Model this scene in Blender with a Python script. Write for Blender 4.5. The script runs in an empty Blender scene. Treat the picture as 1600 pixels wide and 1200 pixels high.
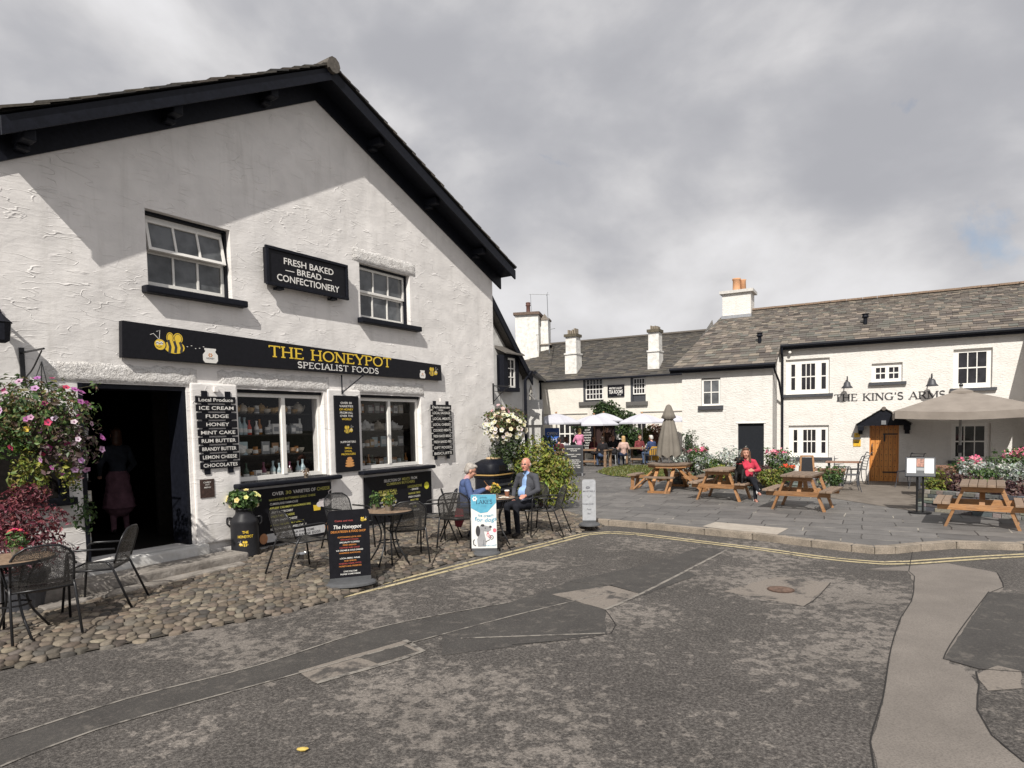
import bpy, bmesh, math, random
from math import sin, cos, pi, radians as rad
from mathutils import Vector, Matrix
scene = bpy.context.scene
C = scene.collection
R = random.Random(7)

# ------------------------------------------------------------------ camera
F_PX, CY, CAM_H = 1000.0, 717.0, 1.9
_p, _r = rad(-3.0), rad(-1.12)
FW = Vector((0, cos(_p), sin(_p))); _u = Vector((0, -sin(_p), cos(_p))); _x = Vector((1, 0, 0))
XR = _x*cos(_r) + _u*sin(_r); UP = _u*cos(_r) - _x*sin(_r)
CAM = Vector((0, 0, CAM_H))
cam = bpy.data.objects.new('camera', bpy.data.cameras.new('camera')); C.objects.link(cam)
cam.data.sensor_width = 36; cam.data.lens = F_PX/1600*36; cam.data.shift_y = (CY-600)/1600
cam.data.clip_start = 0.1; cam.data.clip_end = 4000
m = Matrix.Identity(4)
for i, v in enumerate((XR, UP, -FW)):
    for j in range(3): m[j][i] = v[j]
m.translation = CAM
cam.matrix_world = m
scene.camera = cam

# ------------------------------------------------------------------ sky, sun, exposure
SUN_DIR = Vector((0.50, 2.55, -2.42)).normalized()
SUN_EL = math.asin(-SUN_DIR.z); SUN_ROT = math.atan2(-SUN_DIR.x, -SUN_DIR.y)
scene.view_settings.view_transform = 'Standard'; scene.view_settings.look = 'None'
scene.view_settings.exposure = 0.12; scene.view_settings.gamma = 1
sun = bpy.data.objects.new('sun', bpy.data.lights.new('sun', 'SUN')); C.objects.link(sun)
sun.data.energy = 4.9; sun.data.angle = rad(0.5); sun.data.color = (1, .955, .885)
sun.rotation_euler = SUN_DIR.to_track_quat('-Z', 'Y').to_euler()
world = bpy.data.worlds.new('World'); scene.world = world; world.use_nodes = True
wt = world.node_tree; wt.nodes.clear()
def wn(t, **k):
    n = wt.nodes.new(t)
    for a, b in k.items(): setattr(n, a, b)
    return n
WL = wt.links.new
def wmath(op, a, b=None, clamp=False):
    n = wn('ShaderNodeMath', operation=op, use_clamp=clamp)
    for i, v in enumerate((a, b)):
        if v is None: continue
        if isinstance(v, (int, float)): n.inputs[i].default_value = v
        else: WL(v, n.inputs[i])
    return n.outputs[0]
sky = wn('ShaderNodeTexSky', sky_type='NISHITA', sun_disc=False, sun_elevation=SUN_EL, sun_rotation=SUN_ROT)
geo = wn('ShaderNodeTexCoord'); sep = wn('ShaderNodeSeparateXYZ'); WL(geo.outputs['Generated'], sep.inputs[0])
den = wmath('ADD', wmath('MAXIMUM', sep.outputs[2], 0.0), .22)
px = wmath('DIVIDE', sep.outputs[0], den); py = wmath('DIVIDE', sep.outputs[1], den)
comb = wn('ShaderNodeCombineXYZ'); WL(px, comb.inputs[0]); WL(py, comb.inputs[1]); comb.inputs[2].default_value = 3.7
def wnoise(scale, detail, rough, dist, off=0, flatten=1.6):
    mp = wn('ShaderNodeMapping'); WL(geo.outputs['Generated'], mp.inputs[0]); mp.inputs[1].default_value = (off, off*.7, off); mp.inputs[3].default_value = (1, 1, flatten)
    n = wn('ShaderNodeTexNoise'); WL(mp.outputs[0], n.inputs['Vector'])
    n.inputs['Scale'].default_value = scale; n.inputs['Detail'].default_value = detail
    n.inputs['Roughness'].default_value = rough; n.inputs['Distortion'].default_value = dist
    return n.outputs[0]
big = wnoise(1.5, 5, .5, .3, 5.3); mid = wnoise(2.3, 9, .52, .25, 7.1); mid2 = wnoise(2.3, 9, .52, .25, 7.175)
fine_ = wnoise(9.0, 8, .55, .3, 1.7)
v = wmath('ADD', wmath('MULTIPLY', big, .51), wmath('MULTIPLY', mid, .36)); v = wmath('ADD', v, wmath('MULTIPLY', fine_, .13))
edge = wmath('MULTIPLY', wmath('SUBTRACT', mid, mid2), .45); v = wmath('ADD', v, edge)
ramp = wn('ShaderNodeValToRGB'); WL(v, ramp.inputs[0])
cr = ramp.color_ramp; cr.interpolation = 'B_SPLINE'
cr.elements[0].position = .36; cr.elements[0].color = (.375, .378, .405, 1)
cr.elements[1].position = .66; cr.elements[1].color = (.74, .735, .75, 1)
for p, c in ((.44, (.425, .427, .452, 1)), (.505, (.515, .511, .527, 1)), (.575, (.63, .622, .63, 1))):
    e = cr.elements.new(p); e.color = c
lum = wn('ShaderNodeVectorMath', operation='SCALE'); WL(ramp.outputs[0], lum.inputs[0]); lum.inputs['Scale'].default_value = 10.6
# thin gaps in the cloud where the blue shows
gap = wnoise(2.1, 9, .6, .6, 11.4)
gr = wn('ShaderNodeMapRange'); WL(gap, gr.inputs[0]); gr.inputs[1].default_value = .655; gr.inputs[2].default_value = .74
gr.inputs[3].default_value = 0; gr.inputs[4].default_value = .75
mix = wn('ShaderNodeMix', data_type='RGBA'); WL(gr.outputs[0], mix.inputs[0])
WL(lum.outputs[0], mix.inputs[6]); WL(sky.outputs[0], mix.inputs[7])
bgn = wn('ShaderNodeBackground'); WL(mix.outputs[2], bgn.inputs[0]); bgn.inputs[1].default_value = .1
wo = wn('ShaderNodeOutputWorld'); WL(bgn.outputs[0], wo.inputs[0])

# ------------------------------------------------------------------ projection helpers (pixel of the photo -> place)
def ray(px, py): return XR*((px-800)/F_PX) + UP*((CY-py)/F_PX) + FW
def G(px, py, z=0.0):
    d = ray(px, py); return CAM + d*((z-CAM_H)/d.z)
def D(px, py, dist):
    d = ray(px, py); return CAM + d*(dist/d.y)
class Frame:                     # a facade: x along the wall, y into the wall, z up
    def __init__(s, p, yaw):
        s.p = Vector(p); s.d = Vector((sin(yaw), cos(yaw), 0)); s.out = Vector((s.d.y, -s.d.x, 0))
        s.th = math.atan2(s.d.y, s.d.x)
    def P(s, u, y=0.0, z=0.0): return s.p + s.d*u - s.out*y + Vector((0, 0, z))
    def at(s, px, py, y=0.0):
        d = ray(px, py); q = s.p - s.out*y
        t = (q-CAM).dot(s.out)/d.dot(s.out); r = CAM + d*t
        return (r-s.p).dot(s.d), r.z
HP = Frame(G(300, 880), rad(33.7))
KA = Frame(G(1380, 752.5), rad(119.4))
TR = Frame(G(950, 716.5), rad(119.4))

# ------------------------------------------------------------------ materials
MATS = {}
class NT:
    def __init__(s, name):
        s.m = bpy.data.materials.new(name); s.m.use_nodes = True; s.t = s.m.node_tree
        s.b = s.t.nodes['Principled BSDF']; s.o = s.t.nodes['Material Output']
    def n(s, t, ins=None, **k):
        nd = s.t.nodes.new(t)
        for a, b in k.items(): setattr(nd, a, b)
        for a, b in (ins or {}).items(): s.set(nd, a, b)
        return nd
    def set(s, nd, a, b):
        i = nd.inputs[a]
        if isinstance(b, bpy.types.NodeSocket): s.t.links.new(b, i)
        else: i.default_value = b
    def tc(s, scale=(1, 1, 1), rot=(0, 0, 0), obj=True):
        c = s.n('ShaderNodeTexCoord')
        mp = s.n('ShaderNodeMapping', {0: c.outputs['Object' if obj else 'Generated']})
        mp.inputs['Scale'].default_value = scale; mp.inputs['Rotation'].default_value = rot
        return mp.outputs[0]
    def noise(s, scale, detail=4, rough=.55, dist=0, vec=None):
        return s.n('ShaderNodeTexNoise', {'Vector': vec or s.tc(), 'Scale': scale, 'Detail': detail, 'Roughness': rough, 'Distortion': dist}).outputs[0]
    def ramp(s, fac, *stops, interp='LINEAR'):
        r = s.n('ShaderNodeValToRGB', {0: fac}); cr = r.color_ramp; cr.interpolation = interp
        while len(cr.elements) < len(stops): cr.elements.new(.5)
        for e, (p, c) in zip(cr.elements, stops):
            e.position = p
            c = c if not isinstance(c, (int, float)) else (c, c, c)
            e.color = tuple(c)+(1,) if len(c) == 3 else c
        return r.outputs[0]
    def tint(s, *a):      # each table has weathered a little differently
        r = s.n('ShaderNodeObjectInfo').outputs['Random']
        return s.mixc(1.0, s.mixc(s.ramp(s.noise(2.3, 5, .7), (.45, 0), (.75, .55)), s.ramp(*a), (.20, .17, .14)), s.ramp(r, (0, .68), (1, 1.15)), 'MULTIPLY')
    def math(s, op, a, b=0.0, clamp=False):
        n = s.n('ShaderNodeMath', {0: a, 1: b}, operation=op, use_clamp=clamp); return n.outputs[0]
    def mixc(s, fac, a, b, blend='MIX'):
        n = s.n('ShaderNodeMix', data_type='RGBA', blend_type=blend)
        s.set(n, 0, fac)
        for i, v in ((6, a), (7, b)):
            if isinstance(v, tuple) and len(v) == 3: v = v+(1,)
            s.set(n, i, v)
        return n.outputs[2]
    def bump(s, h, strength=.5, dist=.01, prev=None):
        n = s.n('ShaderNodeBump', {'Height': h, 'Strength': strength, 'Distance': dist})
        if prev is not None: s.set(n, 'Normal', prev)
        return n.outputs[0]
    def fin(s, col=None, rough=None, normal=None, metal=None, spec=None):
        if col is not None: s.set(s.b, 'Base Color', col if not (isinstance(col, tuple) and len(col) == 3) else col+(1,))
        if rough is not None: s.set(s.b, 'Roughness', rough)
        if normal is not None: s.set(s.b, 'Normal', normal)
        if metal is not None: s.set(s.b, 'Metallic', metal)
        if spec is not None: s.set(s.b, 'Specular IOR Level', spec)
        return s.m
def flat(name, col, rough=.6, metal=0, var=.12, scale=18, bump=0.0, bscale=60):
    if name in MATS: return MATS[name]
    t = NT(name); n = t.noise(scale, 5)
    c = t.ramp(n, (.3, tuple(max(0, x*(1-var)) for x in col)), (.7, tuple(min(1, x*(1+var)) for x in col)))
    nm = t.bump(t.noise(bscale, 4), .5, bump) if bump else None
    MATS[name] = t.fin(c, rough, nm, metal, .18 if max(col) < .03 and not metal else None); return MATS[name]
def attr_mat(name, rough=.7, trans=0, bump=0, bscale=40, grain=.25, gscale=30):   # colour comes from each slate / leaf / stone of the mesh
    t = NT(name); a = t.n('ShaderNodeAttribute', attribute_name='Col').outputs['Color']
    if grain:
        g = t.ramp(t.noise(gscale, 5), (.3, 1-grain), (.7, 1+grain*.6)); a = t.mixc(1.0, a, g, 'MULTIPLY')
    nm = t.bump(t.noise(bscale, 5), .6, bump) if bump else None
    t.fin(a, rough, nm)
    if trans:
        tl = t.n('ShaderNodeBsdfTranslucent', {'Color': a}); mx = t.n('ShaderNodeMixShader', {0: trans})
        t.t.links.new(t.b.outputs[0], mx.inputs[1]); t.t.links.new(tl.outputs[0], mx.inputs[2]); t.t.links.new(mx.outputs[0], t.o.inputs[0])
    return t.m
def plaster(name, col, fine, strokes, dirt=.12, sc=1.0):
    t = NT(name); v = t.tc()
    n1 = t.noise(2.2*sc, 4, .6, .4, v)
    # trowel strokes: thin ridges in two leaning directions
    def ridge(rot, sx, sz, scale, p):
        mv = t.tc((sx, 1, sz), (0, rot, 0))
        n = t.noise(scale, 1.5, .4, .05, mv)
        a = t.math('ABSOLUTE', t.math('SUBTRACT', n, .5))
        return t.ramp(a, (0, 1), (p, 0), interp='EASE')
    h = t.math('MULTIPLY', ridge(.35, .9, 3.2, 2.4*sc, .016), t.ramp(t.noise(1.9*sc, 3, vec=v), (.5, 0), (.6, 1)))
    h2 = t.math('MULTIPLY', ridge(-1.0, .7, 3.0, 2.6*sc, .014), t.ramp(t.noise(2.6*sc, 3, vec=t.tc((1, 1, 1.4))), (.5, 0), (.62, 1)))
    h = t.math('MAXIMUM', h, h2)
    nb = t.bump(t.noise(1.1, 2, vec=v), .6, .09)
    nb = t.bump(t.noise(9*sc, 4, .5, .5, t.tc((1, 1, 2.2))), fine, .012, nb)
    nb = t.bump(t.noise(46*sc, 3, vec=v), fine*.5, .003, nb)
    nb = t.bump(h, strokes, .011, nb)
    c = t.ramp(n1, (.3, tuple(x*(1-dirt) for x in col)), (.62, col))
    # grime streaks near the foot of the wall
    sp = t.n('ShaderNodeSeparateXYZ', {0: t.n('ShaderNodeTexCoord').outputs['Object']}).outputs[2]
    low = t.math('MULTIPLY', t.ramp(sp, (0.0, 1), (.55, 0)), t.ramp(t.noise(6, 5, vec=v), (.42, 0), (.7, .6)))
    c = t.mixc(low, c, (.34, .31, .26))
    streak = t.math('MULTIPLY', t.ramp(t.noise(2.4, 5, .65, 0, t.tc((2.2, 1, .25))), (.54, 0), (.8, .36)), 1)
    c = t.mixc(streak, c, (.42, .40, .36))
    return t.fin(c, .75, nb, spec=.25)
W_HP = plaster('shop_white_render', (.82, .79, .765), .36, .58)
W_KA = plaster('pub_cream_roughcast', (.715, .69, .65), 1.5, .2, .07, 1.5)
W_TR = plaster('tea_room_render', (.72, .685, .62), 1.4, .1, .06, 1.2)
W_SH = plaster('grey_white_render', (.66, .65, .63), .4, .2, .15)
W_CH = plaster('chimney_render', (.76, .74, .70), .7, .2, .30, 2.2)
W_RF = (lambda t: t.fin(t.ramp(t.noise(7, 4), (.3, (.68, .65, .62)), (.6, (.80, .775, .75))), .8, t.bump(t.noise(24, 5, .65, .6), 1.0, .05)))(NT('rough_stone_white'))
W_PD = (lambda t: t.fin(t.ramp(t.noise(55, 3), (.35, (.30, .29, .28)), (.6, (.62, .6, .57))), .9, t.bump(t.noise(70, 3), 1, .02)))(NT('pebble_dash'))
BLACK = flat('black_paint', (.008, .009, .014), .5, var=.3, bump=.002)
SIGNB = flat('sign_black', (.010, .010, .013), .42, var=.2)
DKGREY = flat('dark_grey_paint', (.05, .052, .06), .5)
WHITEP = flat('white_joinery', (.78, .76, .72), .4, var=.06)
YEL = flat('letter_yellow', (.80, .55, .05), .5, var=.05)
LWHITE = flat('letter_white', (.78, .76, .72), .5, var=.05)
LORANGE = flat('letter_orange', (.62, .24, .05), .5)
LRED = flat('letter_red', (.40, .07, .06), .5)
LGREEN = flat('letter_olive', (.55, .52, .12), .5)
LDARK = flat('letter_charcoal', (.035, .034, .038), .5)
METAL = flat('black_tube_metal', (.02, .02, .022), .33, .3)
STEEL = flat('steel', (.62, .62, .62), .22, 1, var=.08)
ALU = flat('aluminium_tube', (.42, .43, .44), .35, .9)
def mesh_mat(name, col, op):
    t = NT(name); v = t.tc((1, 1, 1))
    t.fin(col, .45, None, .4)
    w = t.n('ShaderNodeTexVoronoi', {'Vector': v, 'Scale': 110.0}).outputs[0]
    f = t.ramp(w, (.30, op-.3), (.55, min(1, op+.25)))
    tr = t.n('ShaderNodeBsdfTransparent'); mx = t.n('ShaderNodeMixShader', {0: f})
    t.t.links.new(tr.outputs[0], mx.inputs[1]); t.t.links.new(t.b.outputs[0], mx.inputs[2]); t.t.links.new(mx.outputs[0], t.o.inputs[0])
    return t.m
CHMESH = mesh_mat('woven_steel_mesh', (.07, .067, .064), .64)
def glass(name, tint=.9):
    t = NT(name); fr = t.n('ShaderNodeFresnel', {'IOR': 1.33}).outputs[0]
    tr = t.n('ShaderNodeBsdfTransparent', {'Color': (tint, tint, tint, 1)}); gl = t.n('ShaderNodeBsdfGlossy', {'Roughness': .02})
    mx = t.n('ShaderNodeMixShader', {0: fr}); t.t.links.new(tr.outputs[0], mx.inputs[1]); t.t.links.new(gl.outputs[0], mx.inputs[2])
    t.t.links.new(mx.outputs[0], t.o.inputs[0]); return t.m
GLASS = glass('shop_glass')
def darkglass(name, col, bump=.0015):
    t = NT(name); return t.fin(t.ramp(t.noise(3.5, 3), (.35, tuple(x*.6 for x in col)), (.65, tuple(x*1.4 for x in col))), .06, t.bump(t.noise(2.2, 2), .5, bump*4))
DGLASS = darkglass('window_glass', (.022, .021, .024)); CURT_REFL = darkglass('curtain_reflection_glass', (.10, .105, .11))  # curtain grey, lightened further to put sky reflections into the pane colour
WOOD = (lambda t: t.fin(t.tint(t.noise(5, 6, .6, 1.2, t.tc((1, 9, 9))), (.25, (.19, .08, .028)), (.5, (.37, .18, .07)), (.75, (.48, .26, .115))), .55, t.bump(t.noise(12, 5, vec=t.tc((1, 8, 8))), .4, .004)))(NT('orange_pine'))
WOODTOP = (lambda t: t.fin(t.tint(t.noise(5, 6, .6, 1.2, t.tc((1, 9, 1))), (.25, (.13, .085, .055)), (.6, (.27, .19, .135)), (.8, (.36, .25, .17))), .6, t.bump(t.noise(12, 5, vec=t.tc((1, 8, 1))), .4, .004)))(NT('weathered_pine'))
OAK = (lambda t: t.fin(t.ramp(t.noise(4, 6, .6, 1, t.tc((8, 8, 1))), (.25, (.36, .12, .025)), (.55, (.62, .26, .06)), (.8, (.72, .34, .10))), .45, t.bump(t.noise(10, 4, vec=t.tc((8, 8, 1))), .4, .004)))(NT('oak_door'))
TEAWOOD = flat('grey_brown_timber', (.22, .14, .085), .7, var=.35, scale=9)
SLATE = attr_mat('roof_slate', .62, bump=.006, bscale=30)
STONE = attr_mat('stone', .85, bump=.012, bscale=28)
LEAF = attr_mat('leaf', .5, .25, grain=0)
PETAL = attr_mat('petal', .6, .3, grain=0)
TERRA = flat('terracotta', (.50, .19, .085), .8, var=.2); BROWNPOT = flat('brown_clay', (.10, .045, .035), .7, var=.3)
STEPST = (lambda t: t.fin(t.ramp(t.noise(4, 6, .65), (.3, (.13, .115, .10)), (.7, (.33, .30, .27))), .8, t.bump(t.noise(14, 6), .7, .02)))(NT('worn_step_stone'))
LEAD = flat('lead_flashing', (.28, .29, .31), .5, var=.2)
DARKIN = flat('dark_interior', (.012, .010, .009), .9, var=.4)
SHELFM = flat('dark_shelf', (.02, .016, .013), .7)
TAUPE = (lambda t: t.fin(t.ramp(t.noise(3, 3), (.3, (.20, .172, .148)), (.7, (.255, .222, .192))), .85, t.bump(t.noise(5, 3), .5, .02)))(NT('taupe_canvas'))
TAUPED = (lambda t: t.fin(t.ramp(t.noise(3, 3), (.3, (.135, .12, .10)), (.7, (.185, .165, .14))), .9, t.bump(t.noise(5, 3), .5, .02)))(NT('khaki_canvas'))
PARAW = (lambda t: t.fin((.50, .50, .55), .8, t.bump(t.noise(5, 3), .5, .02)))(NT('white_canvas'))
def setting_mats():
    # asphalt: dark binder with pale worn aggregate in blotches
    t = NT('asphalt'); v = t.tc()
    low = t.math('SUBTRACT', t.noise(.42, 4, .6, .4, v), .5)
    fine = t.math('ADD', t.noise(8.5, 10, .74, .3, v), t.math('MULTIPLY', low, .85))
    worn = t.ramp(fine, (.515, 0), (.585, 1))
    spk2 = t.ramp(t.n('ShaderNodeTexVoronoi', {'Vector': v, 'Scale': 58.0}).outputs[0], (.16, 1), (.36, 0))
    grit = t.noise(42, 5, .75, 0, v)
    base = t.ramp(grit, (.32, (.022, .019, .017)), (.5, (.072, .065, .060)), (.68, (.170, .155, .141)))
    pale = t.ramp(grit, (.32, (.135, .120, .107)), (.68, (.285, .254, .226)))
    c = t.mixc(t.math('MULTIPLY', worn, .78), base, pale)
    c = t.mixc(1.0, c, t.ramp(t.noise(.8, 5, .6, .3, v), (.3, .78), (.7, 1.2)), 'MULTIPLY')
    c = t.mixc(t.math('MULTIPLY', spk2, .35), c, (.23, .21, .19))
    crack = t.math('ABSOLUTE', t.math('SUBTRACT', t.noise(3.2, 6, .68, .8, v), .5))
    c = t.mixc(t.math('MULTIPLY', t.ramp(crack, (.0, 1), (.012, 0)), .45), c, (.018, .016, .015))
    h = t.math('ADD', t.noise(60, 4, .7, 0, v), t.math('MULTIPLY', spk2, .6))
    MATS['asphalt'] = t.fin(c, .82, t.bump(h, .8, .008), spec=.35)
    t = NT('asphalt_fresh'); v = t.tc()
    c = t.ramp(t.noise(2.5, 6, .65, 0, v), (.3, (.034, .031, .029)), (.6, (.052, .048, .044)), (.78, (.10, .09, .08)))
    c = t.mixc(t.math('MULTIPLY', t.ramp(t.noise(42, 5, .75, 0, v), (.50, 0), (.68, 1)), .5), c, (.115, .10, .09))
    c = t.mixc(t.math('MULTIPLY', t.ramp(t.noise(7, 9, .74, .3, v), (.54, 0), (.64, 1)), .42), c, (.16, .14, .122))
    MATS['asphalt_fresh'] = t.fin(c, .8, t.bump(t.noise(70, 3, .7, 0, v), .7, .006))
    t = NT('asphalt_pale'); v = t.tc()
    c = t.ramp(t.noise(1.6, 5, .65, 0, v), (.3, (.150, .132, .117)), (.7, (.215, .190, .168)))
    c = t.mixc(t.math('MULTIPLY', t.ramp(t.noise(70, 3, .7, 0, v), (.45, 0), (.65, 1)), .5), c, (.075, .066, .058))
    MATS['asphalt_pale'] = t.fin(c, .85, t.bump(t.noise(75, 3, .7, 0, v), .7, .006))
    t = NT('concrete_pale'); v = t.tc()
    worn = t.ramp(t.noise(2.2, 7, .7, .3, v), (.52, 1), (.6, 0))
    c = t.mixc(worn, (.06, .054, .05), t.ramp(t.noise(50, 4, .6, 0, v), (.3, (.15, .13, .112)), (.7, (.225, .195, .168))))
    MATS['concrete_pale'] = t.fin(c, .85, t.bump(t.noise(60, 3, .7, 0, v), .6, .006))
    # old yellow line paint with worn gaps
    t = NT('yellow_line'); v = t.tc()
    w = t.ramp(t.noise(16, 6, .7, 0, v), (.36, 1), (.48, 0))
    MATS['yellow_line'] = t.fin(t.mixc(w, t.ramp(t.noise(3, 4, vec=v), (.3, (.38, .315, .18)), (.7, (.52, .44, .27))), (.085, .075, .06)), .8)
    t = NT('seam_line'); v = t.tc()
    w = t.ramp(t.noise(9, 6, .7, 0, v), (.46, 1), (.62, 0))
    MATS['seam_line'] = t.fin(t.mixc(w, (.06, .054, .05), (.23, .21, .185)), .85)
    # slate flags
    t = NT('slate_flags'); v = t.tc((1, 1, 1), (0, 0, rad(29)))
    wob = t.n('ShaderNodeVectorMath', {0: v, 1: t.mixc(.10, (0, 0, 0), t.n('ShaderNodeTexNoise', {'Vector': v, 'Scale': 1.6}).outputs[1])}, operation='ADD').outputs[0]
    b = t.n('ShaderNodeTexBrick', {'Vector': wob, 'Color1': (.108, .103, .10, 1), 'Color2': (.16, .151, .143, 1), 'Mortar': (.035, .032, .03, 1), 'Scale': 1.0, 'Mortar Size': .011, 'Mortar Smooth': .2, 'Bias': 0.0, 'Brick Width': .82, 'Row Height': .5}, offset=.37, squash=.8, squash_frequency=3)
    c = t.mixc(t.math('MULTIPLY', t.ramp(t.noise(1.1, 5, .6, 0, v), (.53, 0), (.62, 1)), b.outputs[1]), b.outputs[0], (.36, .33, .28))
    c = t.mixc(1.0, c, t.ramp(t.noise(2.6, 6, .65, 0, v), (.25, .72), (.75, 1.25)), 'MULTIPLY')
    nb = t.bump(t.math('SUBTRACT', 1, b.outputs[1]), .6, .012); nb = t.bump(t.noise(14, 5, .6, 0, v), .35, .01, nb)
    MATS['slate_flags'] = t.fin(c, .62, nb)
    t = NT('kerb_stone'); v = t.tc()
    MATS['kerb_stone'] = t.fin(t.mixc(t.ramp(t.noise(3, 6, .7, 0, v), (.45, 0), (.7, .8)), t.ramp(t.noise(60, 3, vec=v), (.3, (.20, .165, .13)), (.7, (.33, .28, .225))), (.11, .095, .075)), .85, t.bump(t.noise(40, 4, vec=v), .5, .008))
    t = NT('soil'); MATS['soil'] = t.fin(t.ramp(t.noise(9, 6, .7), (.3, (.022, .018, .013)), (.6, (.05, .042, .033)), (.75, (.06, .065, .03))), .95, t.bump(t.noise(40, 4), .8, .02))
    t = NT('open_ground'); MATS['open_ground'] = t.fin(t.ramp(t.noise(.05, 6, .7), (.3, (.05, .055, .03)), (.7, (.09, .085, .06))), .95)
    t = NT('terrace_paving'); v = t.tc()
    MATS['terrace_paving'] = t.fin(t.ramp(t.noise(2.2, 7, .65, .2, v), (.3, (.11, .092, .075)), (.7, (.20, .172, .145))), .85, t.bump(t.noise(40, 4, vec=v), .5, .006))
    t = NT('pale_slab'); v = t.tc()
    MATS['pale_slab'] = t.fin(t.ramp(t.noise(6, 6, .7, 0, v), (.3, (.30, .265, .225)), (.7, (.42, .375, .32))), .85, t.bump(t.noise(50, 4, vec=v), .4, .005))
setting_mats()

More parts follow.
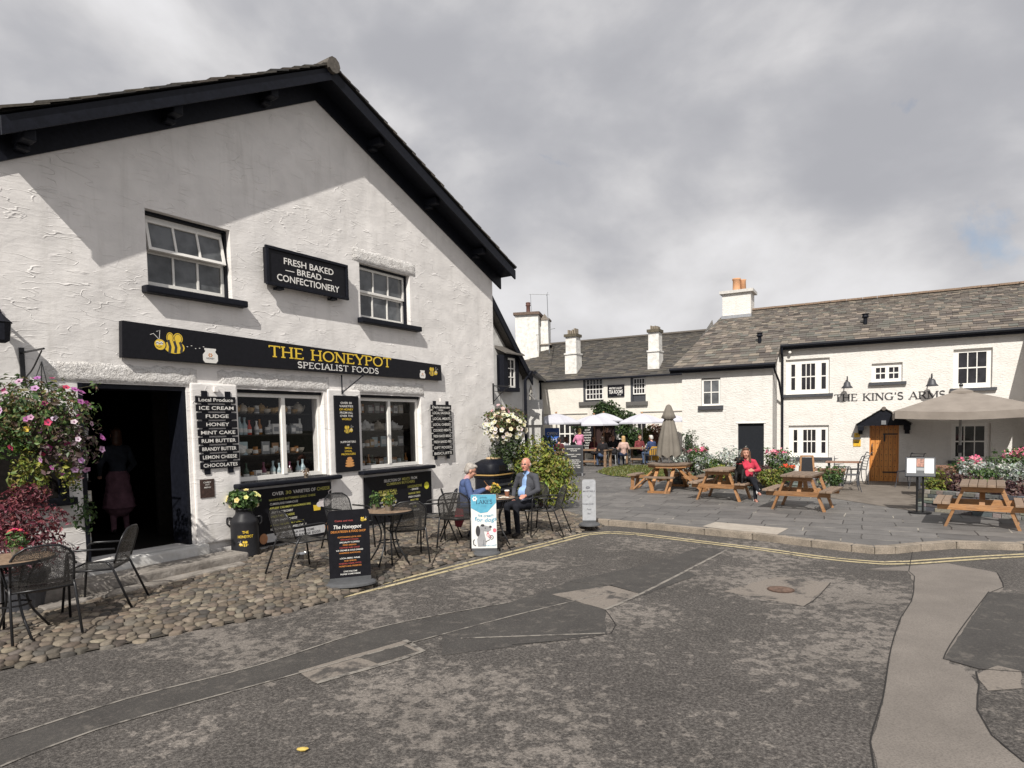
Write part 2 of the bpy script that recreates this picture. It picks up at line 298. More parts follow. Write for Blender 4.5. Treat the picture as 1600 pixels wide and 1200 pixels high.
# ------------------------------------------------------------------ mesh builder
class MB:
    def __init__(s): s.v = []; s.f = []; s.c = []; s.col = None
    def face(s, idx, col=None): s.f.append(tuple(idx)); s.c.append(col or s.col)
    def quad(s, a, b, c, d, col=None):
        n = len(s.v); s.v += [tuple(a), tuple(b), tuple(c), tuple(d)]; s.face((n, n+1, n+2, n+3), col)
    def poly(s, pts, col=None):
        n = len(s.v); s.v += [tuple(p) for p in pts]; s.face(range(n, n+len(pts)), col)
    def hexa(s, p, col=None):       # 8 corners: bottom 4 then top 4
        n = len(s.v); s.v += [tuple(q) for q in p]
        for q in ((3, 2, 1, 0), (4, 5, 6, 7), (0, 1, 5, 4), (1, 2, 6, 5), (2, 3, 7, 6), (3, 0, 4, 7)): s.face([n+i for i in q], col)
    def box(s, x0, x1, y0, y1, z0, z1, col=None):
        s.hexa([(x0, y0, z0), (x1, y0, z0), (x1, y1, z0), (x0, y1, z0), (x0, y0, z1), (x1, y0, z1), (x1, y1, z1), (x0, y1, z1)], col)
    def beam(s, a, b, w, h, up=(0, 0, 1), col=None):
        a = Vector(a); b = Vector(b); d = (b-a).normalized(); up = Vector(up)
        if abs(d.dot(up)) > .98: up = Vector((0, 1, 0))
        x = d.cross(up).normalized()*w/2; z = x.cross(d).normalized()*h/2
        s.hexa([a-x-z, a+x-z, b+x-z, b-x-z, a-x+z, a+x+z, b+x+z, b-x+z], col)
    def tube(s, pts, r, seg=8, cap=True, col=None):
        pts = [Vector(p) for p in pts]; n0 = len(s.v); k = len(pts)
        rs = r if isinstance(r, (list, tuple)) else [r]*k
        ref = None
        for i, p in enumerate(pts):
            d = (pts[min(i+1, k-1)]-pts[max(i-1, 0)]).normalized()
            if ref is None: ref = Vector((0, 0, 1)) if abs(d.z) < .9 else Vector((1, 0, 0))
            x = d.cross(ref)
            if x.length < 1e-4: x = d.cross(Vector((0, 1, 0)))
            x.normalize(); y = d.cross(x).normalized(); ref = x.cross(d)
            for j in range(seg):
                a = 2*pi*j/seg; s.v.append(tuple(p + (x*cos(a)+y*sin(a))*rs[i]))
        for i in range(k-1):
            for j in range(seg):
                a = n0+i*seg+j; b = n0+i*seg+(j+1) % seg; s.face((a, a+seg, b+seg, b), col)
        if cap:
            s.face(range(n0, n0+seg), col); s.face(reversed(range(n0+(k-1)*seg, n0+k*seg)), col)
    def lathe(s, prof, seg=24, c=(0, 0, 0), sx=1, sy=1, col=None, cap=True):
        n0 = len(s.v); k = len(prof)
        for r, z in prof:
            for j in range(seg):
                a = 2*pi*j/seg; s.v.append((c[0]+r*cos(a)*sx, c[1]+r*sin(a)*sy, c[2]+z))
        for i in range(k-1):
            for j in range(seg):
                a = n0+i*seg+j; b = n0+i*seg+(j+1) % seg; s.face((a, b, b+seg, a+seg), col)
        if cap:
            s.face(reversed(range(n0, n0+seg)), col); s.face(range(n0+(k-1)*seg, n0+k*seg), col)
    def prism(s, pts, y0, y1, col=None):      # outline in x,z extruded along y
        n = len(s.v); k = len(pts)
        s.v += [(p[0], y0, p[1]) for p in pts] + [(p[0], y1, p[1]) for p in pts]
        s.face(range(n, n+k), col); s.face(reversed(range(n+k, n+2*k)), col)
        for i in range(k): s.face((n+i, n+k+i, n+k+(i+1) % k, n+(i+1) % k), col)
    def slab(s, pts, z0, z1, col=None):       # outline in x,y extruded along z
        n = len(s.v); k = len(pts)
        s.v += [(p[0], p[1], z0) for p in pts] + [(p[0], p[1], z1) for p in pts]
        s.face(reversed(range(n, n+k)), col); s.face(range(n+k, n+2*k), col)
        for i in range(k): s.face((n+i, n+(i+1) % k, n+k+(i+1) % k, n+k+i), col)
    def ball(s, c, r, seg=10, rings=7, col=None):
        rx, ry, rz = r if isinstance(r, (list, tuple)) else (r, r, r)
        prof = [(max(1e-4, sin(pi*i/rings)), -cos(pi*i/rings)) for i in range(rings+1)]
        n0 = len(s.v)
        for q, z in prof:
            for j in range(seg):
                a = 2*pi*j/seg; s.v.append((c[0]+q*cos(a)*rx, c[1]+q*sin(a)*ry, c[2]+z*rz))
        for i in range(rings):
            for j in range(seg):
                a = n0+i*seg+j; b = n0+i*seg+(j+1) % seg; s.face((a, b, b+seg, a+seg), col)
    def build(s, name, mat, parent=None, smooth=False, bevel=0, loc=None, rotz=0):
        me = bpy.data.meshes.new(name); me.from_pydata(s.v, [], s.f)
        if any(c is not None for c in s.c):
            at = me.attributes.new('Col', 'FLOAT_COLOR', 'FACE')
            at.data.foreach_set('color', [x for c in s.c for x in ((c or (.5, .5, .5))[:3]+(1,))])
        if bevel:
            bm = bmesh.new(); bm.from_mesh(me)
            bmesh.ops.recalc_face_normals(bm, faces=bm.faces)
            bmesh.ops.bevel(bm, geom=[e for e in bm.edges if e.is_manifold and e.calc_face_angle(0) > .5], offset=bevel, segments=2, affect='EDGES', profile=.6, clamp_overlap=True)
            bm.to_mesh(me); bm.free()
        else:
            bm = bmesh.new(); bm.from_mesh(me); bmesh.ops.recalc_face_normals(bm, faces=bm.faces); bm.to_mesh(me); bm.free()
        me.materials.append(mat)
        if smooth:
            for p in me.polygons: p.use_smooth = True
        o = bpy.data.objects.new(name, me); C.objects.link(o)
        if parent: o.parent = parent
        if loc is not None: o.location = loc
        o.rotation_euler.z = rotz
        return o
def tag(o, label, cat, group=None, kind=None):
    if label: o['label'] = label
    if cat: o['category'] = cat
    if group: o['group'] = group
    if kind: o['kind'] = kind
    return o
def thing(name, label, cat, loc=(0, 0, 0), rotz=0, group=None):
    o = bpy.data.objects.new(name, None); C.objects.link(o); o.empty_display_size = .1
    o.location = loc; o.rotation_euler.z = rotz
    return tag(o, label, cat, group)
def on(frame, name, label, cat, u=0, y=0, z=0, group=None): return thing(name, label, cat, frame.P(u, y, z), frame.th, group)
KIDS = {}
def dup(root, loc, rotz, label=None, group=None):
    def cp(o, par):
        c = o.copy(); C.objects.link(c)
        if par: c.parent = par
        for ch in KIDS.setdefault(o.name, [x for x in o.children]): cp(ch, c)
        return c
    r = cp(root, None); r.location = loc; r.rotation_euler.z = rotz
    if label: r['label'] = label
    if group: r['group'] = group
    return r
def struct(o, label=None): o['kind'] = 'structure'; return o

# ------------------------------------------------------------------ lettering
def font_mesh(s):
    cu = bpy.data.curves.new('lettering_source', 'FONT'); cu.body = s; cu.size = 1; cu.resolution_u = 3; cu.offset = .012
    ob = bpy.data.objects.new('lettering_source', cu); me = bpy.data.meshes.new_from_object(ob)
    vs = [tuple(v.co) for v in me.vertices]; fs = [tuple(p.vertices) for p in me.polygons]
    bpy.data.objects.remove(ob); bpy.data.curves.remove(cu); bpy.data.meshes.remove(me)
    return vs, fs
CAPH = None
def text(mb, s, cx, cz, h, w=None, y=-.003, lean=0, arc=0):      # centred on (cx,cz); h = capital height, w = fitted width
    global CAPH
    if CAPH is None:
        v, _ = font_mesh('H'); CAPH = max(p[1] for p in v)
    vs, fs = font_mesh(s)
    if not vs: return
    x0 = min(p[0] for p in vs); x1 = max(p[0] for p in vs); k = h/CAPH
    kx = k if w is None else w/(x1-x0)
    n = len(mb.v)
    for p in vs:
        x = (p[0]-(x0+x1)/2)*kx; z = (p[1]-CAPH/2)*k
        mb.v.append((cx+x+lean*z, y, cz+z-arc*x*x))
    for f in fs: mb.face([n+i for i in f])
def ell(cx, cy, rx, ry, a0, a1, n=14): return [(cx+rx*cos(rad(a0+(a1-a0)*i/n)), cy+ry*sin(rad(a0+(a1-a0)*i/n))) for i in range(n+1)]
GL = {
 'T': (.74, [([(.37, 0), (.37, 1)], 1), ([(.03, .97), (.71, .97)], 0), ([(.05, 1), (.05, .82)], .2), ([(.69, 1), (.69, .82)], .2)], [(.37, 0)]),
 'H': (.84, [([(.16, 0), (.16, 1)], 1), ([(.68, 0), (.68, 1)], 1), ([(.16, .52), (.68, .52)], 0)], [(.16, 0), (.16, 1), (.68, 0), (.68, 1)]),
 'E': (.68, [([(.16, 0), (.16, 1)], 1), ([(.16, .03), (.6, .03)], 0), ([(.16, .52), (.5, .52)], 0), ([(.16, .97), (.58, .97)], 0), ([(.6, 0), (.6, .2)], .2), ([(.57, 1), (.57, .82)], .2)], [(.16, 0), (.16, 1)]),
 'F': (.62, [([(.16, 0), (.16, 1)], 1), ([(.16, .5), (.48, .5)], 0), ([(.16, .97), (.57, .97)], 0), ([(.56, 1), (.56, .82)], .2)], [(.16, 0), (.16, 1)]),
 'O': (.88, [(ell(.44, .5, .36, .47, 0, 360, 26), None)], []),
 'N': (.86, [([(.14, 0), (.14, 1)], .3), ([(.72, 0), (.72, 1)], .3), ([(.14, .98), (.72, .02)], 1)], [(.14, 0), (.12, 1), (.72, 1)]),
 'Y': (.78, [([(.08, 1), (.39, .45)], 1), ([(.7, 1), (.39, .45)], .25), ([(.39, .47), (.39, 0)], 1)], [(.08, 1), (.7, 1), (.39, 0)]),
 'P': (.68, [([(.16, 0), (.16, 1)], 1), ([(.16, .97), (.36, .97)]+ell(.36, .735, .24, .235, 90, -90, 10)+[(.16, .5)], None)], [(.16, 0), (.16, 1)]),
 'R': (.76, [([(.16, 0), (.16, 1)], 1), ([(.16, .97), (.36, .97)]+ell(.36, .745, .23, .225, 90, -90, 10)+[(.16, .52)], None), ([(.36, .52), (.66, .02)], 1)], [(.16, 0), (.16, 1), (.68, 0)]),
 'S': (.62, [(ell(.31, .745, .21, .225, 25, 270, 14)+ell(.31, .265, .23, .235, 90, -155, 14)[1:], 2)], []),
 'C': (.80, [(ell(.44, .5, .36, .47, 48, 312, 22), None), ([(.69, .98), (.69, .72)], .2)], []),
 'G': (.86, [(ell(.44, .5, .36, .47, 48, 318, 22), None), ([(.69, .98), (.69, .72)], .2), ([(.70, .04), (.70, .42)], 1)], [(.70, .42)]),
 'I': (.36, [([(.18, 0), (.18, 1)], 1)], [(.18, 0), (.18, 1)]),
 'A': (.82, [([(.41, 1), (.09, 0)], .3), ([(.41, 1), (.73, 0)], 1), ([(.2, .33), (.6, .33)], 0)], [(.09, 0), (.73, 0)]),
 'L': (.64, [([(.16, 0), (.16, 1)], 1), ([(.16, .03), (.58, .03)], 0), ([(.58, 0), (.58, .22)], .2)], [(.16, 0), (.16, 1)]),
 'D': (.84, [([(.16, 0), (.16, 1)], 1), ([(.16, .97), (.36, .97)]+ell(.36, .5, .38, .47, 90, -90, 14)+[(.16, .03)], None)], [(.16, 0), (.16, 1)]),
 'K': (.80, [([(.16, 0), (.16, 1)], 1), ([(.64, 1), (.18, .42)], .25), ([(.32, .6), (.70, .02)], 1)], [(.16, 0), (.16, 1), (.66, 1), (.70, 0)]),
 'M': (1.0, [([(.14, 0), (.14, 1)], .3), ([(.86, 0), (.86, 1)], 1), ([(.14, 1), (.5, .08)], 1), ([(.86, 1), (.5, .08)], .25)], [(.14, 0), (.12, 1), (.86, 0), (.88, 1)]),
 "'": (.26, [([(.13, 1), (.13, .72)], .8)], []), ' ': (.42, [], [])}
def serif(mb, s, x0, x1, cz, h, y=-.003, T=.17, th=.07):
    wid = sum(GL[c][0] for c in s); kx = (x1-x0)/wid; k = h; x = x0; step = 0
    def stroke(pts, tk):
        nonlocal step
        P = [Vector((p[0]*kx+x, p[1]*k+cz-h/2)) for p in pts]
        L = []; 
        for i, p in enumerate(P):
            d = (P[min(i+1, len(P)-1)]-P[max(i-1, 0)]).normalized(); nn = Vector((-d.y, d.x))
            w = th+(T-th)*(abs(d.y) if tk is None else (abs(d.x)*.8+.2 if tk == 2 else tk))
            L.append((p+nn*w*h/2, p-nn*w*h/2))
        step += 1; yy = y-.00025*(step % 6)
        n = len(mb.v)
        for a, b in L: mb.v += [(a.x, yy, a.y), (b.x, yy, b.y)]
        for i in range(len(L)-1): mb.face((n+2*i, n+2*i+1, n+2*i+3, n+2*i+2))
    for c in s:
        w, st, sf = GL[c]
        for pts, tk in st: stroke(pts, tk)
        for sx, sz in sf:
            zz = .03 if sz < .1 else (.97 if sz > .9 else sz); stroke([(sx-.13, zz), (sx+.13, zz)], 0)
        x += w*kx
def disc(mb, cx, cz, rx, rz, y, n=16, a0=0, a1=360):
    mb.poly([(cx+rx*cos(rad(a0+(a1-a0)*i/n)), y, cz+rz*sin(rad(a0+(a1-a0)*i/n))) for i in range(n if a1-a0 == 360 else n+1)])
def ring2(mb, pts, w, y):      # flat ribbon through 2-D points
    P = [Vector(p) for p in pts]; n = len(mb.v)
    for i, p in enumerate(P):
        d = (P[min(i+1, len(P)-1)]-P[max(i-1, 0)]).normalized(); q = Vector((-d.y, d.x))*w/2
        mb.v += [(p.x+q.x, y, p.y+q.y), (p.x-q.x, y, p.y-q.y)]
    for i in range(len(P)-1): mb.face((n+2*i, n+2*i+1, n+2*i+3, n+2*i+2))

# ------------------------------------------------------------------ foliage
def vary(c, rng, a=.35, hue=.10):
    k = 1+rng.uniform(-a, a); return tuple(max(0, min(1, x*k*(1+rng.uniform(-hue, hue)))) for x in c)
def leaves(mb, c, r, n, size, cols, seed, shell=.35, droop=0, aspect=.55):
    rng = random.Random(seed)
    for _ in range(n):
        while True:
            q = Vector((rng.uniform(-1, 1), rng.uniform(-1, 1), rng.uniform(-1, 1)))
            if shell**2 < q.length_squared < 1: break
        # lumpy outline
        lump = 1 + .16*sin(q.x*5+seed) * cos(q.y*6+seed*2) + .12*sin(q.z*7+seed*3+q.x*4)
        p = Vector((c[0]+q.x*r[0]*lump, c[1]+q.y*r[1]*lump, c[2]+q.z*r[2]*lump))
        leaf(mb, p, q+Vector((0, 0, .4)), size*rng.choice((.5, .7, .9, 1.1, 1.5))*rng.uniform(.8, 1.2), vary(rng.choice(cols), rng), rng, aspect, droop)
def leaf(mb, p, nrm, s, col, rng, aspect=.55, droop=0):
    nrm = (nrm.normalized()+Vector((rng.uniform(-1, 1), rng.uniform(-1, 1), rng.uniform(-1, 1)))*.8)
    if nrm.length < 1e-3: nrm = Vector((0, 0, 1))
    nrm.normalize(); t = nrm.orthogonal().normalized(); t.rotate(Matrix.Rotation(rng.uniform(0, 6.28), 3, nrm)); b = nrm.cross(t)
    t = t*s*.5; b = b*s*.5*aspect; k = nrm*s*.1
    mb.quad(p-t, p-b+k, p+t-k*droop, p+b+k, col)
def flower(mb, p, nrm, s, col, eye, rng, n=5):
    nrm = nrm.normalized(); t = nrm.orthogonal().normalized(); b = nrm.cross(t); c = vary(col, rng, .15)
    ring = [p + (t*cos(2*pi*i/n/2)+b*sin(2*pi*i/n/2))*s*(.5 if i % 2 == 0 else .38) + nrm*s*.12 for i in range(2*n)]
    for i in range(2*n): mb.poly([p, ring[i], ring[(i+1) % (2*n)]], c)
    if eye:
        q = p+nrm*s*.10; mb.poly([q+(t*cos(2*pi*i/5)+b*sin(2*pi*i/5))*s*.14 for i in range(5)], eye)
def scatter_flowers(mb, c, r, n, size, cols, eye, seed, up=.3, face=None):
    rng = random.Random(seed)
    for _ in range(n):
        q = Vector((rng.gauss(0, 1), rng.gauss(0, 1), rng.gauss(0, 1)+up)).normalized()
        if face is not None and q.dot(face) < -.25: q = -q
        p = Vector((c[0]+q.x*r[0], c[1]+q.y*r[1], c[2]+q.z*r[2]))
        flower(mb, p, q+Vector((0, -.5, .4)), size*rng.uniform(.75, 1.25), rng.choice(cols), eye, rng)

# ------------------------------------------------------------------ slates and walls with openings
def slates(mb, e0, e1, r1, r0, rows, w, cols, seed, th=.018, frac=.55):
    rng = random.Random(seed); e0, e1, r0, r1 = map(Vector, (e0, e1, r0, r1))
    nrm = (e1-e0).cross(r0-e0).normalized()
    if nrm.z < 0: nrm = -nrm
    tt = [1-(1-i/rows)**(1.0+.0) for i in range(rows+1)]
    # courses grow smaller towards the ridge
    wts = [1.35-.7*i/rows for i in range(rows)]; tot = sum(wts); acc = 0; tt = [0]
    for q in wts: acc += q/tot; tt.append(acc)
    for i in range(rows):
        t0, t1 = tt[i], min(1, tt[i+1]+(tt[i+1]-tt[i])*.35)
        L0, R0 = e0.lerp(r0, t0), e1.lerp(r1, t0); L1, R1 = e0.lerp(r0, t1), e1.lerp(r1, t1)
        ln = (R0-L0).length; x = -rng.uniform(0, w)*.5; ww = w*wts[i]/1.0
        while x < ln:
            k = ww*rng.uniform(.65, 1.45); a = max(0, x/ln); b = min(1, (x+k-.006)/ln)
            if b > a:
                c = rng.choice(cols); c = vary(c, rng, .16, .02); lift = th*rng.uniform(.8, 1.9); dn = (L0-L1).normalized()*rng.uniform(-.008, .012)
                A, B = L0.lerp(R0, a)+nrm*lift+dn, L0.lerp(R0, b)+nrm*lift*rng.uniform(.85, 1.1)+dn
                Cc, Dd = L1.lerp(R1, b)+nrm*.004, L1.lerp(R1, a)+nrm*.004
                mb.quad(A, B, Cc, Dd, c); mb.quad(A-nrm*th*1.3, B-nrm*th*1.3, B, A, tuple(q*.8 for q in c))
                mb.quad(A-nrm*th*1.3, A, Dd, Dd-nrm*th, c); mb.quad(B, B-nrm*th*1.3, Cc-nrm*th, Cc, c)
            x += k
    mb.quad(e0-nrm*.02, e1-nrm*.02, r1-nrm*.02, r0-nrm*.02, (.03, .03, .03))
def wall_holes(outline, holes, depth=.35, reveal=.14):   # outline in (u,z); front face at y=0
    bm = bmesh.new(); edges = []
    def loop(pts, y=0):
        vs = [bm.verts.new((p[0], y, p[1])) for p in pts]
        es = [bm.edges.new((vs[i], vs[(i+1) % len(vs)])) for i in range(len(vs))]
        return vs, es
    _, es = loop(outline); edges += es
    rects = [[(a, c), (b, c), (b, d), (a, d)] for a, b, c, d in holes]
    for h in rects: edges += loop(h)[1]
    bmesh.ops.triangle_fill(bm, use_beauty=True, use_dissolve=False, edges=edges)
    mb = MB()
    for f in bm.faces: mb.poly([tuple(v.co) for v in f.verts])
    bm.free()
    for h in rects:
        for i in range(4):
            a, b = h[i], h[(i+1) % 4]
            mb.quad((a[0], 0, a[1]), (b[0], 0, b[1]), (b[0], reveal+.2, b[1]), (a[0], reveal+.2, a[1]))
    k = len(outline)
    for i in range(k):
        a, b = outline[i], outline[(i+1) % k]
        mb.quad((a[0], 0, a[1]), (b[0], 0, b[1]), (b[0], depth, b[1]), (a[0], depth, a[1]))
    return mb
def sash(parent, u0, u1, z0, z1, cols, rows, y, bar=.022, fr=.05, mat=None, gl=None, name='window', th=.04):
    mb = MB(); mat = mat or WHITEP
    mb.box(u0, u0+fr, y, y+th, z0, z1); mb.box(u1-fr, u1, y, y+th, z0, z1)
    mb.box(u0+fr, u1-fr, y, y+th, z0, z0+fr); mb.box(u0+fr, u1-fr, y, y+th, z1-fr, z1)
    for i in range(1, cols):
        u = u0+fr+(u1-u0-2*fr)*i/cols; mb.box(u-bar/2, u+bar/2, y+.006, y+th-.006, z0+fr, z1-fr)
    for i in range(1, rows):
        z = z0+fr+(z1-z0-2*fr)*i/rows; mb.box(u0+fr, u1-fr, y+.004, y+th-.004, z-bar/2, z+bar/2)
    f = mb.build(name, mat, parent)
    g = MB(); g.quad((u0+fr, y+th*.6, z0+fr), (u1-fr, y+th*.6, z0+fr), (u1-fr, y+th*.6, z1-fr), (u0+fr, y+th*.6, z1-fr))
    g.build('pane', gl or DGLASS, f)
    return f

# ================================================================== THE SETTING: ground, road, pavements
RZ = -.10
g = MB(); g.quad((-900, -300, -.16), (900, -300, -.16), (900, 1500, -.16), (-900, 1500, -.16))
struct(g.build('ground', MATS['open_ground']))
g = MB(); g.quad((-40, -25, RZ), (45, -25, RZ), (45, 40, RZ), (-40, 40, RZ)); struct(g.build('road', MATS['asphalt']))
def gpts(pts, z): return [G(x, y, z) for x, y in pts]
def patch(name, pts, mat, lift=.004, kind='structure', z=RZ):
    g = MB(); g.poly([(p.x, p.y, z+lift) for p in gpts(pts, z)]); o = g.build(name, MATS.get(mat, mat) if isinstance(mat, str) else mat); o['kind'] = kind; return o
def wob(pts, step=.12, amp=.02, seed=1):
    rng = random.Random(seed); out = []
    for i in range(len(pts)):
        a, b = Vector(pts[i]), Vector(pts[(i+1) % len(pts)]); n = max(1, int((b-a).length/step))
        for k in range(n):
            p = a.lerp(b, k/n); d = (b-a).normalized(); q = Vector((-d.y, d.x))*rng.uniform(-amp, amp); out.append((p.x+q.x, p.y+q.y))
    return out
def sheet(name, pts2, mat, z):
    bm = bmesh.new(); vs = [bm.verts.new((p[0], p[1], z)) for p in pts2]
    es = [bm.edges.new((vs[i], vs[(i+1) % len(vs)])) for i in range(len(vs))]
    bmesh.ops.triangle_fill(bm, use_beauty=True, edges=es)
    for f in bm.faces:
        if f.normal.z < 0: f.normal_flip()
    me = bpy.data.meshes.new(name); bm.to_mesh(me); bm.free(); me.materials.append(MATS[mat])
    o = bpy.data.objects.new(name, me); C.objects.link(o); return struct(o)
def pix2(pts, z): return [(p.x, p.y) for p in gpts(pts, z)]
def roadsheet(name, pix, mat, lift, amp=.02, seed=1): return sheet(name, wob(pix2(pix, RZ), .1, amp, seed), mat, RZ+lift)
roadsheet('pale_asphalt_strip', [(1345, 890), (1420, 893), (1428, 912), (1424, 940), (1408, 965), (1392, 1015), (1380, 1090), (1360, 1160), (1375, 1230), (1680, 1230), (1600, 1192), (1550, 1150), (1527, 1110), (1530, 1070), (1500, 1042), (1480, 1036), (1530, 962), (1568, 918), (1558, 895), (1480, 880)], 'asphalt_pale', .002, .012, 3)
roadsheet('dark_asphalt_patch', [(1545, 925), (1640, 930), (1640, 1052), (1530, 1046), (1474, 1030)], 'asphalt_fresh', .003, .006, 4)
roadsheet('asphalt_trench_strip', [(-200, 1215), (0, 1156), (200, 1092), (400, 1041), (600, 979), (800, 941), (900, 905), (1000, 885), (1095, 855), (1135, 859), (1030, 905), (945, 928), (800, 963), (620, 1011), (400, 1071), (150, 1141), (0, 1199), (-200, 1270)], 'asphalt_fresh', .002, .006, 5)
roadsheet('dark_asphalt_patch', [(690, 985), (860, 930), (945, 952), (948, 990), (800, 1010), (690, 1025)], 'asphalt_fresh', .003, .015, 6)
roadsheet('dark_asphalt_patch', [(890, 909), (1035, 878), (1090, 899), (1005, 930), (955, 916)], 'asphalt_fresh', .0045, .006, 7)
roadsheet('pale_concrete_patch', [(862, 929), (955, 915), (1003, 929), (946, 953)], 'concrete_pale', .0045, .006, 8)
roadsheet('pale_concrete_patch', [(1130, 924), (1215, 900), (1298, 911), (1256, 948)], 'concrete_pale', .002, .02, 9)
roadsheet('pale_concrete_patch', [(466, 1049), (632, 1001), (661, 1018), (494, 1068)], 'concrete_pale', .003, .006, 10)
roadsheet('dark_asphalt_patch', [(560, 1028), (628, 1008), (652, 1019), (590, 1037)], 'asphalt_fresh', .0045, .008, 11)
roadsheet('pale_concrete_patch', [(1525, 1055), (1560, 1040), (1600, 1050), (1595, 1075), (1545, 1080)], 'concrete_pale', .004, .02, 12)
def ribbon(name, pts, w, mat, z, kind='structure'):
    g = MB(); P = [Vector((p[0], p[1], 0)) for p in pts]
    # smooth resample
    Q = []
    for i in range(len(P)-1):
        n = max(1, int((P[i+1]-P[i]).length/.25))
        a, b, c, d = P[max(i-1, 0)], P[i], P[i+1], P[min(i+2, len(P)-1)]
        for k in range(n):
            t = k/n; Q.append(.5*((2*b)+(-a+c)*t+(2*a-5*b+4*c-d)*t*t+(-a+3*b-3*c+d)*t**3))
    Q.append(P[-1]); L = []
    for i, p in enumerate(Q):
        d = (Q[min(i+1, len(Q)-1)]-Q[max(i-1, 0)]).normalized(); n = Vector((-d.y, d.x, 0))*w/2; L.append((p+n, p-n))
    for i in range(len(L)-1):
        a, b = L[i], L[i+1]; g.quad((a[0].x, a[0].y, z), (b[0].x, b[0].y, z), (b[1].x, b[1].y, z), (a[1].x, a[1].y, z))
    o = g.build(name, MATS[mat]); o['kind'] = kind; return o
yl = pix2([(448, 955), (520, 937), (600, 918), (740, 882), (880, 846), (920, 836), (950, 833.5), (990, 835.5), (1100, 849), (1190, 860), (1267, 871), (1330, 878), (1382, 882), (1430, 881), (1500, 876), (1600, 870), (1800, 861)], RZ)
def offs(pts, d):
    out = []
    for i, p in enumerate(pts):
        a, b = Vector(pts[max(i-1, 0)]), Vector(pts[min(i+1, len(pts)-1)]); t = (b-a).normalized(); out.append((p[0]-t.y*d, p[1]+t.x*d))
    return out
ribbon('yellow_line', yl, .07, 'yellow_line', RZ+.005); ribbon('yellow_line', offs(yl, .15), .07, 'yellow_line', RZ+.005)
ribbon('seam_line', pix2([(0, 1156), (200, 1092), (400, 1041), (600, 979), (800, 941)], RZ), .024, 'seam_line', RZ+.006)
ribbon('seam_line', pix2([(0, 1199), (150, 1141), (400, 1071), (620, 1011), (800, 963), (945, 928)], RZ), .024, 'seam_line', RZ+.006)
ribbon('seam_line', pix2([(945, 953), (1000, 929), (1135, 860)], RZ), .04, 'seam_line', RZ+.006)
ribbon('seam_line', pix2([(494, 1068), (661, 1018), (632, 1001)], RZ), .05, 'seam_line', RZ+.006)
ribbon('seam_line', pix2([(720, 998), (945, 990)], RZ), .03, 'seam_line', RZ+.006)
def dark_seam(pts): ribbon('seam_line', pix2(pts, RZ), .010, 'asphalt_fresh_dark', RZ+.0065)
t_ = NT('asphalt_fresh_dark'); MATS['asphalt_fresh_dark'] = t_.fin((.018, .016, .015), .9)
dark_seam([(1345, 890), (1420, 893), (1428, 912), (1424, 940), (1408, 965), (1392, 1015), (1380, 1090), (1360, 1160), (1375, 1230)]); dark_seam([(1600, 1192), (1550, 1150), (1527, 1110), (1530, 1070), (1525, 1050)]); dark_seam([(1545, 925), (1474, 1030), (1530, 1046), (1640, 1054)])
dark_seam([(1558, 895), (1568, 918), (1548, 926)]); dark_seam([(1298, 911), (1256, 948), (1190, 940)]); dark_seam([(945, 953), (955, 990), (800, 1008)]); dark_seam([(1420, 893), (1426, 860)])
# manhole
p = G(1220, 922, RZ); mh = thing('manhole_cover', 'small rusty round metal cover set in the pale concrete patch of the road', 'manhole cover', (p.x, p.y, RZ+.005))
g = MB(); g.lathe([(.15, 0), (.15, .006), (.135, .006)], 28); g.build('frame', flat('rust_iron', (.085, .05, .036), .8, .2, var=.4), mh)
g = MB(); g.lathe([(.13, 0), (.13, .009), (.03, .009), (.028, .005)], 28); g.build('cover', flat('rust_brown', (.13, .082, .06), .8, .1, var=.4), mh)
p = G(473, 1175, RZ); g = MB(); g.lathe([(.001, .0), (.025, .004), (.03, .012), (.001, .02)], 7, sx=1.3, sy=.8); tag(g.build('fallen_leaf', flat('fallen_leaf_yellow', (.55, .40, .10), .7), None, loc=(p.x, p.y, RZ+.01)), 'tiny curled yellow leaf lying on the asphalt at the front', 'leaf')
# pavement of the square + kerb
KERB = [(1.30, 12.75)] + pix2([(928, 812), (950, 813.5), (1010, 818), (1100, 827), (1175, 834), (1267, 845), (1330, 852), (1367, 855.5), (1400, 855), (1440, 851), (1495, 847), (1600, 850)], 0) + [(9.5, 9.9), (14, 10.9), (30, 14)]
PAVE = KERB + [(45, 20), (60, 70), (-30, 70), (-30, 30), (-12, 23), (-1.0, 15.3), (.8, 14.2)]
sheet('pavement', PAVE, 'slate_flags', 0.0)
def kerb():
    g = MB(); rng = random.Random(2); P = [Vector((x, y, 0)) for x, y in KERB]; inner = [Vector((x, y, 0)) for x, y in offs(KERB, .17)]
    for i in range(len(P)-1):
        L = (P[i+1]-P[i]).length; n = max(1, round(L/.85))
        for k in range(n):
            a, b = k/n+.004, (k+1)/n-.006; z = .004+rng.uniform(0, .008)
            o0, o1, i0, i1 = P[i].lerp(P[i+1], a), P[i].lerp(P[i+1], b), inner[i].lerp(inner[i+1], a), inner[i].lerp(inner[i+1], b)
            g.hexa([(q.x, q.y, RZ-.03) for q in (o0, o1, i1, i0)] + [(q.x, q.y, z) for q in (o0, o1, i1, i0)])
    return struct(g.build('kerb', MATS['kerb_stone'], bevel=.022))
kerb()
patch('pale_slab', [(1118, 816), (1232, 826), (1212, 837), (1097, 823)], 'pale_slab', .006, z=0)
patch('terrace_path', [(1296, 778), (1306, 764), (1340, 750), (1352, 748), (1418, 749), (1450, 778), (1436, 800)], 'terrace_paving', .006, z=0)
patch('terrace_path', [(1418, 749), (1600, 760), (1600, 790), (1455, 785)], 'terrace_paving', .010, z=0)

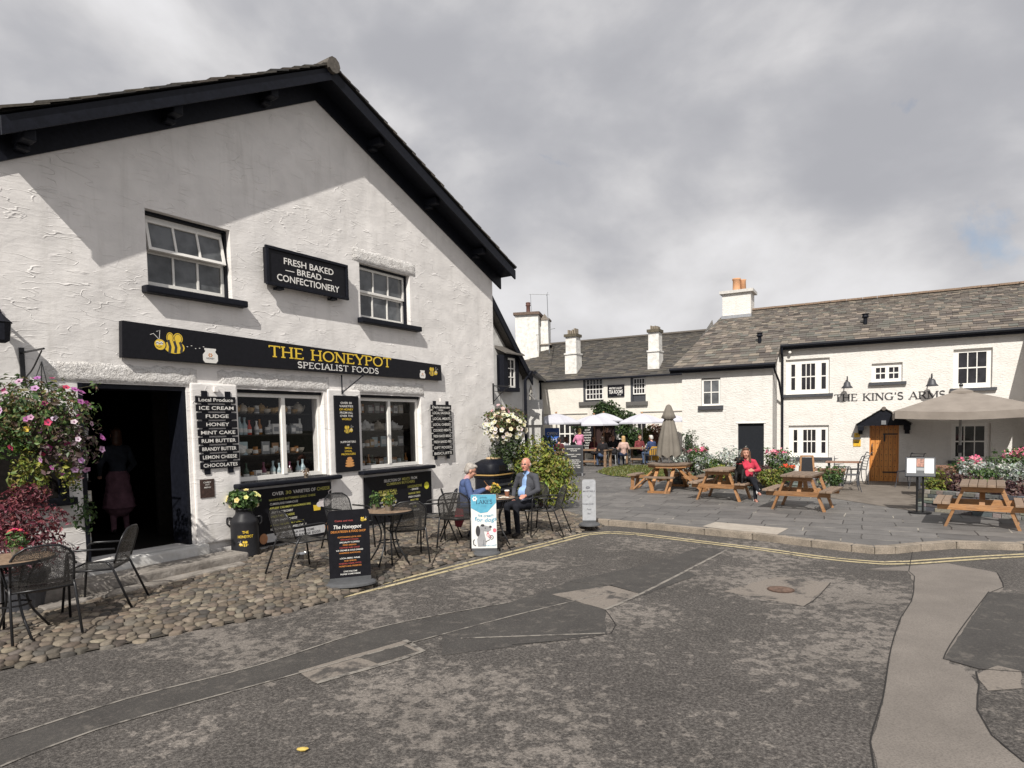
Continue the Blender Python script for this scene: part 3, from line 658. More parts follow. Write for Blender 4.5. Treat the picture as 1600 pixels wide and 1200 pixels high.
# cobbles between the shop and the road
CE = [(-7.5, 2.6)] + [(p.x, p.y) for p in gpts([(0, 1047), (150, 1015), (300, 985), (440, 958), (520, 938), (600, 912), (700, 880), (800, 855), (880, 838), (935, 824)], -.09)] + [(1.75, 12.35)]
def edge_dist(x, y):
    best = 9; P = Vector((x, y))
    for i in range(len(CE)-1):
        a, b = Vector(CE[i]), Vector(CE[i+1]); t = max(0, min(1, (P-a).dot(b-a)/(b-a).length_squared)); best = min(best, (a+(b-a)*t-P).length)
    return best
def inpoly(x, y, poly):
    ins = False; j = len(poly)-1
    for i in range(len(poly)):
        xi, yi = poly[i]; xj, yj = poly[j]
        if (yi > y) != (yj > y) and x < (xj-xi)*(y-yi)/(yj-yi)+xi: ins = not ins
        j = i
    return ins
_w = [HP.P(u) for u in (-5.2, 7.7)]
CPOLY = CE + [(1.15, 14.0), (_w[1].x, _w[1].y), (_w[0].x, _w[0].y)]
def gz(x, y): return -.088*max(0, 1-edge_dist(x, y)/.55)**1.3
def cobbles():
    rng = random.Random(5); mb = MB(); th = HP.th; ex = Vector((cos(th), sin(th))); ey = Vector((-sin(th), cos(th)))
    O = Vector((HP.p.x, HP.p.y)); pts = {}
    sx, sy = .118, .082
    for i in range(-62, 78):
        for j in range(-58, 8):
            q = O + ex*((i+(.5 if j % 2 else 0)+rng.uniform(-.33, .33))*sx) + ey*((j+rng.uniform(-.33, .33))*sy)
            pts[(i, j)] = q
    cols = [(.110, .088, .068), (.14, .115, .088), (.088, .073, .06), (.165, .135, .104), (.11, .096, .08), (.072, .064, .056), (.13, .102, .075), (.19, .158, .122)]
    for (i, j), q in pts.items():
        if not inpoly(q.x, q.y, CPOLY) or q.x < -7: continue
        cell = [q+ex*a+ey*b for a, b in ((-.2, -.15), (.2, -.15), (.2, .15), (-.2, .15))]
        for di in range(-2, 3):
            for dj in range(-2, 3):
                o = pts.get((i+di, j+dj))
                if o is None or (di == 0 and dj == 0): continue
                mid = (q+o)/2; n = (o-q).normalized(); new = []
                for k in range(len(cell)):
                    a, b = cell[k], cell[(k+1) % len(cell)]; da, db = (a-mid).dot(n), (b-mid).dot(n)
                    if da <= 0: new.append(a)
                    if (da < 0) != (db < 0): new.append(a+(b-a)*(da/(da-db)))
                cell = new
                if len(cell) < 3: break
            if len(cell) < 3: break
        if len(cell) < 3: continue
        c = sum(cell, Vector((0, 0)))/len(cell); z = gz(c.x, c.y); h = rng.uniform(.008, .026); col = vary(rng.choice(cols), rng, .3, .03)
        # chamfer the polygon corners, then three rings
        ring = []
        for k in range(len(cell)):
            a, b = cell[k], cell[(k+1) % len(cell)]
            if (b-a).length > .010: ring += [a.lerp(b, rng.uniform(.12, .32)), a.lerp(b, rng.uniform(.68, .88))]
        if len(ring) < 3: continue
        n = len(ring); n0 = len(mb.v); tx, ty = rng.uniform(-.10, .10), rng.uniform(-.10, .10)
        for s_, zz in ((1.0, -.03), (.95, .55*h), (.72, .93*h)):
            for p in ring:
                d = (p-c)*s_; mb.v.append((c.x+d.x, c.y+d.y, z+zz+d.x*tx+d.y*ty))
        mb.v.append((c.x, c.y, z+h))
        for r in range(2):
            for k in range(n): mb.face((n0+r*n+k, n0+r*n+(k+1) % n, n0+(r+1)*n+(k+1) % n, n0+(r+1)*n+k), col)
        for k in range(n): mb.face((n0+2*n+k, n0+2*n+(k+1) % n, n0+3*n), col)
    o = mb.build('cobbled_pavement', STONE, smooth=True); struct(o)
    # bed of dirt in the joints, falling to the road at its edge
    inner = offs(CE, .55); bed = MB()
    def dense(pts): return [Vector(pts[i]).lerp(Vector(pts[i+1]), k/8) for i in range(len(pts)-1) for k in range(8)]+[Vector(pts[-1])]
    A, B = dense(CE), dense(inner)
    for i in range(len(A)-1):
        for k in range(4):
            f0, f1 = k/4, (k+1)/4; P = [A[i].lerp(B[i], f0), A[i+1].lerp(B[i+1], f0), A[i+1].lerp(B[i+1], f1), A[i].lerp(B[i], f1)]
            bed.poly([(p.x, p.y, -.088*(1-f)**1.3+.002) for p, f in zip(P, (f0, f0, f1, f1))])
    o = bed.build('cobble_bed', MATS['soil']); struct(o)
    sheet('cobble_bed', inner + [(1.15, 14.0), (_w[1].x, _w[1].y), (_w[0].x, _w[0].y)], 'soil', .002)
cobbles()

# ================================================================== THE SHOP (left)
shop = on(HP, 'shop_building', 'large white rendered gabled shop with black bargeboards and honey shopfront', 'building')
APX = (2.55, 7.53)
UW1 = (-.43, .82, 3.88, 4.93); UW2 = (3.42, 4.78, 3.95, 4.97)
SW1 = (.83, 2.49, 1.10, 2.54); SW2 = (3.35, 5.02, 1.12, 2.53); DR = (-1.36, .03, .27, 2.54); LW = (-2.75, -1.52, 1.12, 2.25)
wallm = wall_holes([(-4.6, -.12), (7.68, -.12), (7.68, 5.36), APX, (-2.12, 5.02), (-2.12, 4.7), (-4.6, 4.7)], [UW1, UW2, SW1, SW2, DR, LW], .35, .12)
wallm.build('wall', W_HP, shop)
g = MB()
g.box(7.33, 7.68, .35, 10, -.1, 5.33); g.box(-4.6, -4.3, .35, 10, -.1, 4.7); g.box(-4.6, 7.68, 9.7, 10.0, -.1, 5.0)
g.build('side_wall', W_HP, shop)
# roof
TA, TL, TRt = (2.5, 7.97), (-2.15, 5.42), (8.0, 5.66)
g = MB(); cols_d = [(.055, .048, .042), (.075, .066, .055), (.045, .042, .04), (.09, .075, .058)]
slates(g, (TL[0], 2.6, TL[1]), (TL[0], -.50, TL[1]), (TA[0], -.50, TA[1]), (TA[0], 2.6, TA[1]), 18, .34, cols_d, 11, .022)
slates(g, (TRt[0], -.50, TRt[1]), (TRt[0], 2.6, TRt[1]), (TA[0], 2.6, TA[1]), (TA[0], -.50, TA[1]), 20, .34, cols_d, 12, .022)
roof = g.build('roof', SLATE, shop)
g = MB()
for (a, b) in ((TL, TA), (TRt, TA)):
    g.hexa([(a[0], -.44, a[1]-.13), (a[0], 10, a[1]-.13), (b[0], 10, b[1]-.13), (b[0], -.44, b[1]-.13), (a[0], -.44, a[1]-.05), (a[0], 10, a[1]-.05), (b[0], 10, b[1]-.05), (b[0], -.44, b[1]-.05)])
g.build('roof_deck', BLACK, shop)
def band(a, b, y0, y1, dz0, dz1): # strip following a rake
    return [(a[0], y0, a[1]-dz1), (a[0], y1, a[1]-dz1), (b[0], y1, b[1]-dz1), (b[0], y0, b[1]-dz1), (a[0], y0, a[1]-dz0), (a[0], y1, a[1]-dz0), (b[0], y1, b[1]-dz0), (b[0], y0, b[1]-dz0)]
for (a, b, q) in ((TL, TA, .53), (TRt, TA, .42)):
    g = MB(); g.hexa(band(a, b, -.47, -.43, .06, .26)); g.build('bargeboard', BLACK, shop)
    g = MB(); g.hexa(band(a, b, -.425, -.03, .14, .17)); g.build('soffit', BLACK, shop)
    g = MB(); g.hexa(band((a[0], a[1]), b, -.045, -.004, .16, .47 if q > .5 else .44)); g.build('wall_plate', BLACK, shop)
for u in (-1.85, -.1, 1.45):
    z = 7.97-(2.5-u)*.549-.17; g = MB(); g.box(u-.07, u+.07, -.36, 0, z-.18, z-.04); g.box(u-.07, u+.07, -.18, 0, z-.24, z-.18); g.build('bracket', BLACK, shop, bevel=.02)
for u in (3.75, 5.3, 6.9):
    z = 7.97-(u-2.5)*.42-.17; g = MB(); g.box(u-.07, u+.07, -.36, 0, z-.16, z-.03); g.box(u-.07, u+.07, -.18, 0, z-.22, z-.16); g.build('bracket', BLACK, shop, bevel=.02)
g = MB()
for k in range(8): g.tube([(2.5, -.54+k*.4, 7.93), (2.5, -.15+k*.4, 7.93)], .13, 10)
g.build('ridge_tile', flat('ridge_stone', (.10, .088, .075), .8, var=.3, bump=.01), shop)
# rough lintel stones above shopfront and right upper window
def lintel(u0, u1, z0, z1, seed, name='lintel'):
    rng = random.Random(seed); g = MB(); n = int((u1-u0)/.07); nz = 6
    for i in range(n+1):
        for j in range(nz+1):
            u = u0+(u1-u0)*i/n; z = z0+(z1-z0)*j/nz; e = 1 if 0 < i < n and 0 < j < nz else 0
            g.v.append((u, -.002-e*(.016+rng.uniform(0, .014)), z+(rng.uniform(-.02, .02) if j == nz else 0)))
    for i in range(n):
        for j in range(nz):
            a = i*(nz+1)+j; g.face((a, a+nz+1, a+nz+2, a+1))
    return g.build(name, W_RF, shop, smooth=True)
lintel(-1.75, .20, 2.55, 2.80, 1); lintel(.52, 2.62, 2.56, 2.80, 2); lintel(3.10, 5.12, 2.55, 2.78, 3); lintel(3.25, 4.95, 4.98, 5.22, 4)
# pilasters that stand between the openings
for u0, u1 in ((.07, .80), (2.55, 3.31), ):
    g = MB(); g.box(u0, u1, -.05, 0, .25, 2.60); g.build('pier', W_HP, shop, bevel=.04)
# upper windows
def shop_sash(w, y, name, gl):
    u0, u1, z0, z1 = w
    f = MB(); f.box(u0, u0+.035, y-.03, y+.09, z0, z1); f.box(u1-.035, u1, y-.03, y+.09, z0, z1); f.box(u0+.035, u1-.035, y-.03, y+.09, z1-.04, z1)
    fr = f.build('window', BLACK, shop); a, b = u0+.036, u1-.036; zm = (z0+z1)/2
    return fr, a, b, zm
fr, a, b, zm = shop_sash(UW1, .13, 'window', CURT_REFL)
sash(fr, a, b, UW1[2]+.06, zm+.01, 3, 1, .15, .03, .045, gl=CURT_REFL, name='sash'); 
top = sash(fr, a+.02, b-.02, zm-.015, UW1[3]-.10, 3, 1, 0, .03, .04, gl=CURT_REFL, name='sash')
for o in [top]:
    o.location = (0, .14, UW1[3]-.09); o.rotation_euler.x = rad(-13)
    for x in [o]+list(o.children):
        for v in x.data.vertices: v.co.z -= UW1[3]-.09
g = MB(); g.box(UW1[0]+.04, UW1[1]-.04, .16, .20, UW1[3]-.10, UW1[3]-.045); g.build('transom', WHITEP, fr)
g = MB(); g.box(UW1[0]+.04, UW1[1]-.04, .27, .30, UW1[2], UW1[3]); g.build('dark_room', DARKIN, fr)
fr, a, b, zm = shop_sash(UW2, .13, 'window', CURT_REFL)
sash(fr, a, b, UW2[2]+.05, zm+.01, 3, 1, .17, .03, .045, gl=CURT_REFL, name='sash'); sash(fr, a, b, zm+.0, UW2[3]-.04, 3, 1, .135, .03, .045, gl=CURT_REFL, name='sash')
for u0, u1, z in ((-.52, 1.0, UW1[2]), (3.34, 4.98, UW2[2])):
    g = MB(); g.box(u0, u1, -.13, .14, z-.10, z); g.build('sill', BLACK, shop, bevel=.02)
# shop windows with display shelves
def shop_window(w, ux):
    u0, u1, z0, z1 = w; y = .10
    f = MB(); b = .06
    f.box(u0, u0+b, y, y+.07, z0, z1-.05); f.box(u1-b, u1, y, y+.07, z0, z1-.05); f.box(u0+b, u1-b, y, y+.07, z0, z0+.07); f.box(u0+b, u1-b, y, y+.07, z1-.05-b, z1-.05)
    f.box(ux-.035, ux+.035, y-.01, y+.06, z0+.07, z1-.05-b)
    win = f.build('shop_window', WHITEP, shop)
    f = MB(); f.box(u0, u1, y-.04, y+.1, z1-.05, z1); f.build('head_trim', BLACK, win)
    f = MB()
    for a, c in ((u0+b, ux-.035), (ux+.035, u1-b)): f.quad((a, y+.03, z0+.07), (c, y+.03, z0+.07), (c, y+.03, z1-.11), (a, y+.03, z1-.11))
    f.build('pane', GLASS, win)
    f = MB(); f.box(u0-.16, u1+.20, -.20, .10, z0-.085, z0-.012); f.build('sill', BLACK, win, bevel=.025)
    f = MB(); f.box(u0-.02, u1+.02, .0, .10, z0-.012, z0+.004); f.build('sill_board', BLACK, win)
shop_window(SW1, 1.72); shop_window(SW2, 4.18)
# room behind
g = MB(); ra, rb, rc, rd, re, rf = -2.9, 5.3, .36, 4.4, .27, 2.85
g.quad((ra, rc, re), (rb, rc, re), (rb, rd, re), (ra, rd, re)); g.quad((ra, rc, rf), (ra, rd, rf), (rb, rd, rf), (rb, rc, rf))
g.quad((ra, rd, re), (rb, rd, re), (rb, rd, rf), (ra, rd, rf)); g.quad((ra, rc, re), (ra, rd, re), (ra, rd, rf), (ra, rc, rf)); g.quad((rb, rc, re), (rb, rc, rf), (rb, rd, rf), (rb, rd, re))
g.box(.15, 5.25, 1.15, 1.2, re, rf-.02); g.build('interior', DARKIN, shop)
# door opening: black lining and threshold
g = MB(); u0, u1, z0, z1 = DR
g.box(u0, u0+.05, -.01, .42, z0, z1); g.box(u1-.05, u1, .02, .42, z0, z1); g.box(u0+.05, u1-.05, .02, .42, z1-.06, z1); g.build('door_frame', BLACK, shop)
g = MB(); g.box(u0-.06, u1+.16, -.16, .36, .02, .268); g.build('threshold', W_SH, shop, bevel=.03)
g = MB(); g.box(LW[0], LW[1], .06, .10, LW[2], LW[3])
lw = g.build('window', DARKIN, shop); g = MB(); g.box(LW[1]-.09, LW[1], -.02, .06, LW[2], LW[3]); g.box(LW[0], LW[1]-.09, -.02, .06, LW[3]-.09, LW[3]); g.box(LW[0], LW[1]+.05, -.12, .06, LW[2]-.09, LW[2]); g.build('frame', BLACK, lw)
st = on(HP, 'stone_step', 'long worn stone step slab below the open shop door', 'step', 0, 0, 0)
def worn_slab(pts, z0, z1, bev, par, nm='slab'):
    g = MB(); g.slab(pts, z0, z1); return g.build(nm, STEPST, par, bevel=bev)
worn_slab([(-2.6, -.72), (.52, -.60), (.50, -.17), (-2.6, -.17)], -.06, .13, .03, st)
st2 = on(HP, 'stone_slab', 'low flat stone slab laid in the cobbles in front of the door step', 'step', 0, 0, 0)
worn_slab([(-2.2, -1.02), (.3, -.86), (.34, -.66), (-2.2, -.78)], -.06, .035, .02, st2)

# ---------------- signs of the shop
def bee(my, mk, mw, cx, cz, s, d=1, y=-.003):
    for wx, wr in ((.0, .21), (.44, .27)):
        disc(my, cx+d*wx*s, cz+.40*s, wr*s, .30*s, y-.0006); ring2(mk, ell(cx+d*wx*s, cz+.40*s, wr*.78*s, .24*s, 0, 360), .03*s, y-.001)
    disc(my, cx+d*.22*s, cz-.10*s, .58*s, .36*s, y-.0015)
    for k in range(3): ring2(mk, [(cx+d*(-.12+.33*k)*s, cz+.27*s-.03*k*s), (cx+d*(-.02+.33*k)*s, cz-.1*s), (cx+d*(-.08+.33*k)*s, cz-.46*s+.04*k*s)], .15*s, y-.002)
    disc(mk, cx-d*.55*s, cz-.02*s, .33*s, .32*s, y-.0023); disc(my, cx-d*.58*s, cz-.02*s, .30*s, .29*s, y-.0026)
    disc(mw, cx-d*.70*s, cz+.06*s, .10*s, .10*s, y-.003); disc(mw, cx-d*.50*s, cz+.06*s, .10*s, .10*s, y-.003)
    ring2(mk, [(cx-d*.82*s, cz+.03*s), (cx-d*.72*s, cz+.08*s), (cx-d*.62*s, cz+.03*s)], .03*s, y-.0045); ring2(mk, [(cx-d*.6*s, cz+.03*s), (cx-d*.5*s, cz+.08*s), (cx-d*.4*s, cz+.03*s)], .03*s, y-.0045)
    ring2(mk, [(cx-d*.8*s, cz-.1*s), (cx-d*.65*s, cz-.18*s), (cx-d*.5*s, cz-.12*s)], .025*s, y-.0045)
    for dx, dz in ((-.8, .55), (-.45, .75)): ring2(mw, [(cx-d*.6*s, cz+.25*s), (cx+d*(dx-.1)*s, cz+dz*s), (cx+d*(dx-.28)*s, cz+(dz-.08)*s)], .03*s, y)
def jar(mw, mo, md, cx, cz, s, y=-.003):
    mw.poly([(cx+a*s, y, cz+b*s) for a, b in ((-.34, -.42), (.34, -.42), (.46, -.28), (.46, .05), (.30, .24), (.36, .34), (.36, .42), (-.36, .42), (-.36, .34), (-.30, .24), (-.46, .05), (-.46, -.28))])
    for k in range(6): disc(mo, cx+.1*s*cos(k*pi/3), cz+.03*s+.08*s*sin(k*pi/3), .045*s, .04*s, y-.001, 8)
    text(md, 'HONEY', cx, cz-.16*s, .1*s, .5*s, y-.001)
sg = on(HP, 'fascia_sign', 'long black fascia sign with yellow lettering and bees above the shopfront', 'sign', 0, -.10, 0)
g = MB(); g.prism([(-.86, 2.885), (5.60, 2.885), (5.58, 3.215), (-.84, 3.365)], 0, .085); g.build('board', SIGNB, sg, bevel=.006)
y_, w_, k_, o_ = MB(), MB(), MB(), MB()
serif(y_, 'THE HONEYPOT', 1.34, 4.08, 3.155, .175, T=.20, th=.10); serif(w_, 'SPECIALIST FOODS', 1.88, 3.74, 2.975, .100, T=.19, th=.11)
bee(y_, k_, w_, -.22, 3.10, .25, 1); jar(w_, o_, k_, .36, 3.00, .25); jar(w_, o_, k_, 4.98, 2.985, .19); bee(y_, k_, w_, 5.31, 3.04, .155, -1)
for k in range(5): y_ and disc(w_, .02+.06*k, 3.10+.02*sin(k*2), .012, .005, -.003, 6)
y_.build('yellow_lettering', YEL, sg); w_.build('white_lettering', LWHITE, sg); k_.build('dark_details', LDARK, sg); o_.build('orange_details', LORANGE, sg)
sg = on(HP, 'wall_sign', 'black framed sign reading Fresh Baked Bread Confectionery between upper windows', 'sign', 0, -.13, 0)
g = MB(); g.box(1.36, 2.98, 0, .10, 4.23, 4.79); g.build('board', SIGNB, sg)
g = MB(); g.box(1.33, 3.01, -.025, .02, 4.76, 4.81); g.box(1.33, 3.01, -.03, .02, 4.19, 4.24); g.box(1.33, 1.38, -.025, .02, 4.24, 4.76); g.box(2.96, 3.01, -.025, .02, 4.24, 4.76); g.build('frame', BLACK, sg, bevel=.008)
w_ = MB(); text(w_, 'FRESH BAKED', 2.18, 4.625, .10, 1.02); text(w_, '— BREAD —', 2.17, 4.49, .095, .95); text(w_, 'CONFECTIONERY', 2.17, 4.345, .105, 1.28); w_.build('lettering', LWHITE, sg)
g = MB()
for u in (1.6, 2.7): g.box(u-.06, u+.06, 0, .12, 4.155, 4.19)
g.build('bracket', BLACK, sg)
def plate_sign(label, u0, u1, z1, z0, words, cat='sign'):
    sg = on(HP, 'slat_sign', label, cat, 0, -.075, 0); n = len(words); p = (z1-z0)/n; lean = .035
    g = MB()
    for u in (u0+.10, u1-.16): g.box(u, u+.09, .012, .03, z0-.07, z1+.07)
    g.build('strap', BLACK, sg)
    for i, wd in enumerate(words):
        zc = z1-p*(i+.5); du = lean*i/n; m_ = MB(); m_.box(u0+du, u1+du, 0, .012, zc-p*.41, zc+p*.41)
        pl = m_.build('slat', SIGNB, sg); t_ = MB(); full = u1-u0
        text(t_, wd, (u0+u1)/2+du, zc, p*.42, min(full*.86, full*(.125*len(wd) if n else 0)*.92), -.003); t_.build('lettering', LWHITE, pl)
    g = MB(); g.box((u0+u1)/2-.03, (u0+u1)/2+.03, -.02, .02, z1+.06, z1+.13); g.build('hook', W_HP, sg)
plate_sign('black slat sign headed Local Produce listing ice cream and fudge beside the shop door', .12, .75, 2.42, 1.34, ['Local Produce', 'ICE CREAM', 'FUDGE', 'HONEY', 'MINT CAKE', 'RUM BUTTER', 'BRANDY BUTTER', 'LEMON CHEESE', 'CHOCOLATES'])
plate_sign('black slat sign headed Delicatessen listing local meats and biscuits right of the windows', 5.24, 5.92, 2.38, 1.27, ['Delicatessen', 'LOCAL SAUSAGE', 'LOCAL MEATS', 'LOCAL CHEESES', 'COOKED MEATS', 'FRESH BAKED BREAD', 'FRESH BAKED PIES', 'GIFT FOODS', 'BISCUITS'])
sg = on(HP, 'panel_sign', 'tall narrow black panel about over 50 varieties of honey between the two shop windows', 'sign', 0, -.085, 0)
g = MB(); g.box(2.66, 3.22, 0, .03, 1.12, 2.49); g.build('board', SIGNB, sg)
y_, w_, k_, o_ = MB(), MB(), MB(), MB()
for i, (s_, mm, wd) in enumerate((('OVER 50', w_, .26), ('VARIETIES', w_, .32), ('OF HONEY', y_, .32), ('FROM ALL', w_, .30), ('OVER THE', w_, .30), ('WORLD', y_, .22))): text(mm, s_, 2.92, 2.36-i*.058, .036, wd)
for i, (s_, mm, wd) in enumerate((('SUPPORTERS', w_, .36), ('OF', w_, .06), ('SMALL', y_, .17), ('LOCAL', y_, .17), ('PRODUCERS', y_, .33))): text(mm, s_, 2.94, 1.66-i*.055, .034, wd)
bee(y_, k_, w_, 2.95, 1.87, .12, -1)
for i, (hw, z) in enumerate(((.06, 1.36), (.09, 1.32), (.105, 1.275), (.11, 1.23))): disc(o_, 2.96, z, hw, .026, -.003-.0004*i)
y_.build('yellow_lettering', YEL, sg); w_.build('white_lettering', LWHITE, sg); k_.build('dark_details', LDARK, sg); o_.build('hive_emblem', flat('hive_orange', (.62, .30, .10), .5), sg)
sg = on(HP, 'cheese_sign', 'wide black board Over 30 Varieties of Cheese below the left shop window', 'sign', 0, -.04, 0)
g = MB(); g.box(.98, 2.66, 0, .03, .05, .965); g.build('board', SIGNB, sg)
y_, w_, k_, o_ = MB(), MB(), MB(), MB()
text(w_, 'OVER', 1.46, .87, .055, .22); text(y_, '30', 1.66, .87, .055, .11); text(w_, 'VARIETIES OF', 1.98, .87, .055, .46); text(y_, 'CHEESE', 2.38, .87, .055, .28)
for i, (s_, mm) in enumerate((('HAWKSHEAD BUTTERMERE GARLIC CHEESE', y_), ('CUMBERLAND FARMHOUSE', w_), ('APPLEBY CREAMERY HANDMADE BRIE', y_), ('CROFT MOOR DAIRY', w_), ('WILD TASTY CHEESE', y_), ('WHITE SHEEPS CHEESE', w_), ('AMBLESIDE CRUMBLY CHEESE', y_), ('BORROWDALE CREAMERY CHEESE', w_))): text(mm, s_, 1.32+len(s_)*.0125, .775-i*.068, .034, len(s_)*.027)
mouse = MB(); disc(mouse, 2.40, .62, .13, .075, -.003); disc(mouse, 2.29, .60, .07, .05, -.0036); disc(mouse, 2.30, .66, .028, .028, -.004)
ring2(mouse, [(2.52, .62), (2.58, .66), (2.56, .73), (2.50, .75), (2.49, .80), (2.54, .83), (2.60, .82)], .016, -.004); mouse.build('mouse_drawing', flat('mouse_white', (.72, .66, .66), .6), sg)
ch = MB(); ch.poly([(2.16, -.003, .50), (2.30, -.003, .50), (2.31, -.003, .585), (2.15, -.003, .60)]); ch.build('cheese_drawing', YEL, sg)
eg = MB(); eg.box(1.22, 2.5, -.004, 0, .10, .235); eg.build('egg_notice', flat('notice_grey', (.55, .55, .56), .6), sg)
text(k_, 'PICK YOUR OWN SOME', 1.84, .195, .035, .62, -.006); text(k_, 'LOCAL FREE RANGE EGGS', 1.84, .135, .04, .88, -.006)
disc(o_, 1.16, .17, .075, .085, -.005); disc(o_, 2.48, .19, .10, .085, -.005)
y_.build('yellow_lettering', LGREEN, sg); w_.build('white_lettering', LWHITE, sg); k_.build('dark_lettering', LDARK, sg); o_.build('egg_drawing', flat('egg_brown', (.45, .21, .10), .6), sg)
sg = on(HP, 'meat_sign', 'wide black board Selection of Meats from Cumbrian Butchers below the right shop window', 'sign', 0, -.04, 0)
g = MB(); g.box(3.36, 5.24, 0, .03, .06, .975); g.build('board', SIGNB, sg)
y_, w_ = MB(), MB()
text(w_, 'SELECTION OF', 4.08, .87, .052, .46); text(y_, 'MEATS', 4.46, .87, .052, .22); text(w_, 'FROM', 4.70, .87, .052, .18); text(y_, 'CUMBRIAN BUTCHERS', 4.32, .80, .05, .80)
text(y_, 'RB WOODALL', 3.95, .67, .055, .50); text(y_, '- WABERTHWAITE -', 3.95, .605, .04, .52); text(y_, 'HIGGINSONS', 4.72, .70, .05, .42); text(w_, '- GRANGE -', 4.72, .64, .034, .25)
for i, s_ in enumerate(('SALAMIS', 'CUMBERLAND SAUSAGE', 'DRY CURED BACON', 'AIR DRIED HAM', 'PANCETTA')): text(w_, s_, 3.95, .53-i*.075, .032, len(s_)*.026)
for i, s_ in enumerate(('SAUSAGE TRIOS', 'FRESH CHICKEN', 'MEAT PIES', 'LAMB BURGERS', 'PATE', 'BLACK PUDDING')): text(w_ if i % 2 else y_, s_, 4.70, .56-i*.07, .034, len(s_)*.027)
y_.build('yellow_lettering', LGREEN, sg); w_.build('white_lettering', LWHITE, sg)
g = MB(); disc(g, 5.08, .68, .075, .075, -.004); g.build('sticker', flat('sticker_yellow', (.62, .60, .05), .5), sg)
sg = on(HP, 'leaflet_sign', 'small dark brown printed notice low on the wall beside the door', 'notice', 0, -.06, 0)
g = MB(); g.box(.14, .36, 0, .008, .93, 1.20); g.build('board', flat('notice_brown', (.05, .028, .022), .5, var=.6, scale=25), sg)
w_ = MB(); text(w_, 'CARRY', .25, 1.155, .022, .12); text(w_, 'OUT', .25, 1.12, .02, .07); text(w_, 'MENU', .25, 1.08, .02, .10); w_.build('lettering', LWHITE, sg)
# ornate hanging bracket without a sign above the honey panel
br = on(HP, 'iron_bracket', 'black iron strut bracket under the fascia sign above the honey panel', 'bracket', 0, 0, 0)
g = MB(); g.tube([(2.86, -.06, 2.86), (2.86, -.06, 2.52)], .012); g.tube([(2.86, -.06, 2.54), (2.98, -.22, 2.70), (3.10, -.38, 2.86)], .010); g.ball((3.06, -.38, 2.84), .022); g.build('arm', BLACK, br)
# lantern at the far left
ln = on(HP, 'wall_lantern', 'black wall lantern at the left edge of the shop front', 'lamp', -2.16, -.16, 3.06)
g = MB(); g.box(-.012, .012, 0, .16, .20, .225); g.box(-.05, .05, .14, .16, .08, .28); g.build('bracket', BLACK, ln)
g = MB(); g.lathe([(.03, -.12), (.075, -.09), (.095, .10), (.11, .11), (.05, .17), (.015, .21)], 8); g.build('housing', BLACK, ln)

# ---------------- goods in the windows and doorway
def lathe_obj(prof, mat, seg=12, sx=1, sy=1):
    g = MB(); g.lathe(prof, seg, sx=sx, sy=sy); return g
GM = {'amber': flat('amber_glass', (.30, .12, .02), .25), 'pale blue': flat('pale_blue_tin', (.32, .42, .45), .4), 'dark green': flat('green_glass', (.02, .05, .03), .2), 'red': flat('red_tin', (.45, .05, .03), .4),
      'cream': flat('cream_ceramic', (.55, .50, .42), .4), 'white': flat('white_ceramic', (.62, .62, .60), .4), 'brown': flat('brown_card', (.32, .18, .09), .7), 'tan': flat('tan_basket', (.42, .28, .13), .8), 'grey': flat('grey_tin', (.22, .23, .24), .5), 'purple': flat('plum_glass', (.10, .02, .05), .25)}
PROF = {'bottle': [(.035, 0), (.038, .02), (.038, .13), (.014, .18), (.014, .225), (.018, .225), (.018, .245)], 'jar': [(.04, 0), (.042, .015), (.042, .085), (.034, .10), (.04, .10), (.04, .125)],
        'cup': [(.03, 0), (.045, .03), (.05, .09), (.047, .092)], 'bowl': [(.03, 0), (.06, .03), (.075, .08), (.072, .082)], 'teapot': [(.04, 0), (.085, .04), (.09, .09), (.055, .14), (.05, .15), (.015, .16), (.015, .18)]}
SRC = {}
def good(kind, colr, u, y, z, label, group, sc=1.0):
    key = (kind, colr)
    if key not in SRC:
        if kind in ('box', 'card'):
            g = MB(); w, d, h = (.11, .09, .15) if kind == 'box' else (.14, .02, .19); g.box(-w/2, w/2, -d/2, d/2, 0, h)
            o = g.build(kind, GM[colr], None, bevel=.004); t = MB(); t.quad((-w*.36, -d/2-.002, h*.25), (w*.36, -d/2-.002, h*.25), (w*.36, -d/2-.002, h*.7), (-w*.36, -d/2-.002, h*.7)); t.build('paper_label', GM['white' if colr != 'white' else 'grey'], o)
        else:
            g = MB(); g.lathe(PROF[kind], 14)
            if kind == 'teapot': g.tube([(.08, 0, .06), (.12, 0, .09), (.13, 0, .13)], [.018, .014, .01], 8)
            o = g.build(kind, GM[colr], None, smooth=False)
            if kind == 'teapot': h = MB(); h.tube([(-.075, 0, .11), (-.125, 0, .11), (-.13, 0, .06), (-.08, 0, .045)], .01, 6); h.build('handle', GM[colr], o)
            if kind == 'cup': h = MB(); h.tube([(.045, 0, .07), (.075, 0, .065), (.07, 0, .03), (.04, 0, .028)], .007, 6); h.build('handle', GM[colr], o)
            if kind in ('bottle', 'jar'): h = MB(); zb = .035 if kind == 'bottle' else .02; r = .0385 if kind == 'bottle' else .0425; h.lathe([(r, zb), (r+.0008, zb), (r+.0008, zb+.055), (r, zb+.055)], 14, cap=False); h.build('paper_label', GM['white' if colr != 'white' else 'grey'], o)
        SRC[key] = o; o.location = HP.P(u, y, z); o.rotation_euler.z = HP.th; tag(o, label, kind, group)
    else: o = dup(SRC[key], HP.P(u, y, z), HP.th, label, group); o['category'] = kind
    o.scale = (sc, sc, sc)
    return o
ORD = ['first', 'second', 'third', 'fourth', 'fifth', 'sixth', 'seventh', 'eighth', 'ninth', 'tenth', 'eleventh', 'twelfth', 'thirteenth', 'fourteenth']
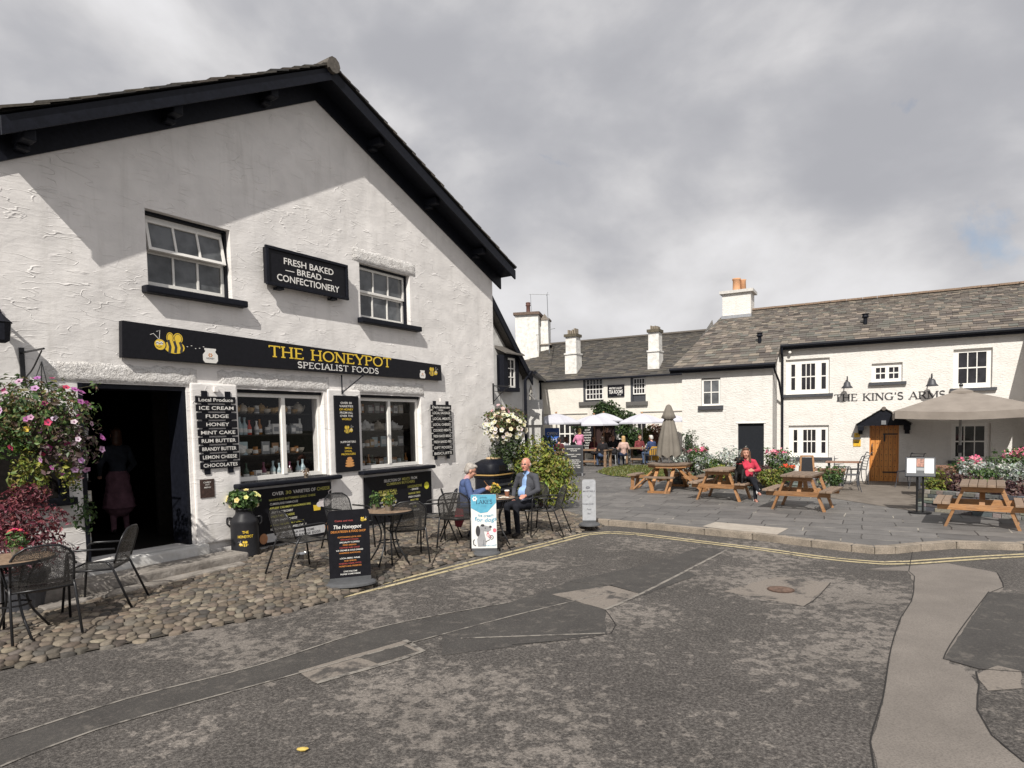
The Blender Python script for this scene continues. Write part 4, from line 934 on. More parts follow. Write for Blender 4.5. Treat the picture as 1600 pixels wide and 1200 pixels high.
def shelf(label, u0, u1, z, y0, y1):
    o = on(HP, 'display_shelf', label, 'shelf', (u0+u1)/2, (y0+y1)/2, z); g = MB(); g.box(-(u1-u0)/2, (u1-u0)/2, -(y1-y0)/2, (y1-y0)/2, -.024, -.002); g.build('board', SHELFM, o)
    g = MB()
    for k in (-.45, .45): g.box((u1-u0)*k-.01, (u1-u0)*k+.01, (y1-y0)/2-.06, (y1-y0)/2, -.12, -.024)
    g.build('bracket', SHELFM, o)
rng = random.Random(21)
LV = ['bottom', 'second', 'third', 'top']
plan = {'left': (SW1, [['jar amber', 'bottle dark green', 'jar amber', 'box white', 'bottle purple', 'jar cream', 'bottle pale blue', 'bottle pale blue', 'bottle purple', 'jar cream'],
                       ['box red', 'teapot white', 'card pale blue', 'bowl cream', 'jar amber', 'bowl brown', 'card grey', 'cup white', 'card brown'],
                       ['jar pale blue', 'bottle pale blue', 'bottle pale blue', 'bottle red', 'bottle white', 'bottle amber', 'jar white', 'bottle white', 'box white', 'box grey', 'box white'],
                       ['teapot tan', 'bowl tan', 'teapot cream', 'bowl tan', 'jar white', 'teapot tan', 'bowl cream', 'bowl tan']]),
        'right': (SW2, [['box amber', 'bottle dark green', 'bottle amber', 'bottle dark green', 'jar pale blue', 'box brown', 'jar white', 'card pale blue'],
                        ['card white', 'card grey', 'cup white', 'jar brown', 'box tan', 'card pale blue', 'jar amber'],
                        ['box white', 'bowl white', 'bowl white', 'teapot white', 'box white', 'bowl cream', 'teapot cream'],
                        ['box cream', 'box white', 'box amber', 'box grey', 'box purple', 'card grey']])}
for side, (w, rows) in plan.items():
    zs = [w[2]+.03, w[2]+.40, w[2]+.73, w[2]+1.08]
    for li, row in enumerate(rows):
        row = (row + row[::-1][1:6])[:14]
        if li: shelf(f'dark {LV[li]} shelf of goods inside the {side} shop window', w[0]-.02, w[1]+.1, zs[li], .36, .62)
        n = len(row)
        for k, it in enumerate(row):
            kd, cl = it.split(' ', 1)
            good(kd, cl, w[0]+.14+(w[1]-w[0]-.26)*(k+.5)/n+rng.uniform(-.03, .03), (.46 if li else .30)+rng.uniform(-.04, .05), zs[li] if li else w[2]+.0, f'{cl} {kd} on the {LV[li]} level of the {side} shop window, {ORD[k]} from the left', 'goods in the shop windows', rng.uniform(.9, 1.2))
g = MB()
for s_, (w, _) in plan.items(): g.box(w[0]-.02, w[1]+.08, .18, .66, w[2]-.03, w[2]-.001)
g.build('window_shelf', SHELFM, shop)
# rack of packets inside the door
rk = on(HP, 'packet_rack', 'dark rack of jars and packets just inside the shop door', 'shelf', -1.12, .85, .27)
g = MB(); g.box(-.16, .16, .18, .2, 0, 2.1)
for k in range(7): g.box(-.16, .16, -.14, .18, .1+k*.29, .115+k*.29)
g.build('frame', SHELFM, rk)
g = MB()
for k in range(7): g.box(-.15, -.10, -.15, -.14, .06+k*.29, .14+k*.29)
g.build('price_ticket', GM['cream'], rk)
for k in range(6):
    for q in range(3): good(('jar', 'box', 'bottle')[(k+q) % 3], ('grey', 'brown', 'cream', 'purple')[(k*2+q) % 4], -1.22+q*.11, .80, .27+.116+k*.29, f'packet on level {k+1} of the rack inside the shop door, {ORD[q]} from the left', 'goods on the rack inside the door')

# ================================================================== THE PUB (right)
pub = on(KA, 'pub_building', 'long cream roughcast pub with slate roof and dark name lettering on its wall', 'building')
ZE = 4.24; RY, RZR = 2.45, 5.86; SL = (RZR-ZE)/(RY+.2)
W1, W2, W3, W4, W5, KD = (-2.71, -1.46, 2.70, 3.80), (-.33, .46, 2.97, 3.53), (1.69, 2.59, 2.70, 3.80), (-2.62, -1.47, .72, 1.72), (1.67, 2.58, .65, 1.70), (-.37, .39, -.1, 1.70)
wall_holes([(-2.97, -.1), (8, -.1), (8, ZE+.02), (-2.97, ZE+.02)], [W1, W2, W3, W4, W5, KD], .3, .02).build('wall', W_KA, pub)
WW, WD = (-5.12, -4.52, 2.41, 3.29), (-3.99, -3.22, -.1, 1.82)
mb = wall_holes([(-5.74, -.1), (-2.97, -.1), (-2.97, 3.66), (-5.74, 3.66)], [WW, WD], .3, .02); mb.v = [(x, y-1.0, z) for x, y, z in mb.v]; mb.build('wing_wall', W_KA, pub)
g = MB(); g.poly([(-2.965, -1.0, -.1), (-2.965, 0.0, -.1), (-2.965, 0.0, 4.3), (-2.965, -1.0, 3.66)]); g.build('wing_side_wall', W_PD, pub)
g = MB(); g.poly([(-5.74, -1, -.1), (-5.74, 6, -.1), (-5.74, 6, 4.0), (-5.5, RY, RZR-.2), (-5.74, -1, 3.66)]); g.box(-5.74, 8, 5.8, 6, -.1, 4); g.build('rear_wall', W_KA, pub)
g = MB(); g.box(3.34, 8, -.85, -.001, -.1, 3.30); g.poly([(3.34, -.85, 3.30), (3.34, -.001, 3.30), (3.34, -.001, 3.95)]); g.build('lean_to', W_KA, pub)
g = MB(); g.hexa([(3.28, -.95, 3.27), (8, -.95, 3.27), (8, .0, 4.0), (3.28, .0, 4.0), (3.28, -.95, 3.33), (8, -.95, 3.33), (8, .0, 4.07), (3.28, .0, 4.07)]); g.build('lean_to_roof', flat('plain_slate', (.10, .09, .08), .7, var=.4), pub)
pcols = [(.130, .110, .093), (.150, .128, .107), (.105, .090, .078), (.185, .158, .130), (.122, .110, .096), (.142, .124, .105), (.088, .075, .067), (.23, .195, .158), (.130, .127, .110)]
g = MB()
slates(g, (-6.05, -1.2, ZE-1.0*SL), (-2.84, -1.2, ZE-1.0*SL), (-2.84, RY, RZR), (-5.02, RY, RZR), 30, .19, pcols, 31, .016)
slates(g, (-2.84, -.2, ZE), (8, -.2, ZE), (8, RY, RZR), (-2.84, RY, RZR), 25, .20, pcols, 32, .016)
g.quad((-6.0, 6.2, 3.6), (8, 6.2, 3.6), (8, RY+.02, RZR-.03), (-5.02, RY+.02, RZR-.03), (.1, .09, .08))
g.poly([(-6.05, -1.2, ZE-1.0*SL-.02), (-6.0, 6.2, 3.6), (-5.02, RY, RZR-.03)], (.1, .09, .08))
g.build('roof', SLATE, pub)
g = MB(); rng = random.Random(4); u = -5.0
while u < 8: L = rng.uniform(.38, .5); g.beam((u, RY, RZR+.02), (u+L-.012, RY, RZR+.02+rng.uniform(-.004, .006)), .22, .06); u += L
g.build('ridge_tile', flat('ridge_clay', (.22, .155, .11), .8, var=.3), pub)
def gutter(par, a, b, r=.055):
    g = MB(); g.tube([a, b], r, 10); g.beam((a[0], a[1]+.06, a[2]-.05), (b[0], b[1]+.06, b[2]-.05), .03, .14); return g.build('gutter', BLACK, par)
gutter(pub, (-2.84, -.24, ZE-.02), (8, -.24, ZE-.02)); gutter(pub, (-6.08, -1.25, ZE-1.0*SL-.03), (-2.86, -1.25, ZE-1.0*SL-.03))
g = MB(); g.tube([(-2.80, -.24, ZE-.05), (-2.80, -.22, 4.0), (-2.80, -.07, 3.85), (-2.80, -.07, -.1)], .036, 8); g.tube([(-2.92, -1.2, ZE-1.05*SL-.03), (-2.90, -1.06, 3.4), (-2.84, -.55, 3.1), (-2.80, -.1, 2.5)], .032, 8); g.build('downpipe', BLACK, pub)
g = MB(); g.box(-5.05, -4.08, RY-.42, RY+.35, 5.2, 6.46); ch = g.build('chimney', W_KA, pub)
g = MB(); g.box(-5.14, -3.99, RY-.52, RY+.45, 6.46, 6.56); g.build('cap', flat('cap_stone', (.55, .53, .5), .8), ch)
g = MB(); g.box(-5.08, -4.05, RY-.50, RY+.38, 5.50, 5.68); g.build('flashing', LEAD, ch)
g = MB(); g.lathe([(.15, 0), (.135, .05), (.13, .40), (.15, .42), (.15, .47), (.115, .47)], 16, c=(-4.62, RY-.1, 6.56)); g.lathe([(.12, 0), (.11, .40), (.13, .44)], 12, c=(-4.44, RY+.1, 6.56)); g.build('chimney_pot', flat('orange_pot', (.56, .30, .16), .8, var=.12), ch, smooth=True)
def on_roof(px, py):
    A, n = KA.P(0, -.2, ZE), None
    e1 = KA.P(1, -.2, ZE)-A; e2 = KA.P(0, RY, RZR)-A; n = e1.cross(e2); d = ray(px, py); return CAM+d*((A-CAM).dot(n)/d.dot(n))
for px, py in ((1187, 536), (1352, 507)):
    p = on_roof(px, py); q = p-KA.p; u, yy = q.dot(KA.d), -q.dot(KA.out)
    g = MB(); g.lathe([(.055, -.08), (.055, .20), (.085, .205), (.10, .235), (.07, .30), (.10, .305), (.10, .33), (.02, .34)], 10, c=(u, yy, q.z)); g.build('vent_pipe', BLACK, pub)
def panel_window(par, w, holes, y, name='window', sill=True, reveal=True):
    u0, u1, z0, z1 = w
    mb = wall_holes([(u0, z0), (u1, z0), (u1, z1), (u0, z1)], [h[:4] for h in holes], .05, -.15); mb.v = [(a, b+y, c) for a, b, c in mb.v]
    for h in holes:
        a, b, c, d, cols, rows = h
        for i in range(1, cols): u = a+(b-a)*i/cols; mb.box(u-.012, u+.012, y+.008, y+.04, c, d)
        for j in range(1, rows): z = c+(d-c)*j/rows; mb.box(a, b, y+.006, y+.042, z-.018, z+.018)
    win = mb.build(name, WHITEP, par)
    g = MB()
    for h in holes: g.quad((h[0], y+.03, h[2]), (h[1], y+.03, h[2]), (h[1], y+.03, h[3]), (h[0], y+.03, h[3]))
    g.build('pane', DGLASS, win)
    if sill: s_ = MB(); s_.box(u0-.07, u1+.10, -.09, y, z0-.09, z0-.002); s_.build('sill', DKGREY, win)
    return win
def tri(w):
    u0, u1, z0, z1 = w; k = (u1-u0)/345.0; h = z1-z0
    a, b = z0+.13*h, z0+.86*h
    return [(u0+43*k, u0+74*k, a, b, 1, 2), (u0+126*k, u0+232*k, a, b, 3, 2), (u0+282*k, u0+316*k, a, b, 1, 2)]
panel_window(pub, W1, tri(W1), .07); panel_window(pub, W4, tri(W4), .07)
panel_window(pub, W2, [(-.22, .02, 3.07, 3.40, 2, 2), (.12, .36, 3.07, 3.40, 2, 2)], .07)
panel_window(pub, W3, [(1.82, 2.46, 2.84, 3.70, 3, 2)], .08); panel_window(pub, W5, [(1.78, 1.97, .76, 1.62, 1, 2), (2.0, 2.45, .76, 1.62, 2, 2)], .10)
w = WW
f = sash(pub, w[0]+.01, w[1]-.01, w[2], w[3]-.03, 2, 2, -.95, .03, .055, gl=CURT_REFL, name='window')
g = MB(); g.box(w[0]-.09, w[1]+.09, -1.09, -.9, w[2]-.13, w[2]-.005); g.build('sill', DKGREY, f)
g = MB(); g.box(WD[0], WD[1], -.93, -.88, -.1, WD[3]); dd = g.build('dark_door', flat('charcoal_door', (.016, .018, .022), .5), pub)
g = MB(); g.box(WD[0]-.06, WD[1]+.06, -1.02, -.95, WD[3], WD[3]+.03); g.build('lintel', WHITEP, dd)
# oak door and its slated canopy
g = MB(); n = 6
for i in range(n): a = KD[0]+.03+(KD[1]-KD[0]-.06)*i/n; g.box(a+.003, a+(KD[1]-KD[0]-.06)/n-.003, .08, .13, 0, KD[3]-.02)
door = g.build('door', OAK, pub, bevel=.006)
g = MB(); g.box(KD[0], KD[0]+.03, .02, .15, 0, KD[3]); g.box(KD[1]-.03, KD[1], .02, .15, 0, KD[3]); g.box(KD[0]+.03, KD[1]-.03, .02, .15, KD[3]-.02, KD[3]); g.build('door_frame', OAK, door)
g = MB()
for z in (.26, 1.40): g.box(-.02, .36, .066, .08, z, z+.04)
g.box(.0, .04, .066, .08, 1.20, 1.40); g.build('hinge', METAL, door)
g = MB(); g.tube([(-.30, .075, .78), (-.30, .04, .85), (-.30, .04, 1.05), (-.30, .075, 1.12)], .014, 6); g.build('handle', METAL, door)
g = MB()
for i in range(6):
    for z in (.15, .45, .62, .8, .97, 1.15, 1.33, 1.55): g.ball((KD[0]+.09+i*.115, .078, z), .012, 6, 4)
g.build('stud', METAL, door)
cp = MB(); a0, a1, az, ez, yo = -.72, .70, 2.20, 1.73, -.40; am = -.01
slates(cp, (a0, yo, ez), (a0, -.0, ez), (am, 0, az), (am, yo, az), 6, .16, [(.05, .046, .042), (.075, .068, .06), (.04, .037, .035)], 41, .012); slates(cp, (a1, 0, ez), (a1, yo, ez), (am, yo, az), (am, 0, az), 6, .16, [(.05, .046, .042), (.075, .068, .06), (.04, .037, .035)], 42, .012)
can = cp.build('door_canopy', SLATE, pub)
g = MB(); g.prism([(a0+.02, ez-.05), (a1-.02, ez-.05), (a1-.02, ez+.0), (am, az-.04), (a0+.02, ez+.0)], yo+.03, yo+.07); g.build('gable_board', BLACK, can)
g = MB(); g.box(a0+.04, a0+.20, -.42, 0, ez-.19, ez-.05); g.box(a1-.2, a1-.04, -.42, 0, ez-.19, ez-.05); g.box(a0+.05, a0+.17, -.2, 0, ez-.3, ez-.19); g.box(a1-.17, a1-.05, -.2, 0, ez-.3, ez-.19); g.build('bracket', BLACK, can, bevel=.012)
g = MB(); g.tube([(am, yo-.02, az-.02), (am, 0, az-.02)], .06, 9); g.build('ridge_tile', flat('canopy_ridge', (.12, .10, .085), .8), can)
g = MB(); g.box(-.07, .05, yo+.0, yo+.03, ez-.02, ez+.10); g.build('door_light', ALU, can)
sg = on(KA, 'pub_name_sign', 'dark raised letters of the pub name across the upper pub wall', 'sign', 0, -.012, 0)
g = MB(); serif(g, "THE KING'S ARMS", -1.33, 1.53, 2.545, .215, -.004, T=.16, th=.07); g.build('lettering', LDARK, sg)
for (u, z), lb in (((-.97, 2.80), 'left swan neck wall lamp, above the start of the pub name'), ((1.17, 2.76), 'right swan neck wall lamp, above the end of the pub name')):
    ln = on(KA, 'wall_lamp', lb, 'lamp', u, 0, z, 'wall lamps over the pub name'); ln.scale = (1.35, 1.1, 1.25)
    g = MB(); g.tube([(0, 0, .14), (0, -.1, .30), (0, -.22, .30), (0, -.28, .20)], .012, 6); g.box(-.03, .03, -.02, 0, .09, .19); g.build('arm', METAL, ln)
    g = MB(); g.lathe([(.03, .18), (.06, .15), (.075, .08), (.12, .02), (.115, .015)], 14, c=(0, -.28, .0)); g.build('lamp_shade', DKGREY, ln, smooth=True)
for z, s_, h, lb in ((1.16, .20, .21, 'larger square yellow rating plaque with black letters beside the oak door'), (1.40, .15, .13, 'smaller yellow rating plaque in the shade of the canopy beside the oak door')):
    sg = on(KA, 'rating_plaque', lb, 'plaque', -.70, -.02, z); g = MB(); g.box(-s_/2, s_/2, 0, .018, -h/2, h/2); g.build('plate', flat('plaque_yellow', (.70, .42, .03), .4), sg, bevel=.006)
    g = MB(); text(g, 'AA' if s_ > .18 else 'H', 0, h*.12, .06 if s_ > .18 else .05, .11 if s_ > .18 else .05, lean=.2); 
    if s_ > .18: text(g, '***', 0, -.07, .02, .05)
    g.build('lettering', LDARK, sg)
cm = on(KA, 'security_lamp', 'small white security lamp under the pub gutter at the corner', 'camera', -2.58, -.05, 4.02); g = MB(); g.ball((0, -.07, 0), .05); g.box(-.02, .02, -.05, .05, -.02, .06); g.build('housing', WHITEP, cm)  # housing of a small security light, without a camera

# ================================================================== TEA ROOMS (centre, far)
tea = on(TR, 'tea_room_building', 'far cream tea room building with two white roof chimneys', 'building')
tl = TR.at(843, 640)[0]; tr_ = TR.at(1072, 640)[0]+1.2; te = TR.at(950, 590)[1]
def tw(x0, y0, x1, y1): a = TR.at(x0, y0); b = TR.at(x1, y1); return (a[0], b[0], b[1], a[1])
TW1, TW2 = tw(911, 590, 943, 627), tw(985, 588, 1009, 627); TW3 = tw(871, 661, 908, 695); TD = tw(926, 662, 968, 716.5); TW4 = tw(993, 658, 1011, 698)
TD = (TD[0], TD[1], -.1, TD[3])
wall_holes([(tl, -.1), (tr_, -.1), (tr_, te), (tl, te)], [TW1, TW2, TW3, TD, TW4], .3, .05).build('wall', W_TR, tea)
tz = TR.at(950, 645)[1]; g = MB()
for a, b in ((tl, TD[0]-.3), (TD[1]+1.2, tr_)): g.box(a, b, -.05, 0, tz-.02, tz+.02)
g.build('string_course', flat('course_stone', (.40, .37, .33), .8), tea)  # string course in a darker stone tone than the wall
tcols = [(.062, .056, .05), (.085, .075, .064), (.052, .048, .045), (.105, .092, .075), (.07, .064, .055)]
trd, trz = 3.6, TR.at(950, 530, 3.6)[1]
g = MB(); slates(g, (tl-2.5, -.3, te-.05), (tr_+.5, -.3, te-.05), (tr_+.5, trd, trz), (tl-2.5, trd, trz), 30, .30, tcols, 51, .02)
g.quad((tl-2.5, 8, te-.5), (tr_+.5, 8, te-.5), (tr_+.5, trd+.03, trz-.03), (tl-2.5, trd+.03, trz-.03), (.06, .055, .05)); g.build('roof', SLATE, tea)
g = MB(); g.beam((tl-2.5, trd, trz+.03), (tr_+.5, trd, trz+.03), .25, .09); g.build('ridge_tile', flat('ridge_grey', (.12, .105, .09), .8), tea)
g = MB(); g.tube([(tl, -.36, te-.05), (tr_, -.36, te-.05)], .06, 8); g.build('gutter', BLACK, tea)
g = MB(); u_ = TR.at(845, 640)[0]; g.tube([(u_+.15, -.3, te), (u_+.05, -.08, te-.4), (u_+.05, -.08, 0)], .05, 8); g.build('downpipe', BLACK, tea)
for w, rows, gl in ((TW1, 4, DGLASS), (TW2, 4, DGLASS)):
    f = sash(tea, w[0]+.12, w[1]-.03, w[2]+(.10 if w is TW1 else .38), w[3]-.1, 5 if w is TW1 else 4, rows if w is TW1 else 3, .06, .035, .06, gl=gl, name='window')
    g = MB(); g.box(w[0], w[1], .13, .16, w[2], w[3]); g.box(w[0], w[0]+.11, .0, .12, w[2], w[3]); g.box(w[0]+.11, w[1], .02, .12, w[3]-.09, w[3]); g.build('frame', DKGREY, f)
    g = MB(); g.box(w[0]-.22, w[1]+.12, -.14, .0, w[2]-.2, w[2]); g.build('sill', flat('sill_grey', (.10, .095, .09), .7), f)
for w, c_, r_ in ((TW3, 4, 2), (TW4, 2, 2)): sash(tea, w[0], w[1], w[2], w[3], c_, r_, .10, .07, .09, name='window')
g = MB(); g.box(TD[0], TD[1], .25, .3, -.1, TD[3]); g.box(TD[0], TD[0]+.12, 0, .25, -.1, TD[3]); g.box(TD[0]+1.1, TD[0]+1.16, .1, .2, -.1, TD[3]); d_ = g.build('doorway', flat('dark_oxblood', (.03, .012, .010), .7), tea)
def tea_chimney(x0, x1, ytop, ybase, yo, steps, name='chimney'):
    a = TR.at(x0, ybase, yo); b = TR.at(x1, ybase, yo); zt = TR.at((x0+x1)/2, ytop, yo)[1]; zb = a[1]-.4; um = (a[0]+b[0])/2; hw = (b[0]-a[0])/2
    zmid = zb+(zt-zb)*.52
    g = MB(); g.box(um-hw, um+hw, yo, yo+.75, zb, zmid); g.box(um-hw*.9, um+hw*.9, yo+.05, yo+.68, zmid, zt-.42); c = g.build(name, W_CH, tea)
    g = MB(); g.box(um-hw*1.1, um+hw*1.1, yo-.06, yo+.8, zmid-.05, zmid+.03); g.build('band', W_CH, c)
    g = MB(); g.box(um-hw*1.08, um+hw*1.08, yo-.05, yo+.75, zt-.42, zt-.27); g.build('cap', flat('mossy_cap', (.10, .085, .06), .9, var=.4), c)
    g = MB(); rng = random.Random(int(x0))
    for k in range(4): uu = um-hw*.6+k*hw*.36; g.box(uu, uu+hw*.2, yo+.1, yo+.6, zt-.27, zt+rng.uniform(-.12, .05))
    g.build('cowl_slate', flat('cowl_slab', (.26, .22, .17), .9, var=.3), c)
tea_chimney(883, 901, 514, 583, .25, 1); tea_chimney(1012, 1030, 506, 582, .25, 1)
sg = on(TR, 'tea_sign', 'black wall sign reading Tea Rooms between the far upper windows', 'sign', 0, -.08, 0)
a = tw(950, 602, 976, 619); g = MB(); g.box(a[0], a[1], 0, .06, a[2], a[3]); g.build('board', SIGNB, sg)
g = MB(); um, zm_ = (a[0]+a[1])/2, (a[2]+a[3])/2; text(g, 'MINSTREL\'S GALLERY', um, zm_+.13, .10, .72); text(g, 'TEA ROOMS', um, zm_-.06, .19, .78); text(g, 'EST 1985', um+.2, zm_-.22, .06, .2); g.build('lettering', LWHITE, sg)

# ================================================================== JETTIED HOUSE between shop and tea rooms
JB = Frame((.36, 20.6, 0), rad(33.7))
jet = on(JB, 'jettied_house', 'narrow white house with jettied upper floor and black bay window behind shop', 'building')
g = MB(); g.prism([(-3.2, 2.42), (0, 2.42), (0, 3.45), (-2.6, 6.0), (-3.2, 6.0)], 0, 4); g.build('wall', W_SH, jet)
g = MB(); g.box(-3.0, -.05, .55, 4, -.1, 2.42); g.build('ground_floor_wall', flat('shaded_ground_wall', (.34, .33, .32), .8), jet)  # grey darkened to put the shade under the jetty into the wall
g = MB(); g.hexa(band((.10, 3.42), (-2.6, 6.22), -.35, 4, -.04, .06)); g.build('roof', flat('jetty_slate', (.08, .072, .064), .75, var=.4), jet)
g = MB(); g.hexa(band((.08, 3.41), (-2.6, 6.18), -.38, -.33, -.02, .24)); g.build('bargeboard', BLACK, jet)
a = JB.at(779, 563); b = JB.at(800, 607)
bw = MB(); u0, u1, z0, z1 = a[0]-.1, b[0]+.02, b[1], a[1]+.08
bw.box(u0, u1, -.28, 0, z0-.12, z0); bw.box(u0, u1, -.28, 0, z1, z1+.08); bw.box(u0, u0+.22, -.26, 0, z0, z1); bw.box(u1-.16, u1, -.26, 0, z0, z1); bw.box(u0, u1, -.1, 0, z0, z1); bay = bw.build('bay_window', BLACK, jet)
sash(bay, u0+.22, u1-.16, z0, z1, 2, 3, -.22, .03, .06, name='sash')
g = MB(); g.hexa([(u0-.1, -.42, z1+.08), (u1+.1, -.42, z1+.08), (u1+.1, 0, z1+.28), (u0-.1, 0, z1+.28), (u0-.1, -.42, z1+.12), (u1+.1, -.42, z1+.12), (u1+.1, 0, z1+.36), (u0-.1, 0, z1+.36)]); g.build('hood', flat('hood_slate', (.11, .10, .09), .8), bay)
# link wall with arched window and porch, running back to the tea rooms
e0 = Vector((.45, 21.2, 0)); e1 = TR.P(tl, -.02); LF = Frame(e0, math.atan2((e1-e0).x, (e1-e0).y)); LL = (e1-e0).length
lk = on(LF, 'link_house', 'shaded grey white side wing with arched window and stone porch in the corner', 'building')
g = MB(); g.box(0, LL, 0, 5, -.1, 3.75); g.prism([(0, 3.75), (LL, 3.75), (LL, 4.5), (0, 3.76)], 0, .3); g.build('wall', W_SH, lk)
g = MB(); slates(g, (-.6, -.3, 3.62), (LL+.4, -.3, 4.42), (LL+.4, 3.5, 4.9), (-.6, 3.2, 4.1), 12, .3, tcols, 61, .02); g.build('roof', SLATE, lk)
g = MB(); g.tube([(-.5, -.38, 3.58), (LL, -.38, 4.38)], .06, 8); g.build('gutter', BLACK, lk)
g = MB(); q = LF.at(817, 620)[0]; g.tube([(q, -.3, 3.6), (q, -.08, 3.3), (q, -.08, -.1)], .05, 8); g.build('downpipe', BLACK, lk)
aw = LF.at(823.5, 605); ab = LF.at(834, 640)
def arch(u0, u1, z0, z1, n=8): um, r = (u0+u1)/2, (u1-u0)/2; return [(u0, z0), (u1, z0)]+[(um+r*cos(pi*i/n), z1-r*.9+r*.9*sin(pi*i/n)) for i in range(n+1)]
g = MB(); g.prism(arch(aw[0], ab[0], 2.45, 3.5), -.03, .02); w_ = g.build('window', DGLASS, lk)
g = MB(); um = (aw[0]+ab[0])/2
for u in (aw[0], um, ab[0]): g.box(u-.05, u+.05, -.06, -.028, 2.45, 3.2)
for z in (2.45, 2.75, 3.05): g.box(aw[0], ab[0], -.055, -.03, z-.03, z+.03)
g.build('glazing_bars', WHITEP, w_)
p0 = LF.at(822, 690)[0]; p1 = LF.at(846, 690)[0]
porch = MB(); pu0, pu1 = p0, min(p1, p0+2.6)
porch.prism([(pu0, -.1), (pu0+.28, -.1), (pu0+.28, 1.9), (pu0, 1.9)], -.5, 0); porch.prism([(pu1-.28, -.1), (pu1, -.1), (pu1, 1.9), (pu1-.28, 1.9)], -.5, 0)
um = (pu0+pu1)/2; r = (pu1-pu0)/2
porch.prism([(pu0-.1, 1.9), (pu0+.28, 1.9)]+[(um-(r-.28)*cos(pi*i/10), 1.9+.5*sin(pi*i/10)) for i in range(1, 10)]+[(pu1-.28, 1.9), (pu1+.1, 1.9)]+[(um+(r+.1)*cos(pi*i/10), 1.95+.85*sin(pi*i/10)) for i in range(1, 10)], -.55, 0)
pc = porch.build('porch', flat('porch_stone', (.42, .41, .39), .8, var=.2), lk)
g = MB(); g.box(pu0+.28, pu1-.28, -.06, -.02, -.1, 2.3); g.build('dark_door', flat('porch_door_grey', (.10, .10, .10), .8), pc)  # plain dark grey leaf filling the porch arch
# big corner chimney with pot and its smaller neighbour, aerial
def at_y(px, py, Y): return D(px, py, Y)
LKR = (TR.P(0, -.3, te-.05), TR.P(1, -.3, te-.05), TR.P(0, trd, trz))
def on_link(px, py):
    n = (LKR[1]-LKR[0]).cross(LKR[2]-LKR[0]); d = ray(px, py); return CAM+d*((LKR[0]-CAM).dot(n)/d.dot(n))
A = on_link(824, 562)

stk = thing('corner_chimney', 'tall broad white corner chimney with dark clay pot behind the jettied house', 'chimney', (A.x, A.y, A.z-.9), rad(-12))
w2, h2 = .018*A.y, at_y(824, 492, A.y).z-A.z+.9
g = MB(); g.box(-w2, w2, 0, 1.7, 0, h2); g.build('stack', W_CH, stk)
g = MB(); g.box(-w2*1.14, w2*1.14, -.14, 1.85, h2, h2+.16); g.build('cap', flat('brown_cap', (.13, .09, .07), .9, var=.4), stk)
g = MB(); g.lathe([(.16, 0), (.13, .1), (.12, .45), (.16, .5), (.16, .55), (.12, .56), (.15, .62), (.15, .68), (.1, .7)], 12, c=(0, .6, h2+.16)); g.build('chimney_pot', BROWNPOT, stk, smooth=True)
A2 = on_link(851, 548); s2 = thing('chimney', 'narrow weathered chimney with stepped slab base right beside the broad corner chimney', 'chimney', (A2.x, A2.y, A2.z-1.2), rad(-12))
h3 = at_y(851, 500, A2.y).z-A2.z+1.2
g = MB(); g.box(-.24, .26, 0, .9, 0, h3); g.build('stack', W_CH, s2); g = MB(); g.box(-.42, .44, -.1, 1, h3*.50, h3*.50+.07); g.box(-.30, .32, -.05, .95, h3, h3+.1); g.prism([(-.2, h3+.1), (.2, h3+.1), (0, h3+.4)], .1, .8); g.build('slab', flat('slab_grey', (.22, .19, .16), .9, var=.4), s2)
A3 = at_y(858, 530, 37); ae = thing('tv_aerial', 'tall thin tv aerial mast fixed beside the corner chimney', 'aerial', (A3.x, A3.y, A3.z))
tz_ = at_y(858, 459, 37).z-A3.z
g = MB(); g.tube([(0, 0, -.8), (-.08, 0, tz_)], .022, 6); g.build('mast', ALU, ae)
g = MB(); g.tube([(-1.1, .1, tz_+.02), (.05, 0, tz_-.05)], .015, 6); g.tube([(-1.02, .1, tz_), (-.98, .1, tz_-1.0)], .014, 6); g.tube([(-.12, 0, tz_-.12), (-.02, 0, tz_+.1)], .012, 6); g.tube([(0, 0, .55), (.35, -.1, .6)], .02, 6); g.build('antenna', ALU, ae)
A4 = at_y(789, 530, 26); ae2 = thing('tv_aerial', 'small tv aerial seen low over the jettied house roof', 'aerial', (A4.x, A4.y, A4.z-.6)); g = MB(); g.tube([(0, 0, -.8), (0, 0, 1.0)], .018, 6); g.build('mast', ALU, ae2); g = MB(); g.tube([(-.12, 0, .98), (.16, 0, .93)], .014, 6); g.tube([(-.06, -.15, .97), (-.06, .15, .97)], .01, 6); g.build('antenna', ALU, ae2)

